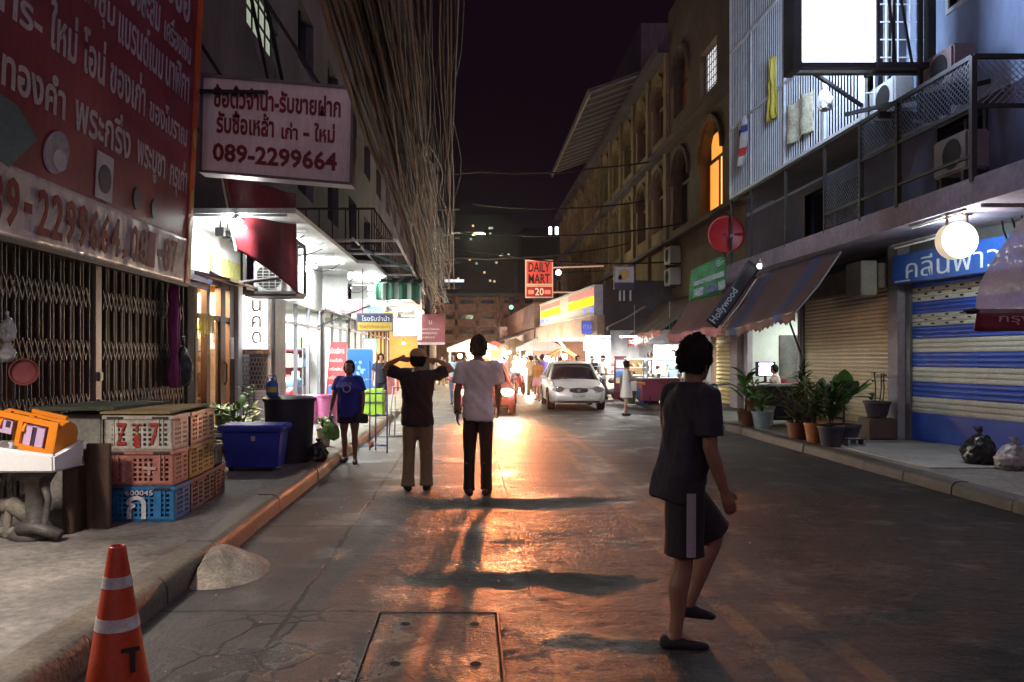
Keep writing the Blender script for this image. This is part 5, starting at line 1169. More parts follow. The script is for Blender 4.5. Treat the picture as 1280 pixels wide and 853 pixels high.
# big white light box on its truss
t = thing('lightbox_billboard', 'big blank glowing white billboard light box on a black truss', 'billboard', (5.8,12.1,7.5))
x0, x1, z0, z1 = X(1001,12), X(1094,12), Z(77,12), Z(77,12)+2.3
g = MB(); g.box(x0,x1,12.0,12.30,z0,z1); g.build('panel', E('billboard_white', (.86,.94,1), 5.0), t)
g = MB(); e = .13
g.box(x0-e,x0,11.95,12.35,z0-e,z1); g.box(x1,x1+.05,11.95,12.35,z0-e,z1); g.box(x0-e,x1+.9,11.97,12.10,z0-.10,z0-.02); g.box(x0-e,x1+.9,12.22,12.33,z0-.10,z0-.02)
for a, b_ in ((x1+.1,x1+.35),(x1+.35,x1+.3),(x1+.2,x1+.6)): g.beam((a,12.05,z1),(b_,12.05,z0-.05),.03,.03)
g.beam((x1+.72,12.05,z0-.8),(x1+.72,12.05,z1),.06,.06); g.beam((x1+.9,12.1,z0-.9),(x1+.9,12.1,z1),.12,.12); g.beam((x1+.9,12.1,z0),(FR,12.6,z0),.06,.06); g.beam((x0+.3,12.3,z0-.05),(XB,13.2,z0-.3),.05,.05); g.build('truss', black_steel, t)
area('billboard_glow', ((x0+x1)/2,11.93,z0+1.1), 1.1, 130, (.50,.64,1), (R(-90),0,0), sy=2.2, parent=t)
area('billboard_glow', ((x0+x1)/2,12.38,z0+1.1), 1.1, 190, (.58,.74,1), (R(90),0,0), sy=2.2, parent=t)
# ------------------------------------------------------------------ right: ground-floor shutters (blue one splays towards the road bend)
def sxp(y): return 7.80+.14*(13.85-y)
DS = Vector((-.14,1,0)).normalized(); NS = Vector((-1,-.14,0)).normalized()
def fs(y, z, o=0): return Vector((sxp(y), y, z))+NS*o
t = thing('roller_shutter', 'closed roller shutter in wide blue and white stripes under the blue sign', 'shutter', (8,11.5,.14))
bmat = M('shutter_blue', (.010,.062,.40), .5, 0, var=.2, scale=2, rvar=.1); wmat = M('shutter_white', (.50,.47,.41), .5, 0, var=.2, scale=2)
zs = [.14,.60,.86,1.10,1.35,1.62,1.87,2.06,2.26,2.42,2.56]   # alternating blue / white from the floor
GB, GW, GH = MB(), MB(), MB()
def slat(g, z0, z1):
    p = [fs(8.0,z0),fs(8.0,z0,.012),fs(8.0,(z0*.7+z1*.3),.020),fs(8.0,(z0*.3+z1*.7),.020),fs(8.0,z1,.008),fs(8.0,z1)]
    g.prism(p, DS*(13.75-8.0)/DS.y)
z = .14; i = 0
bands = [(.14,.62,'b'),(.62,.90,'w'),(.90,1.16,'b'),(1.16,1.42,'w'),(1.42,1.67,'b'),(1.67,1.91,'w'),(1.91,2.12,'b'),(2.12,2.34,'h'),(2.34,2.55,'b'),(2.55,2.80,'h'),(2.80,2.95,'b')]
for a, b_, c in bands:
    k = max(1, round((b_-a)/.082)); h_ = (b_-a)/k
    if c == 'b' and a < .2: GB.prism([fs(8,a),fs(8,a,.02),fs(8,b_,.02),fs(8,b_)], DS*(5.75/DS.y)); continue
    for q in range(k): slat(GB if c == 'b' else GW, a+q*h_, a+(q+1)*h_-.006)
    if c == 'h':
        for q in range(k):
            y = 8.1+(q % 2)*.16
            while y < 13.6: m = [fs(y,a+(q+.32)*h_,.021),fs(y+.075,a+(q+.32)*h_,.021),fs(y+.075,a+(q+.68)*h_,.021),fs(y,a+(q+.68)*h_,.021)]; GH.prism(m, NS*.003); y += .32
GB.build('blue_slats', bmat, t); GW.build('white_slats', wmat, t); GH.build('vent_holes', M('hole_dark', (.008,.007,.007), .9), t)
g = MB(); g.prism([fs(13.75,.14,-.06),fs(13.75,.14,.07),fs(13.75,3.0,.07),fs(13.75,3.0,-.06)], DS*.12); g.build('guide_rail', grey_steel, t)
g = MB(); g.prism([fs(7.9,2.95,-.1),fs(7.9,2.95,.02),fs(7.9,3.62,.02),fs(7.9,3.62,-.1)], DS*(5.9/DS.y)); label1(g.build('lintel_wall', M('lintel_dark', (.10,.095,.10), .8)), 'dark wall strip behind the blue shop sign', 'wall')
t = thing('shop_sign', 'long blue shop sign board with white lettering over the striped shutter', 'sign', (7.5,12,3.1))
def bsg(y, z, o): return fs(y, z, .36+o)
SGA, SGB = 8.4, 13.8
g = MB(); g.prism([bsg(SGA,2.86,-.12),bsg(SGA,2.86,0),bsg(SGA,3.36,0),bsg(SGA,3.36,-.12)], DS*((SGB-SGA)/DS.y)); g.bevel(.008); g.build('sign_board', M('sign_blue', (.016,.085,.38), .35, var=.25, scale=2), t)
wl2 = M('sign_white_letters', (.72,.74,.78), .5, var=.15)
text('คลีนพาวเวอร์', bsg(13.46,2.93,.003), -DS, (0,0,1), 3.15, .36, wl2, t, ext=.006, bold=-.004)
text('บริการซักอบรีด', bsg(13.74,2.885,.003), -DS, (0,0,1), .38, .035, wl2, t, ext=.003)
# round lit drum sign
t = thing('round_lamp', 'glowing round white drum sign hung from the canopy before the blue sign', 'lamp', (X(1196,11),11,Z(301,11)))
c = Vector(t.location); r = .25
g = MB(); g.rings([(c+Vector((0,-.09,0)),(.02,0,0),(0,0,.02)),(c+Vector((0,-.088,0)),(r*.98,0,0),(0,0,r*.98)),(c+Vector((0,-.07,0)),(r,0,0),(0,0,r))], 40); g.build('lit_face', E('drum_face', (1,.97,.93), 9), t)
g = MB(); g.rings([(c+Vector((0,-.07,0)),(r+.008,0,0),(0,0,r+.008)),(c+Vector((0,.09,0)),(r+.008,0,0),(0,0,r+.008))], 40); g.build('drum', E('drum_side', (.9,.75,.5), .5), t, smooth='auto')
g = MB()
for dx in (-.14,.14): g = MB(); g.beam(c+Vector((dx,0,r*.85)), (c.x+dx,11,3.6), .03,.03); g.box(c.x+dx-.05,c.x+dx+.05,10.95,11.05,3.58,3.6); g.build('rod', M('rod_brass', (.35,.25,.14), .5, .6), t)
area('drum_glow', c+Vector((0,-.12,0)), .5, 20, (1,.96,.9), (R(-90),0,0), parent=t)
point('drum_glow', c+Vector((.02,.30,.12)), 60, (.80,.97,1), .12, t)
for i, (x_, y0, y1, z_, lab) in enumerate(((6.72,10.6,11.9,3.57,'unlit fluorescent batten on the canopy edge above the round lamp'),(7.0,11.6,12.9,3.40,'unlit fluorescent batten hanging beside the round lamp'))):
    t = thing('tube_light', lab, 'tube light', (x_,(y0+y1)/2,z_)); g = MB(); g.box(x_-.03,x_+.03,y0,y1,z_,z_+.035); g.build('batten', grey_steel, t)
    g = MB(); g.tube([(x_,y0+.05,z_-.025),(x_,y1-.05,z_-.025)], .016, 8); g.build('tube', tube_off, t)
for i in range(4):
    o = cable((6.75+.2*i,9.2+.3*i,3.58),(7.5,10.4+.2*i,3.5),.25+.1*i,.014,cab[1],.1,500+i,14); tag(o, ('first','second','third','last')[i]+' loose black wire looping below the canopy right of the round lamp', 'wire')
# brown shutter and the post between
g = MB(); g.box(FR-.15,FR+.3,13.86,14.2,.12,3.6).bevel(.01); label1(g.build('pillar', M('pillar_lilac', (.26,.22,.24), .7, var=.3)), 'lilac grey pillar between the striped shutter and the brown shutter', 'pillar')
t = thing('roller_shutter', 'closed plain cream brown roller shutter behind the potted plants', 'shutter', (FR,16.2,.14))
g = MB(); z = .42
while z < 2.85: g.prism([(FR,14.28,z),(FR-.012,14.28,z),(FR-.022,14.28,z+.025),(FR-.022,14.28,z+.05),(FR-.008,14.28,z+.076),(FR,14.28,z+.076)], (0,3.72,0)); z += .08
g.build('slats', M('shutter_cream', (.62,.50,.34), .45, .1, var=.18, scale=1.5, rvar=.1), t)
g = MB(); g.box(FR-.04,FR+.02,14.28,18.0,.14,.41); g.build('bottom_panel', M('shutter_base', (.44,.36,.27), .5), t)
g = MB(); g.box(FR-.3,FR+.05,14.22,18.05,2.85,3.3); g.build('shutter_box', M('shutter_box', (.20,.14,.10), .6, var=.3), t)
g = MB(); g.box(FR-.07,FR+.04,14.2,14.28,.14,2.85); g.box(FR-.07,FR+.04,18.0,18.12,.14,2.85); g.build('guide_rail', grey_steel, t)
g = MB(); g.box(FR-.6,FR-.31,14.25,14.85,2.72,3.35).bevel(.015); label1(g.build('electric_box', M('box_cream', (.36,.30,.24), .6)), 'plain cream box fixed above the right end of the cream brown shutter', 'box')
g = MB(); g.box(FR-.4,FR+.05,14.2,18.0,.142,.30); label1(g.build('doorstep', M('doorstep_tan', (.26,.16,.09), .7)), 'low tan doorstep below the cream brown shutter', 'step')
# open computer shop
t = thing('computer_shop', 'open bright shop with a white wall where a man sits at a computer', 'shop', (FR,20,.15))
room(t, 18.2, 21.8, FR, FR+4, 2.9, M('shop_white', (.70,.72,.66), .7, var=.1))
area('shop_light', (FR+1.5,20,2.8), 1.0, 110, (.90,1,.92), sy=2, parent=t)
g = MB(); g.box(FR-.1,FR+.1,18.1,18.22,.15,2.9); g.build('post', M('post_lilac', (.42,.36,.40), .6), t); g = MB(); g.box(FR-.08,FR+.06,21.55,21.85,.15,2.9); g.build('post', M('post_lilac', (.42,.36,.40), .6), t)
g = MB(); g.box(FR+.9,FR+2.0,21.74,21.79,.9,2.2); g.build('wall_poster', M('poster_dark', (.12,.11,.10), .6, var=.6), t)
t = thing('desk', 'dark red computer desk inside the open bright shop', 'desk', (FR+.4,21,.16))
g = MB(); g.box(FR-.25,FR+1.4,20.9,21.5,.86,.90); g.build('desk_top', M('desk_red', (.16,.03,.04), .5), t); g = MB(); g.box(FR-.22,FR+1.36,20.92,20.95,.16,.86); g.build('front_panel', M('desk_red', (.16,.03,.04), .5), t)
t = thing('computer_monitor', 'computer monitor glowing white on the desk in the open bright shop', 'monitor', (FR+.2,21.1,.9))
mx_ = X(957,21.1); g = MB(); g.box(mx_-.27,mx_+.27,21.1,21.13,1.07,1.46).bevel(.008); g.box(mx_-.03,mx_+.03,21.1,21.15,.92,1.1); g.box(mx_-.12,mx_+.12,21.05,21.25,.90,.92); g.build('casing', black_steel, t)
g = MB(); g.box(mx_-.18,mx_+.20,21.092,21.099,1.10,1.43); g.build('screen', E('screen_lilac', (.85,.72,1), 4.5), t)
g = MB(); g.prism([(x_,17.3,z_) for x_, z_ in ()] or [(6.35,17.2,.95),(7.45,17.0,.95),(7.45,17.9,.95),(6.4,18.1,.95)], (0,0,.035)); t = thing('table', 'white topped table with a dark cloth standing before the open shop', 'table', (6.9,17.5,.15)); g.build('table_top', M('table_white', (.62,.60,.62), .4), t)
g = MB(); g.grid(lambda u,v: Vector((6.42+.98*u+.02*math.sin(u*30)*v, 17.24-.18*u-.03*math.sin(u*25)*v, .945-.75*v)), 30, 8, (0,.01,0)); g.grid(lambda u,v: Vector((6.42-.02*math.sin(u*25)*v, 17.24+.8*u, .945-.75*v)), 20, 8, (.01,0,0)); g.build('cloth', M('cloth_dark', (.03,.022,.035), .8), t, smooth=True)
g = MB(); g.beam((X(985,18),18,2.5),(X(1012,18),18,1.1),.035,.035); label1(g.build('support_pole', black_steel), 'slanting dark pole propping the blue striped awning', 'pole')
g = MB(); g.box(FR-.25,FR+.05,21.9,22.5,.15,3.0); label1(g.build('pillar', M('pillar_pink', (.45,.36,.38), .6)), 'pale pinkish pillar left of the open bright shop', 'pillar')
t = thing('roller_shutter', 'narrow lit yellow slatted shutter left of the pale pinkish pillar', 'shutter', (FR,23.2,.15))
g = MB(); z = .2
while z < 2.7: g.prism([(FR-.1,22.5,z),(FR-.14,22.5,z+.03),(FR-.12,22.5,z+.11),(FR-.1,22.5,z+.11)], (0,1.6,0)); z += .12
g.build('slats', M('shutter_yellow', (.62,.48,.20), .5), t)

# ------------------------------------------------------------------ awnings on the right
def awning(label, y0, y1, xt, zt, xo, zo0, zo1, mt, vmt, vdrop=.28, sag=.10, group=None, scal=.16):
    """canvas roof from the canopy (xt,zt) out to (xo, zo0 at y0 .. zo1 at y1), with a scalloped valance"""
    t = thing('awning', label, 'awning', ((xt+xo)/2,(y0+y1)/2,zo0), group)
    def f(u, v):
        y = y0+(y1-y0)*u; zo = zo0+(zo1-zo0)*u
        return Vector((xt+(xo-xt)*v, y, zt+(zo-zt)*v-sag*math.sin(v*PI)-.03*math.sin(u*PI*6)*v+.02*noise.noise(Vector((y*2,v*3,1)))))
    g = MB(); g.grid(f, 36, 12, (0,0,.012)); g.build('canvas', mt, t, smooth=True)
    n = int((y1-y0)/scal)
    def fv(u, v):
        y = y0+(y1-y0)*u; d = vdrop*(1-.22*abs(math.sin(u*n*PI)))
        p = f(u, 1); return Vector((p.x-.02-.03*math.sin(u*37)*v, y, p.z-d*v))
    g = MB(); g.grid(fv, max(40, n*8), 4, (.008,0,0)); g.build('valance', vmt, t, smooth=True)
    g = MB()
    for u in (0,.5,1): p, q = f(u,0), f(u,1); g.tube([p-Vector((0,0,.03)), (p+q)/2-Vector((0,0,sag+.03)), q-Vector((0,0,.03))], .018, 6)
    g.tube([f(0,1)-Vector((0,0,.02)), f(1,1)-Vector((0,0,.02))], .018, 6); g.build('frame', grey_steel, t)
    return t
brn, blu = (.062,.024,.027), (.022,.028,.08)
awning('brown awning with blue stripes over the open computer shop', 14.0, 17.9, 6.66, 3.50, 5.85, 2.42, 2.18, stripes('brown_blue_stripes', [brn,brn,brn,blu,brn,brn,blu,brn], 3.9, 1, offset=.35), stripes('brown_blue_valance', [(.14,.055,.055),(.14,.055,.055),(.14,.055,.055),(.04,.06,.16),(.14,.055,.055),(.14,.055,.055),(.04,.06,.16),(.14,.055,.055)], 3.9, 1, offset=.35), .20, .06)
awning('dark maroon awning with a pink lit valance between two striped ones', 18.1, 23.2, 6.66, 3.45, 5.85, 2.33, 2.22, M('canvas_maroon', (.085,.012,.024), .7, var=.3), M('valance_pink', (.42,.10,.13), .7, var=.2), .26, .06)
t = awning('brown awning with a red lettered valance over the white lit stalls', 23.6, 28.6, 7.0, 3.55, 5.8, 2.42, 2.36, M('canvas_brown', (.10,.068,.05), .75, var=.35), M('valance_red', (.42,.06,.05), .7, var=.2), .42, .08, scal=.3)
text('ข้าวมันไก่ ต้มยำ', (5.74,28.2,2.06), (0,-1,0), (0,0,1), 4.0, .22, wl, t, bold=.01)
awning('small red and cream striped awning beside the convenience shop', 29.2, 32.6, 6.6, 3.5, 5.2, 2.75, 2.7, stripes('red_cream', [(.55,.48,.38),(.55,.48,.38),(.40,.07,.05)], 2.3, 1), M('valance_cream', (.5,.42,.33), .7), .15, .05)
t = thing('cloth_banner', 'black slanting cloth banner with white lettering hung between the awnings', 'banner', (6.2,18,2.8))
pa, pb = Vector((6.72,17.98,3.62)), Vector((5.72,17.98,2.22)); d_ = (pb-pa); wdir = Vector((0,1,0))
nn = Vector((-.81,-.0,.58)).normalized(); pa.y = pb.y = 17.95
def bn(u, v): return pa+d_*u+nn*(.03+.33*v)+Vector((0,.03*math.sin(u*8+v*2),0))
g = MB(); g.grid(bn, 20, 6, (0,.01,0)); g.build('banner_cloth', M('banner_black', (.02,.018,.022), .6), t, smooth=True)
text('Hollywood', pb-d_*.03+nn*.10+Vector((0,-.05,0)), -d_, nn, .92, .22, M('banner_letters', (.45,.45,.47), .6), t, bold=.01)
t = thing('bare_bulb', 'small white spotlight at the top of the black slanting banner', 'lamp', (6.6,17.9,3.75))
g = MB(); g.ball((6.6,17.75,3.66), .07, 12, 8); g.build('bulb', E('bulb_cool', (1,.97,.95), 3), t, smooth=True); g = MB(); g.lathe([(.04,3.70),(.08,3.74),(.05,3.82)], (6.6,17.75,0), 12); g.build('holder', grey_steel, t)
# red dish and green banner
t = thing('satellite_dish', 'round red satellite dish on a bent arm above the maroon awning', 'dish', (X(908,20),20,Z(293,20)))
c = Vector(t.location); R_ = .48
g = MB()
def dish(u, v): a = u*2*PI; r = R_*max(.001,v); return c+Vector((r*math.cos(a), -.10*(v*v)+.10, r*math.sin(a)))
g.grid(dish, 40, 8, (0,.012,0)); g.build('dish_reflector', M('dish_red', (.42,.02,.022), .42, var=.15), t, smooth=True)
g = MB(); g.tube([c+Vector((.02,-.0,-.02)), c+Vector((.04,-.34,-.10)), c+Vector((.05,-.30,-.42)), c+Vector((.03,.05,-.55))], .016, 8); g.box(c.x-.03,c.x+.06,c.y-.42,c.y-.30,c.z-.14,c.z-.06); g.tube([c+Vector((0,.12,0)),c+Vector((0,.25,-.3)),c+Vector((0,.3,-.8))], .03, 8); g.build('arm', grey_steel, t)
t = thing('cloth_banner', 'green and white printed vinyl banner hung below the red dish', 'banner', (6.3,20.4,3.6))
q = [Vector((X(864,20.4),20.4,Z(338,20.4))), Vector((X(908,20.2),20.2,Z(316,20.2))), Vector((X(908,20.2),20.2,Z(367,20.2))), Vector((X(861,20.4),20.4,Z(377,20.4)))]
g = MB(); g.grid(lambda u,v: (q[0]*(1-u)+q[1]*u)*(1-v)+(q[3]*(1-u)+q[2]*u)*v+Vector((0,.03*math.sin(u*6+v*3),0)), 14, 10, (0,.012,0)); g.build('vinyl', M('vinyl_green', (.07,.30,.08), .5, var=.5, scale=2.5), t, smooth=True)
gpale = M('vinyl_pale', (.45,.5,.42), .5, var=.5, scale=9)
def gpan(a, b_, c_, d__, mt, nm): 
    f = lambda u,v: (q[0]*(1-u)+q[1]*u)*(1-v)+(q[3]*(1-u)+q[2]*u)*v+Vector((0,-.05,0)); g = MB(); g.prism([f(a,c_),f(b_,c_),f(b_,d__),f(a,d__)], (0,.006,0)); g.build(nm, mt, t)
gpan(.08,.92,.42,.56,gpale,'pale_band'); gpan(.1,.36,.66,.9,gpale,'photo_patch'); gpan(.45,.72,.66,.88,M('vinyl_photo', (.16,.16,.26), .5, var=.6, scale=14),'photo_patch'); gpan(.76,.95,.66,.88,gpale,'photo_patch')
text('Grr', q[0]*.3+q[1]*.7+Vector((0,-.06,-.25)), (q[1]-q[0]), (0,0,1), .22,.14, wl, t)
# little framed sign over the stalls
t = hung_sign('small framed sign with a yellow and black picture above the brown awning', 28, X(769,28), X(792,28), Z(353,28), Z(334,28), [((.55,.52,.55),1)], [])
g = MB(); g.prism([(X(780,28)+.16*math.cos(a*PI/6)*(1+.4*(a%2)),27.985,Z(343,28)+.2*math.sin(a*PI/6)) for a in range(12)], (0,.006,0)); g.build('yellow_mark', M('yellow_vinyl', (.55,.36,.06), .4), t)
g = MB(); g.prism([(X(775,28)+.07*math.cos(a*PI/6),27.985,Z(347,28)+.1*math.sin(a*PI/6)) for a in range(12)], (0,.006,0)); g.build('black_mark', black_steel, t)
g = MB(); g.box(X(768,28),X(793,28),27.98,28.2,Z(362,28),Z(354,28)); g.build('sign_base', M('sign_navy', (.04,.035,.06), .6), t)
g = MB()
for px_ in (775,780,788): g.beam((X(px_,28.1),28.1,Z(363,28)),(X(px_,28.1),28.1,Z(376,28)),.06,.06)
g.build('hanger', white_steel, t)
# red lit mart sign
t = thing('mart_sign', 'tall red lit lattice sign hung over the street with dark lettering', 'sign', (X(674,45),45,6))
x0, x1 = X(658,45), X(690,45); zt, zm, zb = Z(326,45), Z(356,45), Z(372,45)
g = MB(); g.box(x0,x1,45,45.2,zm,zt); g.build('upper_panel', E('mart_red', (.75,.06,.035), .30), t)
g = MB(); g.box(x0,x1,45,45.2,zb,zm-.12); g.build('lower_panel', E('mart_red2', (.5,.03,.03), .16), t)
dk = M('letters_maroon', (.035,.004,.006), .6)
text('DAILY', (x0+.12,44.99,zt-.66), (1,0,0), (0,0,1), x1-x0-.24,.56, dk, t, bold=.02); text('MART', (x0+.12,44.99,zm+.06), (1,0,0), (0,0,1), x1-x0-.24,.56, dk, t, bold=.02)
text('20', (x0+.5,44.99,zb+.12), (1,0,0), (0,0,1), .5,.42, E('mart_pale', (1,.7,.5), .6), t, bold=.01)
g = MB(); g.box(x0+.1,x0+.42,44.98,45,zb+.2,zb+.42); g.box(x1-.42,x1-.1,44.98,45,zb+.2,zb+.42); g.build('red_marks', E('mart_bright', (1,.18,.08), 1.2), t)
g = MB(); e = .06
for z_ in (zt,zm,zm-.10,zb): g.box(x0-e,x1+e,44.97,45.22,z_-.02,z_+.04)
g.box(x0-e,x0,44.97,45.22,zb,zt); g.box(x1,x1+e,44.97,45.22,zb,zt); g.beam((x1,45.1,zt-.4),(7.75,45.1,zt-.3),.08,.08); g.beam((x1,45.1,zb+.3),(7.75,45.1,zb+.3),.08,.08); g.build('frame', E('mart_frame', (1,.55,.4), .25), t)
t = thing('lamp_spot', 'white spotlight right of the red lattice sign', 'lamp', (X(698,44),44,Z(341,44)))
g = MB(); g.ball(t.location, .16, 10, 6); g.build('bulb', E('cool_lamp', (.9,.95,1), 8), t, smooth=True); g = MB(); g.beam(t.location, (7.7,44,t.location.z+.1), .05,.05); g.build('arm', black_steel, t)

# ------------------------------------------------------------------ right: convenience shop and its long lit fascia
cs = thing('convenience_shop', 'convenience shop with a long glowing striped fascia sign on the right', 'shop', (5.5,36,0))
A0, A1 = Vector((4.80,30,0)), Vector((3.72,41.2,0)); dv = (A1-A0).normalized(); nv_ = Vector((-dv.y, dv.x, 0))
def cf(s, z, o=0): p = A0+(A1-A0)*s+nv_*o; return Vector((p.x, p.y, z))
def cpanel(g, s0, s1, z0, z1, o0, o1): g.prism([cf(s0,z0,o0),cf(s1,z0,o0),cf(s1,z1,o0),cf(s0,z1,o0)], nv_*(o1-o0)); return g
Zt, Zb = 4.32, 3.28
cpanel(MB(),0,1,Zb,Zt,-.3,0).build('sign_box', E('fascia_white', (1,.93,.9), 2.6), cs)
red_e, yel_e, blu_e = E('fascia_red', (.85,.13,.10), 1.6), E('fascia_yellow', (1,.78,.0), 1.9), E('fascia_blue', (.16,.18,.75), 1.2)
for s0, s1 in ((.01,.10),(.11,.20),(.21,.30),(.31,.40),(.56,.65),(.66,.75),(.76,.85),(.86,.97)):
    cpanel(MB(),s0,s1,Zt-.30,Zt-.08,0,.012).build('red_stripe', red_e, cs); cpanel(MB(),s0,s1,Zb+.34,Zt-.38,0,.012).build('yellow_stripe', yel_e, cs)
for s0, s1 in ((.02,.07),(.12,.15),(.80,.86),(.90,.99)): cpanel(MB(),s0,s1,Zb+.08,Zb+.26,0,.012).build('blue_stripe', blu_e, cs)
g = MB(); cpanel(g,-.004,1.004,Zt,Zt+.06,-.32,.03); cpanel(g,-.004,1.004,Zb-.06,Zb,-.32,.03); cpanel(g,-.006,.0,Zb,Zt,-.32,.03); g.build('sign_trim', white_steel, cs)
cpanel(MB(),-.02,1.15,Zb-.85,Zb-.07,-3.2,-.05).build('canopy', M('canopy_tan', (.34,.22,.16), .7, var=.3), cs)
cpanel(MB(),-.03,.0,2.4,Zt+.2,-3.0,-.33).build('side_wall', wall_dark, cs)
g = MB(); cpanel(g,.02,1,.2,2.43,-2.5,-2.45); cpanel(g,-.01,.02,.1,2.4,-3,-1.0); g.build('wall', wall_white, cs)
g = MB(); cpanel(g,.05,.5,1.9,2.35,-1.0,-.95); g.build('green_sign', E('green_fascia', (.45,.95,.5), 1.0), cs)
text('ยินดีต้อนรับ', cf(.42,2.0,-.94), -dv, (0,0,1), 2.6,.25, gl_, cs)
for i in range(4):
    p = cf(.12+.25*i, 2.35, -.9); area('shop_light', p, 1.4, 60, (1,.97,.9), sy=.3, parent=cs)
hung_sign('small blue square sign with white lettering under the striped fascia', 30.6, X(728,30.6), X(744,30.6), Z(417,30.6), Z(402,30.6), [((.08,.10,.55),1)], [('กาแฟ',.08,.6,.84,.45,wl)], .6)
tl = thing('tube_light', 'slanting white fluorescent tube beside the green lit fascia', 'tube light', (4.2,33,2.4)); g = MB(); g.tube([(X(697,33),33,Z(424,33)),(X(707,33),33,Z(436,33))], .03, 8); g.build('tube', tube_white, tl)
# further right-hand frontage closing the bend
fb = thing('shop_row', 'dim low shop row with grey awnings where the street narrows', 'building', (3.4,50,0))
g = MB(); g.prism([(3.55,43,0),(2.7,60,0),(7.7,60,0),(7.7,43,0)], (0,0,4.6)); g.build('wall', M('row_brown', (.16,.08,.06), .85), fb)
g = MB(); g.prism([(3.6,43,3.2),(2.6,42.8,2.7),(1.7,60,2.7),(2.8,60,3.2)], (0,0,.04)); g.build('awning', M('canvas_grey', (.10,.09,.10), .8), fb)
g = MB(); g.box(X(684,43),X(700,43),42.7,42.8,Z(432,43),Z(424,43)); g.build('red_panel', M('row_red', (.3,.03,.04), .6), fb)
# ------------------------------------------------------------------ plants
def leaf(g, base, d, L_, w_, curl=.3, n=5, fold=.15):
    base, d = Vector(base), Vector(d).normalized(); up = Vector((0,0,1)); sd = d.cross(up)
    sd = sd.normalized() if sd.length > .05 else Vector((1,0,0)); nr = sd.cross(d)
    prev = None
    for i in range(n+1):
        u = i/n; ww = w_*math.sin(PI*min(.97, .08+u*.92))**.8 if i < n else .001
        c = base+d*L_*u-up*curl*L_*u*u; a, m_, b_ = c+sd*ww/2+nr*fold*ww, c, c-sd*ww/2+nr*fold*ww
        cur = [g.bm.verts.new(q) for q in (a, m_, b_)]
        if prev:
            g.bm.faces.new((prev[0],prev[1],cur[1],cur[0])); g.bm.faces.new((prev[1],prev[2],cur[2],cur[1]))
        prev = cur
lf = [M('leaf_green', (.075,.19,.03), .38, var=.4, scale=8), M('leaf_deep', (.038,.11,.026), .35, var=.4, scale=8), M('leaf_lime', (.15,.27,.04), .4, var=.4, scale=8), M('leaf_croton', (.15,.12,.03), .4, var=.6, scale=10, col2=(.05,.10,.02))]
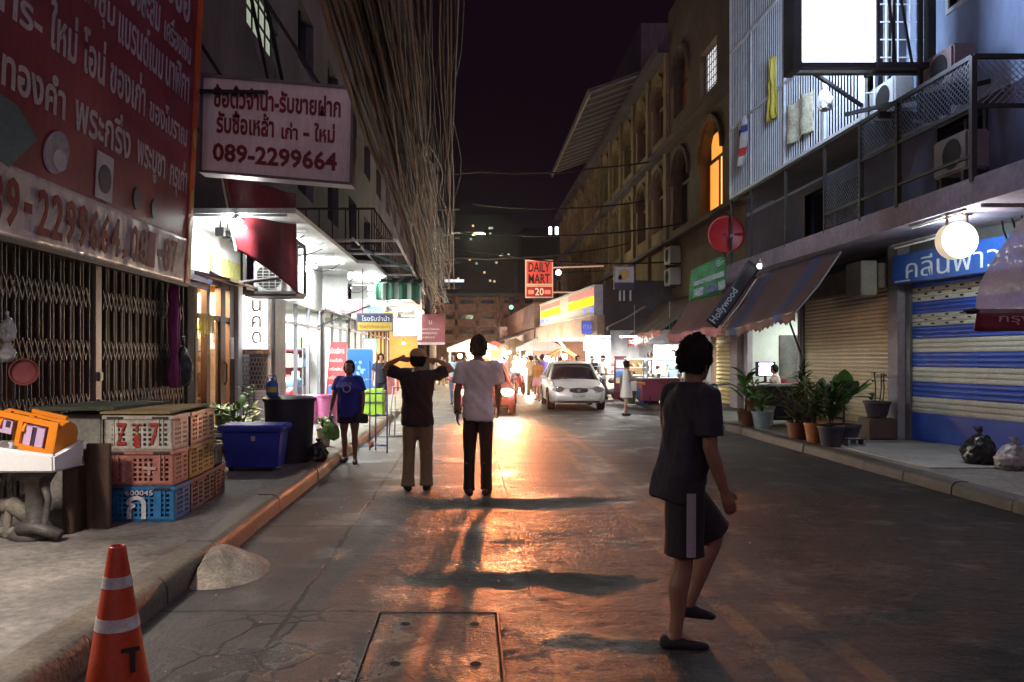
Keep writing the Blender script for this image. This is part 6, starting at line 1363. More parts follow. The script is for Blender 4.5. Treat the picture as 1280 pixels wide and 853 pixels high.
def pot_plant(label, c, pr, ph, pcol, kind, hgt, leafm, seed, n=26, spread=.35, lw=.09, ll=.3, pot='flower_pot'):
    r = random.Random(seed); t = thing('potted_plant', label, 'potted plant', c, None); c = Vector(c)
    g = MB(); g.lathe([(pr*.72,0),(pr*.9,ph*.6),(pr*.98,ph-.04),(pr*1.06,ph-.04),(pr*1.06,ph),(pr*.95,ph),(pr*.92,ph-.05)], c, 24)
    po_ = g.build(pot, M('pot_%d_%d_%d' % tuple(int(q*99) for q in pcol), pcol, .65, var=.35, scale=9), t, smooth='auto')
    g = MB(); g.lathe([(pr*.93,ph-.07),(pr*.5,ph-.05),(.01,ph-.045)], c, 20); g.build('soil', soil, po_)
    g = MB(); gs = MB(); top = c+Vector((0,0,ph-.05)); stems = False
    if kind == 'bush':
        for k in range(n):
            a, rr = r.uniform(0,2*PI), r.uniform(.0,1); hh = r.uniform(.15,1)*hgt
            b_ = top+Vector((math.cos(a)*rr*spread*(.4+.6*hh/hgt), math.sin(a)*rr*spread*(.4+.6*hh/hgt), hh*.85)); d = Vector((math.cos(a)*r.uniform(.4,1), math.sin(a)*r.uniform(.4,1), r.uniform(.1,1)))
            leaf(g, b_, d, ll*r.uniform(.6,1.2), lw*r.uniform(.7,1.2), r.uniform(.1,.5))
        for k in range(6):
            a = r.uniform(0,2*PI); gs.tube([top, top+Vector((math.cos(a)*spread*.3,math.sin(a)*spread*.3,hgt*.5)), top+Vector((math.cos(a)*spread*.6,math.sin(a)*spread*.6,hgt*.9))], .008, 5); stems = True
    elif kind == 'broad':
        for k in range(n):
            a = k*2.4+r.uniform(-.3,.3); hh = hgt*(.25+.75*k/n); b_ = top+Vector((.04*math.cos(a),.04*math.sin(a),hh)); d = Vector((math.cos(a), math.sin(a), r.uniform(.35,1.5)))
            leaf(g, b_, d, ll*r.uniform(.8,1.15), lw*r.uniform(.8,1.1), r.uniform(.2,.5), 7)
        gs.tube([top, top+Vector((.02,0,hgt*.5)), top+Vector((-.01,.01,hgt*1.02))], [.02,.017,.01], 6); stems = True
    elif kind == 'rubber':
        ll = 1.18
        for k, (a, el, l_, w_) in enumerate(((200,75,.50,.26),(250,80,.56,.28),(330,52,.50,.24),(10,35,.46,.22),(345,2,.44,.19),(120,60,.45,.24),(90,70,.5,.25),(180,35,.4,.2),(270,45,.42,.22))):
            a, el = R(a), R(el); d = Vector((math.cos(a)*math.cos(el), math.sin(a)*math.cos(el), math.sin(el))); b_ = top+Vector((.03*math.cos(a),.03*math.sin(a),hgt*(.35+.08*(k%5)))); gs.tube([b_,b_+d*.10], .009, 5); leaf(g, b_+d*.09, d, l_*ll, w_*ll, .12, 9, .10)
        gs.tube([top, top+Vector((.01,0,hgt*.7))], .018, 6); stems = True
    elif kind == 'spike':
        for k in range(n):
            a = r.uniform(0,2*PI); el = r.uniform(.1,1.4); leaf(g, top+Vector((0,0,hgt*r.uniform(.5,.95))), Vector((math.cos(a)*math.cos(el), math.sin(a)*math.cos(el), math.sin(el))), ll*r.uniform(.7,1.1), lw, .25, 5)
        gs.tube([top, top+Vector((0,0,hgt*.95))], .025, 7); stems = True
    elif kind == 'stem':
        for q in (-.04,.04,.10):
            tp_ = top+Vector((q*1.3,r.uniform(-.04,.04),hgt*r.uniform(.75,1))); gs.tube([top+Vector((q,0,0)),(top+Vector((q,0,0)))*.5+tp_*.5+Vector((.02,0,0)),tp_], .011, 6)
            for k in range(8): a = r.uniform(0,2*PI); leaf(g, tp_-Vector((0,0,r.uniform(0,.16))), (math.cos(a),math.sin(a),r.uniform(-.1,.6)), ll*.6, lw*.8, .3)
        for k in range(8): a = r.uniform(0,2*PI); leaf(g, top+Vector((-.1,0,.04+r.uniform(0,.12))), (math.cos(a),math.sin(a),.6), ll*.7, lw*1.2, .2)
        stems = True
    fo_ = g.build('foliage', leafm, t, smooth=True, fixn=False)
    if stems: gs.build('stem', M('stem_brown', (.07,.07,.03), .7), fo_, smooth=True)
    return t
terr, orp, wht, gry, drk, blg = (.22,.08,.04), (.40,.15,.04), (.50,.46,.43), (.20,.18,.17), (.045,.035,.05), (.20,.26,.27)
zp = .125
pot_plant('tall broad leaved plant in a terracotta pot nearest the stalls, left of the white table', (5.83,16.5,zp), .17,.34,terr,'broad',.85,lf[0],1,14,lw=.16,ll=.52)
pot_plant('leafy plant in a pale blue grey bucket at the kerb', (5.95,15.9,zp), .19,.36,blg,'bush',.45,lf[0],2,34,.24,.10,.26,'bucket')
pot_plant('bushy yellowish plant in a white bucket before the white table', (6.28,16.6,zp), .20,.42,wht,'bush',.40,lf[3],3,40,.28,.09,.24,'bucket')
pot_plant('lime leaved plant in a terracotta pot between the two buckets', (6.12,16.9,zp), .16,.55,terr,'bush',.50,lf[2],4,26,.22,.10,.28)
pot_plant('upright plant with two long pale leaves behind the tall broad leaved plant', (6.2,17.1,zp), .14,.5,gry,'broad',.62,lf[2],5,6,lw=.11,ll=.55)
pot_plant('bushy reddish green plant in a terracotta pot left of the orange pot', (5.82,13.9,zp), .17,.30,terr,'bush',.72,lf[3],6,120,.30,.055,.24)
pot_plant('dense croton in an orange pot at the kerb right of the white table', (5.88,13.3,zp), .17,.34,orp,'bush',.84,lf[3],7,150,.32,.06,.26)
pot_plant('dense dark bush in a purple black pot nearest the camera on the right kerb', (5.90,12.75,zp), .20,.34,drk,'bush',.84,lf[1],8,140,.32,.07,.28)
pot_plant('dark spiky plant standing tallest behind the croton', (5.98,14.0,zp), .16,.40,drk,'spike',.98,lf[1],9,60,lw=.05,ll=.34)
pot_plant('rubber plant with huge rounded dark leaves beside the cream shutter', (6.25,13.05,zp), .26,.34,drk,'rubber',.74,lf[0],10)
pot_plant('thin stemmed plant in a black pot on a stand by the lilac pillar', (7.28,13.95,.52), .22,.28,drk,'stem',.62,lf[1],11,lw=.07,ll=.18)
g = MB(); g.box(7.05,7.52,13.75,14.2,.13,.50).bevel(.02); label1(g.build('plant_stand', M('stand_brown', (.09,.05,.035), .7)), 'brown box stand under the black pot by the lilac pillar', 'stand')
g = MB(); 
for dz in (0,.10): g.box(6.12,6.40,12.62,12.80,.145+dz,.165+dz); 
for q in (6.12,6.25,6.37): g.box(q,q+.03,12.62,12.80,.165,.245); 
g.box(6.12,6.40,12.62,12.80,.245,.262); label1(g.build('cement_block', M('block_pale', (.30,.30,.33), .8)), 'pale hollow block beside the purple black pot', 'block')
# plants on the left beside the blue bin
pot_plant('small potted plant with orange flowers between the crates and the blue bin', (-3.42,10.1,.15), .12,.18,drk,'bush',.42,lf[2],21,30,.16,.07,.2)
pot_plant('leafy bush in a pot right behind the blue bin', (-3.3,11.2,.15), .18,.3,drk,'bush',.55,lf[2],22,60,.34,.09,.24)
pot_plant('green bush in a pot by the warm shop door behind the blue bin', (-3.75,11.8,.15), .18,.3,terr,'bush',.55,lf[0],23,60,.34,.09,.24)
pot_plant('slim upright plant behind the black bin before the roller panel', (-3.5,12.2,.15), .14,.3,drk,'stem',.75,lf[0],24,lw=.08,ll=.22)
pot_plant('little plant in a pale pot on legs right of the black bin', (-2.35,12.6,.15), .12,.28,(.35,.28,.22),'bush',.25,lf[2],25,24,.16,.07,.16)
g = MB(); g.box(-3.9,-3.35,11.35,11.42,.42,.47); g.box(-3.8,-3.76,11.36,11.41,.15,.42); g.box(-3.5,-3.46,11.36,11.41,.15,.42); label1(g.build('bench', white_steel), 'thin white plank bench behind the blue bin', 'bench')
# rubbish at right
bag('rubbish_bag', 'knotted black rubbish bag before the striped shutter', (X(1224,10.6),10.6,.33), .21, (1,.9,1.05), M('bag_black', (.012,.012,.014), .3, var=.3), 31, cat='rubbish bag')
bag('rubbish_bag', 'pale translucent rubbish bag beside the black one at right edge', (X(1262,10.2),10.15,.29), .19, (1.15,1,.85), M('bag_pale', (.36,.32,.33), .35, var=.35, scale=8), 34, cat='rubbish bag')
# plastic sheeted stall roof at the right edge of the frame
t = thing('stall_canopy', 'clear plastic sheeted stall canopy with a dark red lettered valance at right edge', 'canopy', (5.6,7.6,2))
yv = 7.6; xa, xb = X(1222,yv), X(1222,yv)+2.4; z1_, z0_ = Z(389,yv), Z(414,yv)
g = MB(); g.grid(lambda u,v: Vector((xa+(xb-xa)*u, yv-.03*math.sin(u*14)*v+.05*v, z1_-(z1_-z0_)*v)), 20, 4, (0,.012,0)); g.build('valance', M('valance_dark_red', (.22,.025,.04), .55, var=.3), t, smooth=True)
text('กรุงเทพ เอเชีย', (xa+.18,yv-.035,z0_+.06), (1,0,0), (0,0,1), 1.2, .11, M('faded_white', (.45,.36,.38), .6), t)
def sheet(u, v): 
    x_ = xa+.05+.88*(v**1.25)+(1.6)*u; return Vector((x_, yv+.1+.5*v+.05*math.sin(u*16+v*5), z1_+1.15*v))
g = MB(); g.grid(sheet, 30, 16, (0,.004,0)); g.build('plastic_sheet', M('clear_plastic', (.80,.77,.78), .3, var=.2, scale=4, bump=.5, bscale=5, alpha=.6), t, smooth=True)
text('ธน', (sheet(.08,.62)+Vector((.1,-.08,0))), (1,0,0), (0,0,1), .22, .16, M('dark_red_letters', (.2,.01,.022), .5), t)
g = MB(); g.beam((xa,yv+.02,z1_),(xb,yv+.02,z1_),.04,.04); g.beam((xb,yv+.3,z1_),(xb,yv+.3,.13),.05,.05); g.beam((xa+.45,yv+.62,z1_+1.15),(xb,yv+.62,z1_+1.15),.04,.04); g.beam((xb,yv+.3,z1_),(xb,yv+.62,z1_+1.15),.04,.04); g.build('frame', grey_steel, t)
g = MB(); g.ball((xa-.06,yv,z1_+.0), .05, 10, 6, (1.6,1,.6)); g.build('clamp', black_steel, t)

# ------------------------------------------------------------------ stalls at the right
def stall(label, c, wd, dp, h, col, topm, gls=True, canopy=None, name='food_cart'):
    t = thing(name, label, 'food cart', c); x, y, z = c
    g = MB(); g.box(x-wd/2,x+wd/2,y,y+dp,z+.12,z+h).bevel(.015); g.build('cart_body', col, t)
    g = MB(); g.box(x-wd/2-.04,x+wd/2+.04,y-.04,y+dp+.04,z+h,z+h+.03); g.build('counter_top', topm, t)
    for sx in (-1,1):
        g = MB(); q = x+sx*wd*.36; g.rings([((q-.025,y+.05,z+.15),(0,.15,0),(0,0,.15)),((q+.025,y+.05,z+.15),(0,.15,0),(0,0,.15))], 18); g.build('wheel', rubber, t)
    if gls:
        g = MB(); a, b_ = x-wd*.4, x+wd*.35; e = .02
        for px_ in (a,b_):
            for py_ in (y+.05,y+dp*.7): g.box(px_-e,px_+e,py_-e,py_+e,z+h+.03,z+h+.55)
        g.box(a-e,b_+e,y+.03,y+dp*.7+e,z+h+.55,z+h+.58); g.box(a,b_,y+.06,y+dp*.66,z+h+.28,z+h+.29); g.build('glass_case', white_steel, t)
        g = MB(); r = random.Random(int(x*100))
        for k in range(10): g.ball((r.uniform(a+.05,b_-.05), y+r.uniform(.1,dp*.6), z+h+(.10 if k % 2 else .35)), r.uniform(.04,.07), 8, 5)
        tag(g.build('food', M('food_tan', (.5,.28,.10), .6, var=.5, scale=30), t), kind='stuff')
    return t
stl = M('stainless', (.45,.45,.46), .3, .8)
stall('maroon food cart with a white worktop behind the walking man', (6.15,24.0,.12), 1.7,.8,.80, M('cart_maroon', (.20,.02,.05), .5), white_plastic)
stall('stainless food cart with a dark skirt beside the girl in white', (5.55,25.2,.12), 1.1,.8,.85, stl, stl)
stall('cream cart with a glass case farther along by the parked motorbikes', (4.9,28.2,.12), 1.3,.8,.85, M('cart_cream', (.6,.5,.36), .5), stl)
t = thing('menu_board', 'tall menu board with pink and blue food pictures right of the white car', 'menu board', (5.0,26.6,.12))
xm0, xm1 = X(768,26.6), X(783,26.6); 
g = MB(); g.box(xm0,xm1,26.6,26.7,.15,1.62); g.build('board', M('board_maroon', (.20,.04,.06), .5), t)
for i, (c, z0, z1) in enumerate((((.75,.45,.5),1.22,1.5),((.15,.3,.65),.92,1.18),((.7,.55,.35),.70,.90))):
    g = MB(); g.box(xm0+.05,xm1-.04,26.585,26.6,z0,z1); g.build('food_picture', E('menu_%d' % i, c, .5), t)
g = MB(); g.box(X(785,27),X(806,27),27,27.06,.5,1.58); label1(g.build('screen_board', M('board_tan', (.36,.25,.12), .7)), 'tan board standing behind the girl in white', 'board')
t = thing('parasol', 'white parasol over the maroon food cart', 'parasol', (6.4,23.6,.12))
g = MB(); g.rings([((6.4,23.6,2.42),(.05,0,0),(0,.05,0)),((6.4,23.6,2.30),(.55,0,0),(0,.55,0)),((6.4,23.6,2.08),(1.0,0,0),(0,1.0,0)),((6.4,23.6,1.98),(1.02,0,0),(0,1.02,0))], 8, False); g.build('parasol_canopy', M('parasol_white', (.7,.7,.7), .6), t); g = MB(); g.beam((6.4,23.6,.13),(6.4,23.6,2.42),.04,.04); g.build('pole', white_steel, t)
g = MB(); g.grid(lambda u,v: Vector((6.25+.5*u+.03*math.sin(u*20), 21.9+.05*math.sin(u*15), 2.25-1.0*v-.5*u*v)), 14, 8, (0,.01,0)); label1(g.build('cloth_sheet', M('sheet_white', (.72,.70,.72), .7), smooth=True), 'white cloth sheet hanging under the maroon awning', 'cloth')
for x0,x1,y_,z0,z1,lab in ((6.1,7.7,25.9,.9,2.5,'white plastic sheet behind the maroon food cart'),(5.3,6.9,29.4,.6,2.6,'white plastic sheet behind the menu board'),(4.7,6.2,31.0,.6,2.7,'white plastic sheet farthest along beside the convenience shop')):
    g = MB(); g.grid(lambda u,v: Vector((x0+(x1-x0)*u, y_+.06*math.sin(u*17), z1-(z1-z0)*v)), 24, 6, (0,.01,0)); label1(g.build('plastic_sheet', M('sheet_bright', (.78,.78,.78), .6), smooth=True), lab, 'sheet')
rm = thing('market_hall', 'open white lit stall hall under the brown awnings', 'stall', (9,26,.12))
room(rm, 22.6, 29.6, FR, FR+3, 3.0, wall_white)
area('hall_light', (FR+1,26,2.9), 1.2, 900, (1,.98,.95), sy=5.5, parent=rm)
for i, (x_, y_, z_, lab) in enumerate(((6.3,24.6,2.25,'white tube lamp over the maroon food cart'),(5.7,27.0,2.3,'white tube lamp over the menu board'),(5.0,30.2,2.4,'white tube lamp beside the striped fascia'))):
    t = thing('tube_light', lab, 'tube light', (x_,y_,z_)); g = MB(); g.tube([(x_-.5,y_,z_),(x_+.5,y_,z_)], .025, 8); g.build('tube', tube_white, t); g = MB(); g.box(x_-.55,x_+.55,y_-.03,y_+.03,z_+.03,z_+.06); g.beam((x_,y_,z_+.06),(x_,y_,z_+1.1),.015,.015); g.build('batten', white_steel, t)
    area('tube_glow', (x_,y_,z_-.05), 1.0, 280, (1,.97,.93), sy=.1, parent=t)
def bucket(label, c, r, h, col, cat='bucket'):
    g = MB(); g.lathe([(r*.75,c[2]),(r,c[2]+h),(r*.93,c[2]+h),(r*.7,c[2]+.03)], (c[0],c[1],0), 18); return label1(g.build('bucket', M('bk_%d_%d_%d' % tuple(int(q*99) for q in col), col, .5), smooth='auto'), label, cat)
bucket('blue bucket on the pavement behind the girl in white', (5.42,24.4,.125), .17,.5,(.03,.15,.42)); bucket('green bucket on the pavement under the stainless cart', (5.1,24.6,.125), .16,.4,(.10,.14,.04)); bucket('black bucket next to the blue bucket', (5.75,24.3,.125), .18,.5,(.02,.02,.025))
g = MB()
for q in range(7): g.box(5.12+q*.055,5.15+q*.055,19.98,20.0,.15,.42); g.box(5.12+q*.055,5.15+q*.055,20.28,20.3,.15,.42)
g.box(5.10,5.52,19.96,20.32,.13,.155); g.box(5.10,5.52,19.96,19.99,.40,.44); g.box(5.10,5.52,20.29,20.32,.40,.44); g.box(5.1,5.13,19.96,20.32,.13,.44); g.box(5.49,5.52,19.96,20.32,.13,.44); o_bk = label1(g.build('basket', M('basket_white', (.62,.58,.52), .5)), 'white plastic basket on the right kerb before the maroon cart', 'basket')
g = MB(); g.beam((5.35,20.1,.44),(5.2,20.0,.62),.02,.02); g.prism([(5.05,19.98,.60),(5.22,19.98,.56),(5.28,19.98,.78),(5.06,19.98,.80)], (0,.03,0)); label1(g.build('dustpan', M('pan_pink', (.75,.35,.45), .5)), 'pink dustpan stuck in the white basket', 'dustpan')
# yellow gabled cart roof beyond the car
t = thing('snack_cart', 'yellow gable roofed snack cart beyond the white car', 'food cart', (3.75,31,.0)); x0, x1 = X(690,31), X(719,31)
g = MB(); zg, ze = Z(433,31), Z(445,31); g.prism([(x0-.1,31,ze),((x0+x1)/2,31,zg),(x1+.1,31,ze),(x1+.1,31,ze-.06),((x0+x1)/2,31,zg-.08),(x0-.1,31,ze-.06)], (0,1.2,0)); g.build('roof', M('cart_yellow', (.65,.42,.10), .5), t)
g = MB()
for q in (x0,x1): g.beam((q,31.05,.8),(q,31.05,ze),.05,.05); g.beam((q,32.1,.8),(q,32.1,ze),.05,.05)
g.build('post', brown_wood, t)
g = MB(); g.box(x0,x1,31,32.1,.25,.9); g.build('cart_body', M('cart_yellow2', (.5,.3,.1), .5), t)
point('cart_light', ((x0+x1)/2,31.4,ze-.3), 60, (1,.8,.5), .1, t)
# ------------------------------------------------------------------ vehicles
def sedan(label, c, rz, paint, lit=False, wid=1.72, L_=4.45, plate=None, dusty=None, roof_lamp=False):
    t = thing('parked_car' if not lit else 'taxi', label, 'car', c, None, rz); hw = wid/2
    def put(g, n, m, sm=False, par=t): o = g.build(n, m, None, smooth=sm, world=False); o.parent = par; return o
    glass = M('car_glass', (.015,.016,.022), .08, var=.1, spec=.8)
    # lower body: sections along the length (front = -y)
    F = -L_/2
    secs = [(F,.60,.36,.60,.56),(F+.06,.70,.27,.66,.62),(F+.20,.79,.22,.71,.69),(F+.55,.845,.20,.79,.70),(F+1.05,.86,.19,.86,.69),(F+1.45,.86,.19,.915,.72),(F+2.4,.86,.19,.93,.77),(F+3.3,.855,.19,.95,.76),(F+3.9,.84,.22,.97,.72),(F+4.25,.79,.26,.94,.66),(F+L_-.02,.70,.36,.86,.58)]
    g = MB(); rr = []
    for y, w_, z0, z1, wt in secs:
        w_ *= wid/1.72; wt *= wid/1.72; zm = z0+(z1-z0)*.52
        pts = [(-w_*.88,z0),(-w_*.98,z0+.06),(-w_,zm),(-w_*.985,z1-.13),(-(w_+wt)/2,z1-.045),(-wt,z1-.012),(-wt*.5,z1+.012),(0,z1+.018)]
        pts = pts+[(-a, b_) for a, b_ in pts[-2::-1]]
        rr.append([g.bm.verts.new((a, y, b_)) for a, b_ in pts])
    n = len(rr[0])
    for a, b_ in zip(rr, rr[1:]):
        for i in range(n): g.bm.faces.new((a[i],a[(i+1)%n],b_[(i+1)%n],b_[i]))
    g.bm.faces.new(rr[0]); g.bm.faces.new(rr[-1][::-1])
    put(g, 'body', paint, 'auto')
    # cabin glass and roof
    zb = .90; st_ = [(F+1.25,.70,.86,.87),(F+1.72,.66,1.14,.9),(F+2.10,.60,1.36,.92),(F+2.75,.585,1.42,.93),(F+3.25,.58,1.39,.94),(F+3.70,.60,1.17,.95),(F+4.02,.64,.97,.96)]
    g = MB(); rr = []
    for y, wt, z1, z0 in st_:
        wb = .78*wid/1.72; wt *= wid/1.72; f_ = (z1-.86)/(1.42-.86); ww = wb+(wt-wb)*f_
        rr.append([g.bm.verts.new(p) for p in ((-wb,y,zb-.05),(-ww-.0,y,z1-.05),(-ww*.9,y,z1-.008),(-ww*.4,y,z1+.01),(ww*.4,y,z1+.01),(ww*.9,y,z1-.008),(ww,y,z1-.05),(wb,y,zb-.05))])
    for a, b_ in zip(rr, rr[1:]):
        for i in range(7): g.bm.faces.new((a[i],a[i+1],b_[i+1],b_[i]))
    g.bm.faces.new(rr[0]); g.bm.faces.new(rr[-1][::-1]); put(g, 'windows', glass, 'auto')
    def wtop(z): return (.78+(.585-.78)*(z-.86)/(1.42-.86))*wid/1.72
    g = MB()
    g.grid(lambda u,v: Vector(((u-.5)*2*.60*wid/1.72, F+2.08+(1.2)*v, 1.395+.042*math.sin(v*PI)*1.0+.015*math.cos((u-.5)*PI)+(-.015 if abs(u-.5) > .45 else 0))), 10, 8, (0,0,-.03)); put(g, 'roof', paint, True)
    g = MB()
    for s_ in (-1,1):
        A = [(s_*wtop(.9)*1.0,F+1.27,.895),(s_*wtop(1.14),F+1.70,1.14),(s_*wtop(1.38),F+2.12,1.385)]; g.tube(A, .034, 6)
        g.tube([(s_*wtop(1.385),F+2.1,1.385),(s_*wtop(1.41)*1.01,F+2.75,1.40),(s_*wtop(1.385),F+3.25,1.375)], .028, 6)
        g.tube([(s_*wtop(1.37),F+3.25,1.37),(s_*wtop(1.17),F+3.70,1.16),(s_*wtop(.95),F+4.02,.95)], .045, 6); g.tube([(s_*wtop(.9)*1.01,F+2.72,.92),(s_*wtop(1.39)*1.01,F+2.72,1.39)], .026, 6)
    put(g, 'pillars', paint, True)
    # front face details
    g = MB(); g.rings([((0,F+.02,.60),(.30,0,0),(0,0,.085)),((0,F-.012,.60),(.27,0,0),(0,0,.07))], 20); gr = put(g, 'grille', M('grille_dark', (.02,.02,.022), .4))
    g = MB()
    for i in range(5): g.box(-.25+abs(i-2)*.02,.25-abs(i-2)*.02,F-.022,F-.012,.55+i*.025,.556+i*.025)
    g.rings([((0,F-.03,.605),(.055,0,0),(0,0,.055)),((0,F-.018,.605),(.06,0,0),(0,0,.06))], 16); put(g, 'grille_chrome', chrome, False, gr)
    hl = E('headlamp_on', (1,.80,.60), 220) if lit else M('headlamp_glass', (.55,.55,.56), .12, .3)
    for s_ in (-1,1):
        g = MB(); g.rings([((s_*.56,F+.20,.64),(.20,0,0),(0,.03,.085)),((s_*.57,F+.05,.63),(.19,0,.01*s_),(0,.02,.08)),((s_*.56,F+.02,.625),(.15,.0,.01*s_),(0,.015,.06))], 18); h = put(g, 'headlight', M('headlamp_glass', (.55,.55,.56), .12, .3) if not lit or s_ < 0 else E('headlamp_glare', (1,.90,.78), 130), True)
        g = MB(); g.rings([((s_*.56,F+.03,.63),(.12,0,0),(0,0,.095)),((s_*.56,F+.0,.63),(.115,0,0),(0,0,.09))], 16); put(g, 'reflector', (hl if s_ > 0 else E('headlamp_weak', (1,.7,.45), 6)) if lit else chrome, False, h)
        if not lit: g = MB(); g.rings([((s_*.60+s_*.12,F+.16,.63),(.05,.03*s_,0),(0,0,.05)),((s_*.60+s_*.12,F+.11,.63),(.045,.02*s_,0),(0,0,.045))], 12); put(g, 'indicator', M('indicator_amber', (.6,.25,.05), .3), False, h)
        g = MB(); g.rings([((s_*.55,F+.06,.36),(.10,0,0),(0,0,.04)),((s_*.55,F+.03,.36),(.09,0,0),(0,0,.034))], 14); put(g, 'fog_lamp', M('headlamp_glass', (.55,.55,.56), .12, .3))
        g = MB(); g.rings([((s_*(hw+.02),F+1.45,.93),(.02,0,0),(0,0,.02)),((s_*(hw+.10),F+1.43,.97),(.09,0,0),(0,0,.06)),((s_*(hw+.10),F+1.50,.97),(.09,0,0),(0,0,.06))], 12); put(g, 'mirror', paint, True)
        for y_ in (F+.86, F+3.52):
            g = MB(); x0 = s_*(hw-.21); x1 = s_*(hw+.005)
            g.rings([((x0,y_,.31),(0,.26,0),(0,0,.26)),((x0,y_,.31),(0,.31,0),(0,0,.31)),((x1-s_*.02,y_,.31),(0,.312,0),(0,0,.312)),((x1,y_,.31),(0,.28,0),(0,0,.28)),((x1,y_,.31),(0,.20,0),(0,0,.20))], 28); wh = put(g, 'wheel', rubber, 'auto')
            g = MB(); g.rings([((x1-s_*.01,y_,.31),(0,.205,0),(0,0,.205)),((x1+s_*.006,y_,.31),(0,.20,0),(0,0,.20)),((x1+s_*.012,y_,.31),(0,.05,0),(0,0,.05))], 20)
            for k in range(6):
                a = k*PI/3; g.beam((x1+s_*.012,y_,.31),(x1+s_*.012,y_+.19*math.cos(a),.31+.19*math.sin(a)),.05,.012,(1,0,0))
            put(g, 'rim', M('rim_silver', (.35,.35,.35), .35, .8), False, wh)
            g = MB(); g.tube([(s_*(hw-.004),y_+.345*math.cos(a*PI/12),.31+.345*math.sin(a*PI/12)) for a in range(13)], .028, 6); put(g, 'arch_trim', M('arch_dark', (.03,.03,.032), .6))
    g = MB()
    for s_ in (-1,1): g.tube([(s_*.66,F+.10,.690),(s_*.70,F+.30,.735),(s_*.70,F+.56,.79),(s_*.69,F+1.05,.857),(s_*.70,F+1.24,.885)], .007, 5)
    g.tube([(-.64,F+.075,.685),(-.3,F+.015,.665),(.3,F+.015,.665),(.64,F+.075,.685)], .007, 5); g.tube([(-.66,F+.04,.50),(0,F-.008,.50),(.66,F+.04,.50)], .006, 5)
    for s_ in (-1,1): g.tube([(s_*(hw+.003),F+1.42,.30),(s_*(hw+.003),F+1.42,.80)], .006, 5); g.tube([(s_*(hw+.003),F+2.72,.30),(s_*(hw+.003),F+2.72,.84)], .006, 5)
    put(g, 'panel_gaps', M('gap_dark', (.02,.02,.02), .6))
    g = MB(); g.box(-.62,.62,F+.035,F+.1,.235,.30); put(g, 'air_intake', M('grille_dark', (.02,.02,.022), .4))
    g = MB(); g.box(-.19,.19,F-.024,F-.008,.385,.485); pl = put(g, 'number_plate', M('plate_white', (.55,.54,.5), .5))
    o = text('1กข 4265', (-.16,F-.027,.405), (1,0,0), (0,0,1), .32,.06, M('plate_ink', (.05,.05,.05), .5), None, ext=.002); o.parent = pl
    for s_ in (-1,1):
        g = MB(); g.beam((s_*.05,F+1.30,.90),(s_*.05+s_*-.42,F+1.42,1.0),.015,.012); put(g, 'wiper', rubber)
    if roof_lamp:
        g = MB(); g.box(-.22,.22,F+2.5,F+2.66,1.43,1.56).bevel(.02); put(g, 'roof_lamp', E('roof_lamp_amber', (1,.35,.10), 1.2))
    return t
silver = M('car_silver', (.82,.79,.74), .3, .15, var=.08, scale=3)
sedan('pale silver white sedan parked facing the camera on the right side of the street', (3.28,25.25,0), R(-1.5), silver)
taxi = sedan('pinkish red taxi with its headlights on driving towards the camera', (.38,23.3,0), R(1.5), M('car_pink', (.50,.10,.12), .35, .2, var=.1), True, roof_lamp=True)
for s_, en_ in ((-1,500),(1,2500)):
    l = bpy.data.lights.new('headlight_beam', 'SPOT'); l.energy = en_; l.color = (1,.22,.052); l.spot_size = R(38); l.spot_blend = 1.0; l.shadow_soft_size = .05
    o = bpy.data.objects.new('headlight_beam', l); COL.objects.link(o); o.location = (.42+s_*.56, 20.98, .64); o.rotation_euler = (R(-88), 0, R(2)); 
l = bpy.data.lights.new('headlight_spill', 'SPOT'); l.energy = 380; l.color = (1,.45,.20); l.spot_size = R(130); l.spot_blend = 1; l.shadow_soft_size = .08
o = bpy.data.objects.new('headlight_spill', l); COL.objects.link(o); o.location = (.99,20.96,.66); o.rotation_euler = (R(-92),0,0)
def motorbike(label, c, rz, col, lamp=True):
    t = thing('motorbike', label, 'motorbike', c, 'motorbikes in the street', rz)
    def put(g, n, m, sm=True): o = g.build(n, m, None, smooth=sm, world=False); o.parent = t; return o
    for y_ in (-.62,.62):
        g = MB(); pts = [(0,y_+.26*math.cos(a*PI/12),.29+.26*math.sin(a*PI/12)) for a in range(25)]; g.tube(pts, .045, 8, False)
        for k in range(5): g.beam((0,y_,.29),(0,y_+.25*math.cos(k*1.257),.29+.25*math.sin(k*1.257)),.02,.02,(1,0,0))
        put(g, 'wheel', rubber)
    g = MB(); g.limb([(0,-.42,.95),(0,-.38,.6),(0,-.2,.36),(0,.2,.38),(0,.55,.62)], [.09,.12,.10,.13,.10], 10); g.limb([(0,-.62,.62),(0,-.75,.55)], [.07,.05], 8); put(g, 'fairing', col)
    g = MB(); g.limb([(0,-.02,.76),(0,.35,.78),(0,.68,.82)], [.10,.13,.10], 10); put(g, 'seat', rubber)
    g = MB(); g.tube([(-.34,-.38,1.02),(-.1,-.44,1.0),(.1,-.44,1.0),(.34,-.38,1.02)], .018, 6); g.tube([(.05,-.44,.98),(.05,-.62,.3)], .022, 6); g.tube([(-.05,-.44,.98),(-.05,-.62,.3)], .022, 6); put(g, 'handlebar', grey_steel)
    g = MB(); g.ball((0,-.56,.90), .085, 12, 8, (1,.7,1)); put(g, 'headlight', E('bike_lamp', (1,.85,.65), 12) if lamp else M('headlamp_glass', (.55,.55,.56), .12, .3))
    return t
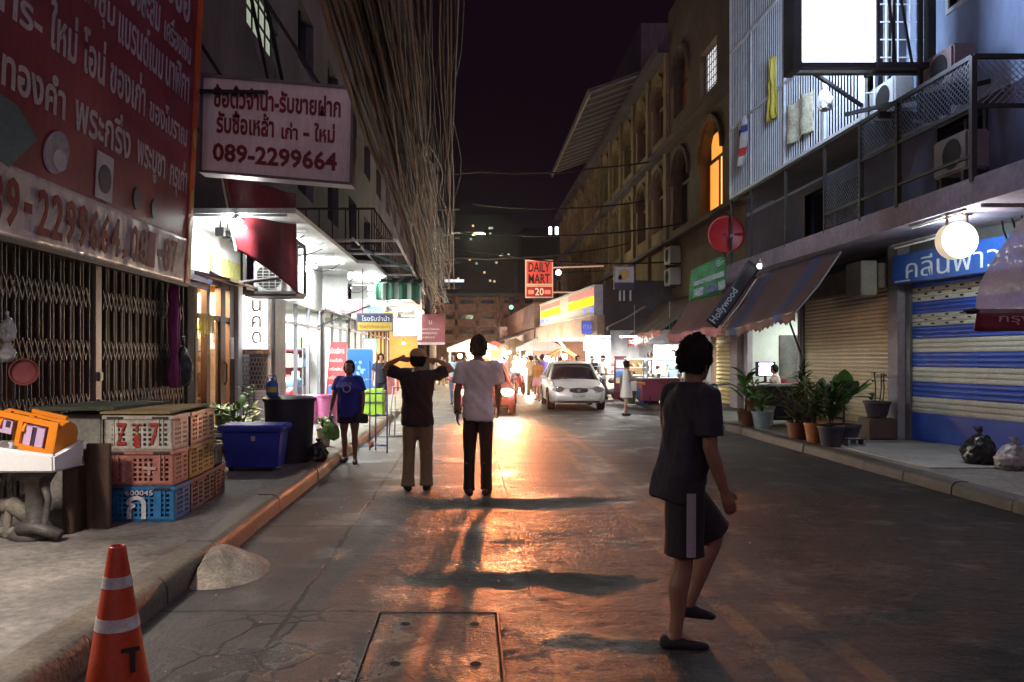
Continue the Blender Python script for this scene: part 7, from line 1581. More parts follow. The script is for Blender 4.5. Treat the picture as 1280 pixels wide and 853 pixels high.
# ------------------------------------------------------------------ people
def solid(prims, vox, smooth_it=4, name='body', fold=0, seed=0):
    """prims: MB with overlapping closed pieces -> one continuous skin"""
    bm = prims.bm; bmesh.ops.recalc_face_normals(bm, faces=bm.faces)
    me = bpy.data.meshes.new('tmp'); bm.to_mesh(me); bm.free(); o = bpy.data.objects.new('tmp', me); COL.objects.link(o)
    r = o.modifiers.new('r', 'REMESH'); r.mode = 'VOXEL'; r.voxel_size = vox; r.use_smooth_shade = True
    s_ = o.modifiers.new('s', 'SMOOTH'); s_.factor = .5; s_.iterations = smooth_it
    bpy.context.view_layer.update()
    m2 = bpy.data.meshes.new_from_object(o.evaluated_get(bpy.context.evaluated_depsgraph_get())); bpy.data.objects.remove(o); bpy.data.meshes.remove(me)
    if fold:
        ns = [v.normal.copy() for v in m2.vertices]
        for v, n_ in zip(m2.vertices, ns):
            c = v.co; k = noise.noise(Vector((c.x*7+seed, c.y*7, c.z*2.6)))+.6*noise.noise(Vector((c.x*13+c.z*9, c.y*13, c.z*6+seed))); v.co = c+n_*fold*k
    for p in m2.polygons: p.use_smooth = True
    m2.name = name; return m2
def rot(v, ax, a): return Matrix.Rotation(R(a), 3, ax) @ Vector(v)
def person(label, loc, rz, H, pose, look, vox=.022, fine=False, group=None):
    t = thing('person', label, 'person', loc, group, rz); s = H/1.72; girth = look.get('girth', 1.0); fem = look.get('fem', False)
    lean = pose.get('lean', 2); T = rot((0,0,1), 'X', -lean); Fw = rot((0,1,0), 'X', -lean); Sd = Vector((1,0,0))
    tw = pose.get('twist', 0)
    J = {}; P = Vector((0,0,0)); ank = {}
    for q, sx in (('L',-1),('R',1)):
        a, o_, k = pose.get('leg'+q, (0,2,3)); hip = P+Vector((sx*.088,0,-.03))
        d1 = Vector((math.sin(R(o_))*sx, math.sin(R(a))*math.cos(R(o_)), -math.cos(R(a))*math.cos(R(o_)))); kn = hip+d1*.43
        d2 = Vector((math.sin(R(o_*.4))*sx, math.sin(R(a-k)), -math.cos(R(a-k)))); an = kn+d2.normalized()*.42
        J['hip'+q], J['kn'+q], J['an'+q] = hip, kn, an
        fp = pose.get('foot'+q, 0 if abs(a-k) < 25 else (a-k)*.75); fd = rot((sx*.18,1,0), 'X', fp).normalized(); J['fd'+q] = fd
        ank[q] = min((an+Vector((0,0,-.075))).z, (an+fd*.17+Vector((0,0,-.065))).z, (an-fd*.06+Vector((0,0,-.07))).z)
    lift = pose.get('pelvis', None); dz = -min(ank.values()) if lift is None else lift
    base = Vector((0,0,dz))
    for k in list(J):
        if not k.startswith('fd'): J[k] = J[k]+base
    P = base; ch = P+T*.34; shc = P+T*.475; nk = P+T*.545; 
    tm = Matrix.Rotation(R(tw), 3, 'Z'); Sh = tm @ Sd
    hy, hp = pose.get('head', (0,0)); hm = Matrix.Rotation(R(hy+tw), 3, 'Z') @ Matrix.Rotation(R(hp), 3, 'X'); hu, hf, hs = hm @ Vector((0,0,1)), hm @ Vector((0,1,0)), hm @ Vector((1,0,0))
    hc = nk+T*.055+hu*.085+hf*.015
    sw = .185 if not fem else .165
    for q, sx in (('L',-1),('R',1)):
        sh = shc+Sh*sx*sw; u1, u2 = pose.get('arm'+q, ((sx*.18,0,-1),(sx*.08,.15,-1))); raise_ = max(0, Vector(u1).normalized().z)
        sh = sh+Vector((0,0,.05*raise_))-Sh*sx*.02*raise_
        el = sh+Vector(u1).normalized()*.285; wr = el+Vector(u2).normalized()*.245; J['sh'+q], J['el'+q], J['wr'+q] = sh, el, wr; J['u2'+q] = Vector(u2).normalized()
    G = girth
    def torso(g, rows, infl=0, front=0):
        rr = []
        for h_, rx, ry, yo in rows:
            f_ = min(1, max(0, (h_-.1)/.3)); ax = (Sd*(1-f_)+Sh*f_).normalized(); ay = Vector((0,0,1)).cross(ax).normalized(); ay = (ay - T*ay.dot(T)).normalized()
            rr.append((P+T*h_+ay*yo, ax*(rx*G+infl), ay*(ry*G+infl)))
        g.rings(rr, 22)
    bust = .02 if fem else 0
    rows = [(-.10,.10,.08,0),(-.06,.158,.105,-.008),(0,.166,.112,-.012),(.08,.150,.100,0),(.16,.138,.094,.004),(.26,.152,.104+bust*.5,.006+bust*.5),(.36,.168,.108+bust,.004+bust),(.43,.172,.098,0),(.485,.145,.078,-.004),(.52,.085,.062,-.004),(.55,.058,.056,0)]
    # ---- body
    g = MB(); torso(g, rows); g.limb([nk-T*.03, nk+T*.03, hc-hu*.05], [.058,.054,.055], 12)
    g.rings([(hc+hu*z+hf*yo, hs*rx, hf*ry) for z, rx, ry, yo in ((-.118,.022,.026,.052),(-.105,.042,.045,.035),(-.07,.060,.072,.012),(-.03,.070,.086,.004),(.02,.075,.094,0),(.06,.073,.092,-.004),(.09,.058,.074,-.008),(.108,.034,.045,-.008),(.116,.01,.014,-.008))], 20)
    g.rings([(hc+hf*.085+hu*.012, hs*.008, hu*.01),(hc+hf*.098-hu*.012, hs*.012, hu*.016),(hc+hf*.110-hu*.026, hs*.013, hu*.012),(hc+hf*.085-hu*.036, hs*.016, hu*.008)], 10)
    for sx in (-1,1):
        g.rings([(hc+hs*sx*.066+hu*.0-hf*.005, hf*.010, hu*.020),(hc+hs*sx*.083-hf*.012+hu*.002, hf*.018, hu*.032),(hc+hs*sx*.088-hf*.016+hu*.002, hf*.012, hu*.022)], 10)
    if fine: g.limb([hc+hf*.086-hu*.066-hs*.018, hc+hf*.092-hu*.064, hc+hf*.086-hu*.066+hs*.018], [.008,.010,.008], 8)
    for q, sx in (('L',-1),('R',1)):
        h_, k, a, fd = J['hip'+q], J['kn'+q], J['an'+q], J['fd'+q]; d2 = (a-k).normalized()
        g.limb([h_, h_.lerp(k,.35), h_.lerp(k,.75), k, k.lerp(a,.12), k.lerp(a,.35)+Vector((0,-.012,0)), k.lerp(a,.7), a], [.088*G,.080*G,.062*G,.054,.053,.056,.041,.036], 14)
        sole = a+Vector((0,0,-.035)); g.limb([a, sole-fd*.035], [.036,.034], 10); g.limb([sole-fd*.04+Vector((0,0,-.008)), sole+fd*.06+Vector((0,0,-.004)), sole+fd*.15+Vector((0,0,-.018))], [.033,.036,.022], 10)
        s0, e, w_ = J['sh'+q], J['el'+q], J['wr'+q]
        g.limb([s0-Sh*sx*.02, s0.lerp(e,.4), e, e.lerp(w_,.3), e.lerp(w_,.75), w_], [.058*G,.048*G,.040,.041,.032,.026], 12)
        # hand: palm, four fingers, a thumb from the side
        hd = J['u2'+q]; hand = pose.get('hand'+q); 
        if hand: hd = Vector(hand).normalized()
        pv = Vector(pose.get('palm'+q, (-sx,0,0))); pv = (pv-hd*pv.dot(hd)); pv = pv.normalized() if pv.length > .1 else hd.orthogonal().normalized(); sv = hd.cross(pv)
        if sv.y < 0: sv = -sv
        g.rings([(w_-hd*.01, sv*.026, pv*.020),(w_+hd*.03, sv*.034, pv*.018),(w_+hd*.075, sv*.040, pv*.016),(w_+hd*.09, sv*.038, pv*.014)], 12)
        if fine or vox < .016:
            cu = pose.get('curl', .35)
            for f_, (off, ln) in enumerate(((.029,.062),(.010,.072),(-.010,.067),(-.029,.052))):
                b0 = w_+hd*.078+sv*off; b1 = b0+(hd*1+pv*cu*.4+sv*off*1.2).normalized()*ln*.5; b2 = b1+(hd+pv*cu*1.6).normalized()*ln*.35; b3 = b2+(hd+pv*cu*3).normalized()*ln*.25; g.limb([b0,b1,b2,b3], [.0095,.009,.0082,.007], 8)
            g.limb([w_+hd*.022+sv*.028, w_+hd*.048+sv*.052+pv*.012, w_+hd*.078+sv*.056+pv*.022], [.013,.011,.008], 8)
        else: g.limb([w_+hd*.07+sv*.012, w_+hd*.12+sv*.012+pv*.02, w_+hd*.15+pv*.05], [.02,.018,.012], 8); g.limb([w_+hd*.07-sv*.018, w_+hd*.115-sv*.02+pv*.02, w_+hd*.14+pv*.05-sv*.02], [.018,.016,.011], 8); g.limb([w_+hd*.03+sv*.03, w_+hd*.07+sv*.05], [.014,.010], 6)
    skin = M('skin_%s' % look.get('skin','tan'), {'tan':(.32,.17,.10),'brown':(.22,.11,.065),'light':(.48,.30,.20)}[look.get('skin','tan')], .5, var=.12, scale=6)
    def add(nm, me, mt):
        me.transform(Matrix.Scale(s, 4)); me.materials.clear(); me.materials.append(mt); o = bpy.data.objects.new(nm, me); COL.objects.link(o); o.parent = t; return o
    add('body', solid(g, vox, 3 if fine else 2, 'body'), skin)
    # ---- hair
    if look.get('hair', 1):
        g = MB(); L_ = look.get('hairlen', 0); n = 22; m_ = 14; rr = []
        def hairf(u, v):
            a, b_ = u*2*PI, v*PI*.74; d = hs*math.sin(a)*math.sin(b_)*.092+hf*math.cos(a)*math.sin(b_)*.104+hu*math.cos(b_)*.126
            cosf = math.cos(a); inside = cosf > .35 and v > .46; k = 1.05+(.06 if cosf < 0 else 0)
            if inside: k = .86
            if v > .78 and cosf > -.25: k = .84
            p = hc-hf*.008+hu*.004+d*k; p += noise.noise_vector(p*(22 if fine else 14))*(.012 if fine else .008); return p
        g.grid(hairf, 36, 20); bmesh.ops.remove_doubles(g.bm, verts=g.bm.verts, dist=1e-4)
        if L_: g.limb([hc-hf*.085+hu*.0, hc-hf*.11-hu*.12, hc-hf*.09-hu*L_], [.06,.05,.03], 10)
        if look.get('bun'): g.ball(hc-hf*.10+hu*.07, .045, 10, 8)
        if fine and not look.get('capped'):
            rr_ = random.Random(5)
            for q in range(520):
                u, v = rr_.random(), rr_.uniform(.02,.97); p = hairf(u, v)
                if math.cos(u*2*PI) > .30 and v > .50: continue
                d = (p-hc).normalized(); d = (d*rr_.uniform(.15,.6)-hu*rr_.uniform(.1,.9)+hs*rr_.uniform(-.25,.25)+hf*rr_.uniform(-.2,.4)).normalized(); L1 = rr_.uniform(.012,.028); o1 = d.orthogonal().normalized()*.006; o2 = d.cross(o1)
                g.bm.faces.new([g.bm.verts.new(p+o1-d*.01), g.bm.verts.new(p-o1-d*.01), g.bm.verts.new(p+d*L1)]); g.bm.faces.new([g.bm.verts.new(p+o2-d*.01), g.bm.verts.new(p-o2-d*.01), g.bm.verts.new(p+d*L1)])
        me = bpy.data.meshes.new('hair'); bmesh.ops.recalc_face_normals(g.bm, faces=g.bm.faces); g.bm.to_mesh(me); g.bm.free()
        for p in me.polygons: p.use_smooth = True
        add('hair', me, M('hair_%s' % look.get('haircol','black'), {'black':(.010,.008,.008),'brown':(.05,.025,.012)}[look.get('haircol','black')], .85, var=.4, scale=40, bump=.3, bscale=120, spec=.15))
    if look.get('eyes'):
        g = MB()
        for sx in (-1,1): g.ball(hc+hs*sx*.03+hf*.088+hu*.012, .009, 8, 6)
        me = bpy.data.meshes.new('eyes'); g.bm.to_mesh(me); g.bm.free(); add('eyes', me, M('eye_dark', (.02,.015,.012), .2))
    # ---- shirt
    def arms(g, frac, infl, infl2, fore=0):
        for q, sx in (('L',-1),('R',1)):
            s0, e, w_ = J['sh'+q], J['el'+q], J['wr'+q]
            if frac < 1: g.limb([s0-Sh*sx*.05, s0], [.055*G+infl,.060*G+infl], 14); g.tube([s0-Sh*sx*.03, s0, s0.lerp(e,frac*.6), s0.lerp(e,frac)], [.05*G+infl,.060*G+infl,.056*G+infl2,.058*G+infl2], 16)
            else: g.limb([s0-Sh*sx*.05, s0, s0.lerp(e,.5), e], [.055*G+infl,.058*G+infl,.05+infl2,.046+infl2], 14); g.tube([e, e.lerp(w_,.5), e.lerp(w_,.92)], [.046+infl2,.043+infl2,.036+infl2], 14)
    mt = look['top']; sl_ = look.get('sleeve', .62); hem = look.get('hem', -.10)
    g = MB(); lo = look.get('loose', .020)
    rows2 = [(hem,.165,.115,-.008),(hem+.05,.168,.117,-.008),(.03,.166,.114,-.006),(.10,.158,.108,0),(.18,.152,.105,.004),(.28,.160,.110+bust*.5,.006+bust*.5),(.36,.172,.112+bust,.004+bust),(.43,.176,.102,0),(.485,.150,.084,-.004),(.515,.098,.070,-.004),(.535,.070,.066,0)]
    torso(g, rows2, lo); 
    if sl_ > 0: arms(g, sl_, .013, .022)
    add(look.get('topname','shirt'), solid(g, vox, 2, 'shirt', .022 if fine else .010, len(label) % 50), mt)
    if look.get('collar'):
        g = MB(); g.rings([(nk-T*.022, Sh*.075, Fw*.070),(nk+T*.012-Fw*.004, Sh*.068, Fw*.066),(nk+T*.012-Fw*.004, Sh*.062, Fw*.060),(nk-T*.03, Sh*.066, Fw*.062)], 20, False); me = bpy.data.meshes.new('collar'); g.bm.to_mesh(me); g.bm.free()
        add('collar', me, look['collar'])
    # ---- trousers, shorts or skirt
    kind, bm_ = look['bottom']
    g = MB(); bl_ = look.get('bloose', .018)
    torso(g, [(-.12,.10,.09,0),(-.07,.163,.110,-.006),(0,.166,.112,-.008),(.06,.150,.100,0)], .004)
    if kind == 'skirt':
        g.rings([(P+T*.05, Sd*.165*G, Fw*.12*G),(P-Vector((0,0,.08)), Sd*.20*G, Fw*.16*G),(P-Vector((0,0,look.get('skirtlen',.35))), Sd*.24*G, Fw*.20*G)], 22)
    else:
        for q, sx in (('L',-1),('R',1)):
            h_, k, a = J['hip'+q], J['kn'+q], J['an'+q]
            if kind == 'shorts': e = look.get('shortlen', .82); g.tube([h_+Vector((0,0,.05)), h_, h_.lerp(k,.4), h_.lerp(k,e)], [.085*G,.100*G+bl_*.5,.094*G+bl_,.088*G+bl_*1.4], 18); g.ball(h_, .090*G, 14, 8)
            else: g.ball(h_, .086*G, 14, 8); g.tube([h_, h_.lerp(k,.4), h_.lerp(k,.9), k, k.lerp(a,.3), k.lerp(a,.7), k.lerp(a,1.06)], [.088*G,.086*G+bl_*.5,.066+bl_*.7,.062+bl_*.7,.060+bl_*.7,.053+bl_,.053+bl_*1.4], 18); g.ball(k, .062+bl_*.7, 12, 8)
    add({'skirt':'skirt','shorts':'shorts','pants':'trousers'}[kind], solid(g, vox, 2, 'pants', .009 if fine else .005, 11+len(label) % 30), bm_)
    # ---- shoes
    sm = look.get('shoes', rubber)
    for q in 'LR':
        a, fd = J['an'+q], J['fd'+q]; so_ = a+Vector((0,0,-.04)); sdv = fd.cross(Vector((0,0,1))).normalized(); upv = sdv.cross(fd)
        g = MB(); g.rings([(so_-fd*.085, sdv*.012, upv*.02),(so_-fd*.07, sdv*.036, upv*.040),(so_-fd*.0, sdv*.040, upv*.045),(so_+fd*.08-upv*.008, sdv*.046, upv*.034),(so_+fd*.15-upv*.016, sdv*.040, upv*.024),(so_+fd*.185-upv*.02, sdv*.012, upv*.012)], 14)
        me = bpy.data.meshes.new('shoe'); bmesh.ops.recalc_face_normals(g.bm, faces=g.bm.faces); g.bm.to_mesh(me); g.bm.free()
        for p in me.polygons: p.use_smooth = True
        add('shoe', me, sm)
    J.update(P=P, hc=hc, hu=hu, hf=hf, hs=hs, nk=nk, T=T, Sh=Sh, s=s, t=t, add=add, ch=ch); return J
def fab(name, col, var=.15, rough=.85): return M('fabric_'+name, col, rough, var=var, scale=5, bump=.12, bscale=160)
white_s, black_s, navy_s, khaki, dkjean = fab('white', (.80,.76,.72)), fab('black', (.012,.010,.013)), fab('navy', (.016,.015,.028)), fab('khaki', (.23,.165,.085)), fab('dark_trouser', (.020,.010,.012))
# man in white, seen from behind
J = person('man in a white short sleeved shirt and dark trousers walking up the road', (.10,9.05,0), R(-2), 1.78, dict(legL=(-4,1,8), legR=(-1,0,4), armL=((-.16,.02,-1),(-.02,.12,-1)), armR=((.14,.10,-1),(.0,.55,-.8)), head=(4,2), lean=1),
    dict(skin='brown', top=white_s, bottom=('pants',dkjean), shoes=M('shoe_maroon', (.06,.015,.015), .5), collar=M('fabric_collar', (.30,.26,.32), .85), hem=-.13, sleeve=.68, loose=.020, bloose=.010, girth=.93), vox=.011, fine=True)
g = MB(); w_ = J['wrL']*J['s']; g.rings([(w_+Vector((0,0,.03)), (.036,0,0),(0,.034,0)),(w_+Vector((0,0,.008)), (.036,0,0),(0,.034,0))], 14); o = g.build('wristwatch', M('watch_brown', (.06,.02,.015), .4), world=False); o.location = J['t'].location; o.rotation_euler = (0,0,R(-2)); label1(o, 'dark wristwatch on the left wrist of the man in white', 'watch')
# man in black with hands on his cap
J = person('man in a black t-shirt and khaki trousers with both hands on his cap', (-.62,9.35,0), R(3), 1.63, dict(legL=(-3,3,6), legR=(3,2,9), armL=((-.84,.08,.30),(.80,-.22,.42)), armR=((.84,.08,.26),(-.80,-.22,.42)), handL=(.95,-.05,-.1), handR=(-.95,-.05,-.1), palmL=(0,1,0), palmR=(0,1,0), head=(0,-4), lean=0),
    dict(skin='tan', top=black_s, bottom=('pants',khaki), shoes=rubber, hem=-.14, sleeve=.72, loose=.032, bloose=.026, girth=1.05, capped=1), vox=.011, fine=True)
g = MB(); s_ = J['s']; hc, hu, hf, hs = J['hc']*s_, J['hu'], J['hf'], J['hs']
g.rings([(hc+hu*z, hs*r, hf*r*1.18) for z, r in ((.035,.098),(.07,.100),(.11,.088),(.135,.055),(.143,.012))], 22); g.rings([(hc+hu*.045+hf*y, hs*w2, hu*.006) for y, w2 in ((.07,.085),(.13,.075),(.17,.045))], 16)
o = g.build('cap', M('cap_tan', (.40,.24,.11), .8, var=.3), smooth=True, world=False); o.location = J['t'].location; o.rotation_euler = (0,0,R(3)); label1(o, 'tan cap on the head of the man in the black t-shirt', 'cap')
# dark figure crossing at the right
J = person('person in dark t-shirt and shorts with a pale side stripe crossing close by', (1.17,4.34,0), R(-84), 1.66, dict(legR=(-2,1,5), legL=(36,2,58), footL=-12, armR=((.08,-.02,-1),(.02,.34,-1)), armL=((-.12,.05,-1),(-.02,.35,-.9)), head=(24,-8), lean=8, twist=10),
    dict(skin='brown', top=fab('navy_print', (.016,.015,.028), .6), bottom=('shorts',fab('shorts', (.012,.010,.014))), shoes=black_s, hem=-.13, sleeve=.78, loose=.028, bloose=.022, shortlen=.93, eyes=1, girth=.95), vox=.008, fine=True)
t = J['t']; s_ = J['s']
def shortpt(u, off): h_, k = J['hipR'], J['knR']; return (h_.lerp(k,u)+Vector((.112+.026*u+off, -.012, 0)))*s_
g = MB(); g.grid(lambda u,v: shortpt(.08+.80*v, .004-.004*abs(u-.5)*4)+Vector((0,(u-.5)*.050,0)), 4, 12, (.004,0,0)); o = g.build('side_stripe', fab('stripe', (.26,.23,.26)), world=False); o.parent = t
# woman in blue with shopping
blue_s = fab('blue', (.020,.035,.32))
J = person('woman in a blue printed t-shirt and dark shorts carrying a green bag', (-1.80,11.7,0), R(176), 1.50, dict(legL=(6,2,6), legR=(-5,2,8), armL=((-.30,.08,-1),(-.05,.35,-.9)), armR=((.36,.02,-1),(.18,.15,-1)), head=(8,14), lean=3),
    dict(skin='brown', top=blue_s, bottom=('shorts',fab('dshorts', (.015,.013,.03))), shortlen=.55, hem=-.16, sleeve=.70, loose=.030, girth=1.16, fem=True, hairlen=.20, eyes=1, shoes=rubber), vox=.014)
t = J['t']; s_ = J['s']; c = J['ch']*s_
for bd, z_, w2, h_ in (('LOVE ME',.07,.15,.035),('ᴑ',-.05,.13,.13)):
    o = text(bd if bd != 'ᴑ' else 'O', (-w2/2, c.y+.178, c.z+z_-.02), (1,0,0), (0,0,1), w2, h_, M('print_pale', (.45,.42,.55), .7), None, ext=.004, name='shirt_print'); 
    for v in o.data.vertices: v.co.x = -v.co.x
    o.data.flip_normals(); o.parent = t
Rw = Matrix.Rotation(R(176),3,'Z'); hp_ = Rw @ (J['wrR']*s_+Vector((0,0,-.10))) + t.location
bag('shopping_bag', 'bulging pale green plastic bag held by the woman in blue', hp_+Vector((0,-.03,-.20)), .125, (1,.8,1.15), M('bag_green', (.16,.40,.10), .35, var=.35, scale=7), 41, cat='shopping bag')
hl_ = Rw @ (J['wrL']*s_+Vector((0,0,-.08))) + t.location
g = MB(); g.box(hl_.x-.09,hl_.x+.09,hl_.y-.06,hl_.y+.0,hl_.z-.12,hl_.z+.02).bevel(.015); label1(g.build('purse', M('purse_black', (.012,.012,.016), .4)), 'small black purse in the other hand of the woman in blue', 'purse')
g = MB(); g.rings([((-1.72,11.95,z),(a,0,0),(0,.05,0)) for z, a in ((.62,.09),(.75,.10),(.95,.07),(1.05,.02))], 14); label1(g.build('shoulder_bag', fab('magenta', (.35,.02,.20)), smooth=True), 'magenta shoulder bag hanging behind the woman in blue', 'bag')
# girl in white at the stalls
J = person('girl in a white dress standing in profile at the stainless food cart', (X(783,21.3),21.3,0), R(-80), 1.45, dict(legL=(4,2,4), legR=(-4,2,5), armL=((-.15,.35,-1),(.0,1,-.05)), armR=((.12,.2,-1),(0,1,.0)), head=(0,4), lean=2),
    dict(skin='tan', top=fab('dress', (.66,.60,.56)), bottom=('skirt',fab('dress', (.66,.60,.56))), skirtlen=.38, sleeve=0, fem=True, bun=1, eyes=1, shoes=rubber), vox=.020)
o_ = J['t'].location; g = MB(); g.box(o_.x+.28,o_.x+.50,o_.y-.10,o_.y+.12,.84,.90).bevel(.01); label1(g.build('food_tray', M('tray_orange', (.65,.22,.05), .5)), 'orange food tray held by the girl in white', 'tray')
def simple(label, px, Y, H, rz, top, bottom, pose=None, z=0, skin='tan', fem=False, hairlen=0, vox=.028, group=None, kind='pants', **kw):
    d = dict(skin=skin, top=top, bottom=(kind,bottom), fem=fem, hairlen=hairlen); d.update(kw)
    return person(label, (X(px,Y),Y,z), R(rz), H, pose or dict(legL=(8,2,6), legR=(-10,2,14)), d, vox, False, group)
jean, lt, gr_, rd_, or_, pk, pur, cr_ = fab('jeans', (.10,.14,.24)), fab('light_blue', (.42,.52,.58)), fab('grey', (.2,.2,.2)), fab('red', (.35,.04,.04)), fab('orange', (.55,.22,.06)), fab('pink', (.6,.28,.32)), fab('purple', (.15,.08,.32)), fab('cream', (.6,.5,.38))
simple('man in a light blue shirt and jeans walking by the left kerb in the distance', 568, 25.5, 1.66, 175, lt, jean)
simple('person in dark clothes standing before the blue drinks freezer', 476, 20.3, 1.50, 200, navy_s, navy_s, z=.15)
simple('woman in a purple cloak walking left of the silver car', 678, 30, 1.66, 30, pur, rd_, fem=True)
simple('man in a pale shirt standing left of the purple cloaked woman, facing away', 664, 33, 1.62, 10, cr_, khaki)
simple('woman in orange carrying a white bag near the silver car', 672, 28.5, 1.5, 160, or_, pk, fem=True, kind='skirt')
simple('person in pink walking with the far crowd behind the taxi', 656, 37, 1.6, 170, pk, jean, fem=True)
simple('person in grey deep in the far crowd near the signal light', 646, 42, 1.65, 185, gr_, dkjean)
simple('person in white far up the middle of the street', 667, 46, 1.65, 170, white_s, jean)
simple('person in red farthest up the street at the left', 604, 50, 1.65, 180, rd_, dkjean)
simple('person in cream beside the far left shops', 552, 44, 1.62, 190, cr_, khaki, z=.0)
simple('man in black far behind the taxi', 684, 40, 1.7, 190, black_s, dkjean)
simple('person in orange beside the yellow roofed snack cart', 700, 33.5, 1.6, 90, or_, dkjean)
simple('person with black hair just behind the roof of the silver car', 722, 29.2, 1.62, 200, gr_, dkjean)
simple('person in a dark top behind the right side of the silver car', 740, 29.6, 1.6, 160, navy_s, dkjean)
simple('person in a white top by the parked motorbikes', 754, 28.4, 1.62, 120, white_s, jean, z=.0)
simple('person in dark blue serving at the maroon food cart', 842, 25.2, 1.66, 150, fab('stall_blue', (.10,.15,.28)), dkjean, z=.12)
simple('person in a pale top cooking behind the stainless cart', 812, 27, 1.62, 190, lt, khaki, z=.12)
simple('person in black with a bag beside the far crowd on the left', 582, 41, 1.6, 175, black_s, jean)
simple('small person in red near the far white lamps', 652, 52, 1.6, 180, rd_, khaki)
simple('small person in white near the far end of the street', 640, 56, 1.65, 180, white_s, dkjean)
simple('seated man in a pale shirt facing the glowing computer monitor', 972, 20.55, 1.62, 70, fab('pale_red', (.55,.40,.38)), rd_, pose=dict(legL=(80,4,85), legR=(80,4,85), armL=((-.2,.5,-.7),(.1,1,.05)), armR=((.2,.5,-.7),(-.1,1,.05)), lean=8, pelvis=.50), z=.16, vox=.022)
g = MB(); x_ = X(972,20.55); g.box(x_-.22,x_+.22,20.33,20.75,.50,.55); g.box(x_+.12,x_+.18,20.33,20.75,.55,1.02)
for a in (-.18,.16):
    for b_ in (20.37,20.68): g.box(x_+a,x_+a+.03,b_,b_+.03,.16,.5)
label1(g.build('chair', M('chair_red', (.30,.04,.04), .5)), 'red plastic chair under the seated man at the computer', 'chair')
# motorbikes
for px_, Y, rz, c, lab, lamp in ((764,27.6,-60,M('bike_dark', (.03,.03,.04), .3),'dark parked motorbike right of the silver car',False),(757,29,-50,M('bike_white', (.5,.5,.5), .3),'white parked motorbike behind the dark one',False),(888,16.9,-8,M('bike_black', (.015,.015,.018), .3),'black motorbike parked at the right kerb behind the crossing figure',False),(650,34,8,M('bike_red', (.35,.04,.04), .3),'red motorbike with a lit lamp riding towards the taxi',True),(662,39,4,M('bike_grey', (.2,.2,.2), .3),'grey motorbike with a lit lamp farther up the street',True),(640,44,0,M('bike_blue', (.05,.08,.25), .3),'blue motorbike with a lit lamp deep in the crowd',True)):
    motorbike(lab, (X(px_,Y),Y,0), R(rz), c, lamp)
# bulbs and stall canopies deep in the street
far_b = [(600,46,436),(612,50,440),(636,48,447),(648,41,455),(655,36,452),(668,44,446),(676,48,440),(690,40,452),(706,38,446),(586,50,442),(575,48,445),(640,54,452),(664,52,450),(684,36,448),(628,57,444),(618,60,447)]
names = ['leftmost over the far left stalls','second from left at the street end','over the far taxi lane','near the red motorbike','beside the pink walker','over the middle of the crowd','high on the right of the crowd','before the snack cart','over the convenience shop door','by the far left pavement','far left near the pole','deep beyond the signal light','deep behind the white walker','by the purple cloak','farthest along the centre line','farthest at the street end']
for (px_, Y, py_), nm in zip(far_b, names): bulb('glowing bare bulb '+nm, (X(px_,Y),Y,Z(py_,Y)), 800, (1,.72,.42) if (px_ % 3) else (1,.93,.8), .13, drop=1.2)
for i, (px_, Y, w_, c, lab) in enumerate(((592,47,3.2,(.5,.42,.34),'pale stall canopy at the far left of the street end'),(618,55,3.0,(.30,.05,.05),'red stall canopy in the middle of the street end'),(644,46,2.2,(.45,.34,.22),'tan stall canopy behind the far crowd'),(676,42,2.4,(.12,.10,.10),'dark grey stall canopy right of the far crowd'))):
    t = thing('stall_canopy', lab, 'canopy', (X(px_,Y),Y,0)); x_ = X(px_,Y)
    g = MB(); g.prism([(x_-w_/2,Y,2.15),(x_,Y,2.75),(x_+w_/2,Y,2.15),(x_+w_/2,Y,1.95),(x_-w_/2,Y,1.95)], (0,2.4,0)); g.build('canopy_roof', M('stallroof_%d' % i, c, .7), t)
    g = MB()
    for a in (-1,1):
        for b_ in (0,2.3): g.beam((x_+a*w_*.46,Y+b_+.05,0),(x_+a*w_*.46,Y+b_+.05,2.0),.06,.06)
    g.build('post', grey_steel, t)
    g = MB(); g.box(x_-w_*.4,x_+w_*.4,Y+.3,Y+1.1,0,.85); g.build('table', M('stalltable_%d' % i, (.45,.35,.28), .6), t)

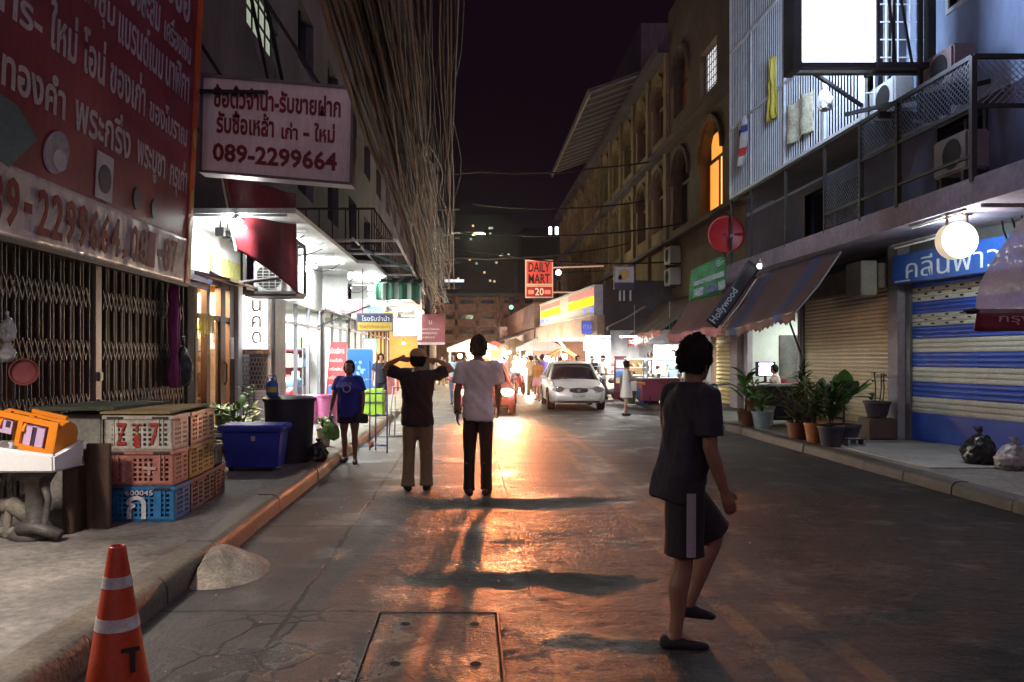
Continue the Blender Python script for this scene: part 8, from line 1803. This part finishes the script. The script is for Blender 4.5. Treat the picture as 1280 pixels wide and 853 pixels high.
rb = random.Random(12)
for i in range(34):
    Y = rb.uniform(38,60); px_ = rb.gauss(640,34); px_ = max(575,min(700,px_)); py_ = rb.uniform(434,458); c = (X(px_,Y),Y,Z(py_,Y)); wm_ = rb.random() < .7
    t = thing('hanging_bulb', 'small glowing bulb in the dense cluster of stall lamps at the street end', 'lamp', c, 'small bulbs clustered at the street end')
    g = MB(); g.ball(c, rb.uniform(.05,.10), 8, 5); g.build('bulb', E('far_bulb_%d' % wm_, (1,.68,.36) if wm_ else (1,.95,.88), 45), t, smooth=True)
    g = MB(); g.beam(c, (c[0],c[1],c[2]+1.2), .012,.012); g.build('cord', black_steel, t)
for i, (px_, Y, c, lab) in enumerate(((606,49.5,(.6,.45,.35),'pale lit cloth wall of the far left stall'),(634,52.5,(.6,.3,.25),'reddish lit cloth wall of the middle stall'),(660,45.5,(.62,.5,.4),'cream lit cloth wall of the tan stall'),(684,43.5,(.5,.4,.34),'tan lit cloth wall of the grey stall'))):
    x_ = X(px_,Y); g = MB(); g.grid(lambda u,v: Vector((x_-1.2+2.4*u, Y+.08*math.sin(u*14), .5+1.7*v)), 16, 4, (0,.01,0)); label1(g.build('cloth_sheet', M('stall_cloth_%d' % i, c, .8, var=.5, scale=4), smooth=True), lab, 'cloth')
for i, (px_, Y, rz, top, lab) in enumerate(((622,43,175,or_,'person in orange just left of the far signal light'),(630,47,5,pk,'person in pink facing away beyond the person in orange'),(661,38.5,190,gr_,'person in grey by the grey motorbike'),(670,36,20,rd_,'person in red facing away near the dark grey canopy'),(692,37,170,lt,'person in light blue before the snack cart'),(612,52,0,cr_,'person in cream facing away under the red canopy'),(596,44,180,gr_,'person in grey under the pale canopy at the far left'),(648,50,185,or_,'person in orange deep beyond the pink walker'))): simple(lab, px_, Y, 1.62, rz, top, dkjean)
# ------------------------------------------------------------------ thin haze added for a glow round the lamps
g = MB(); g.box(-160,160,-50,340,-1.2,42)
hm_ = bpy.data.materials.new('haze'); hm_.use_nodes = True; hn = hm_.node_tree.nodes; hn.remove(hn['Principled BSDF'])
pv = hn.new('ShaderNodeVolumePrincipled'); pv.inputs['Density'].default_value = .0003; pv.inputs['Color'].default_value = (.9,.80,.86,1); pv.inputs['Anisotropy'].default_value = .93
hm_.node_tree.links.new(pv.outputs[0], hn['Material Output'].inputs['Volume'])
tag(g.build('haze', hm_), 'thin added haze glowing round the lamps over the whole street', kind='stuff')
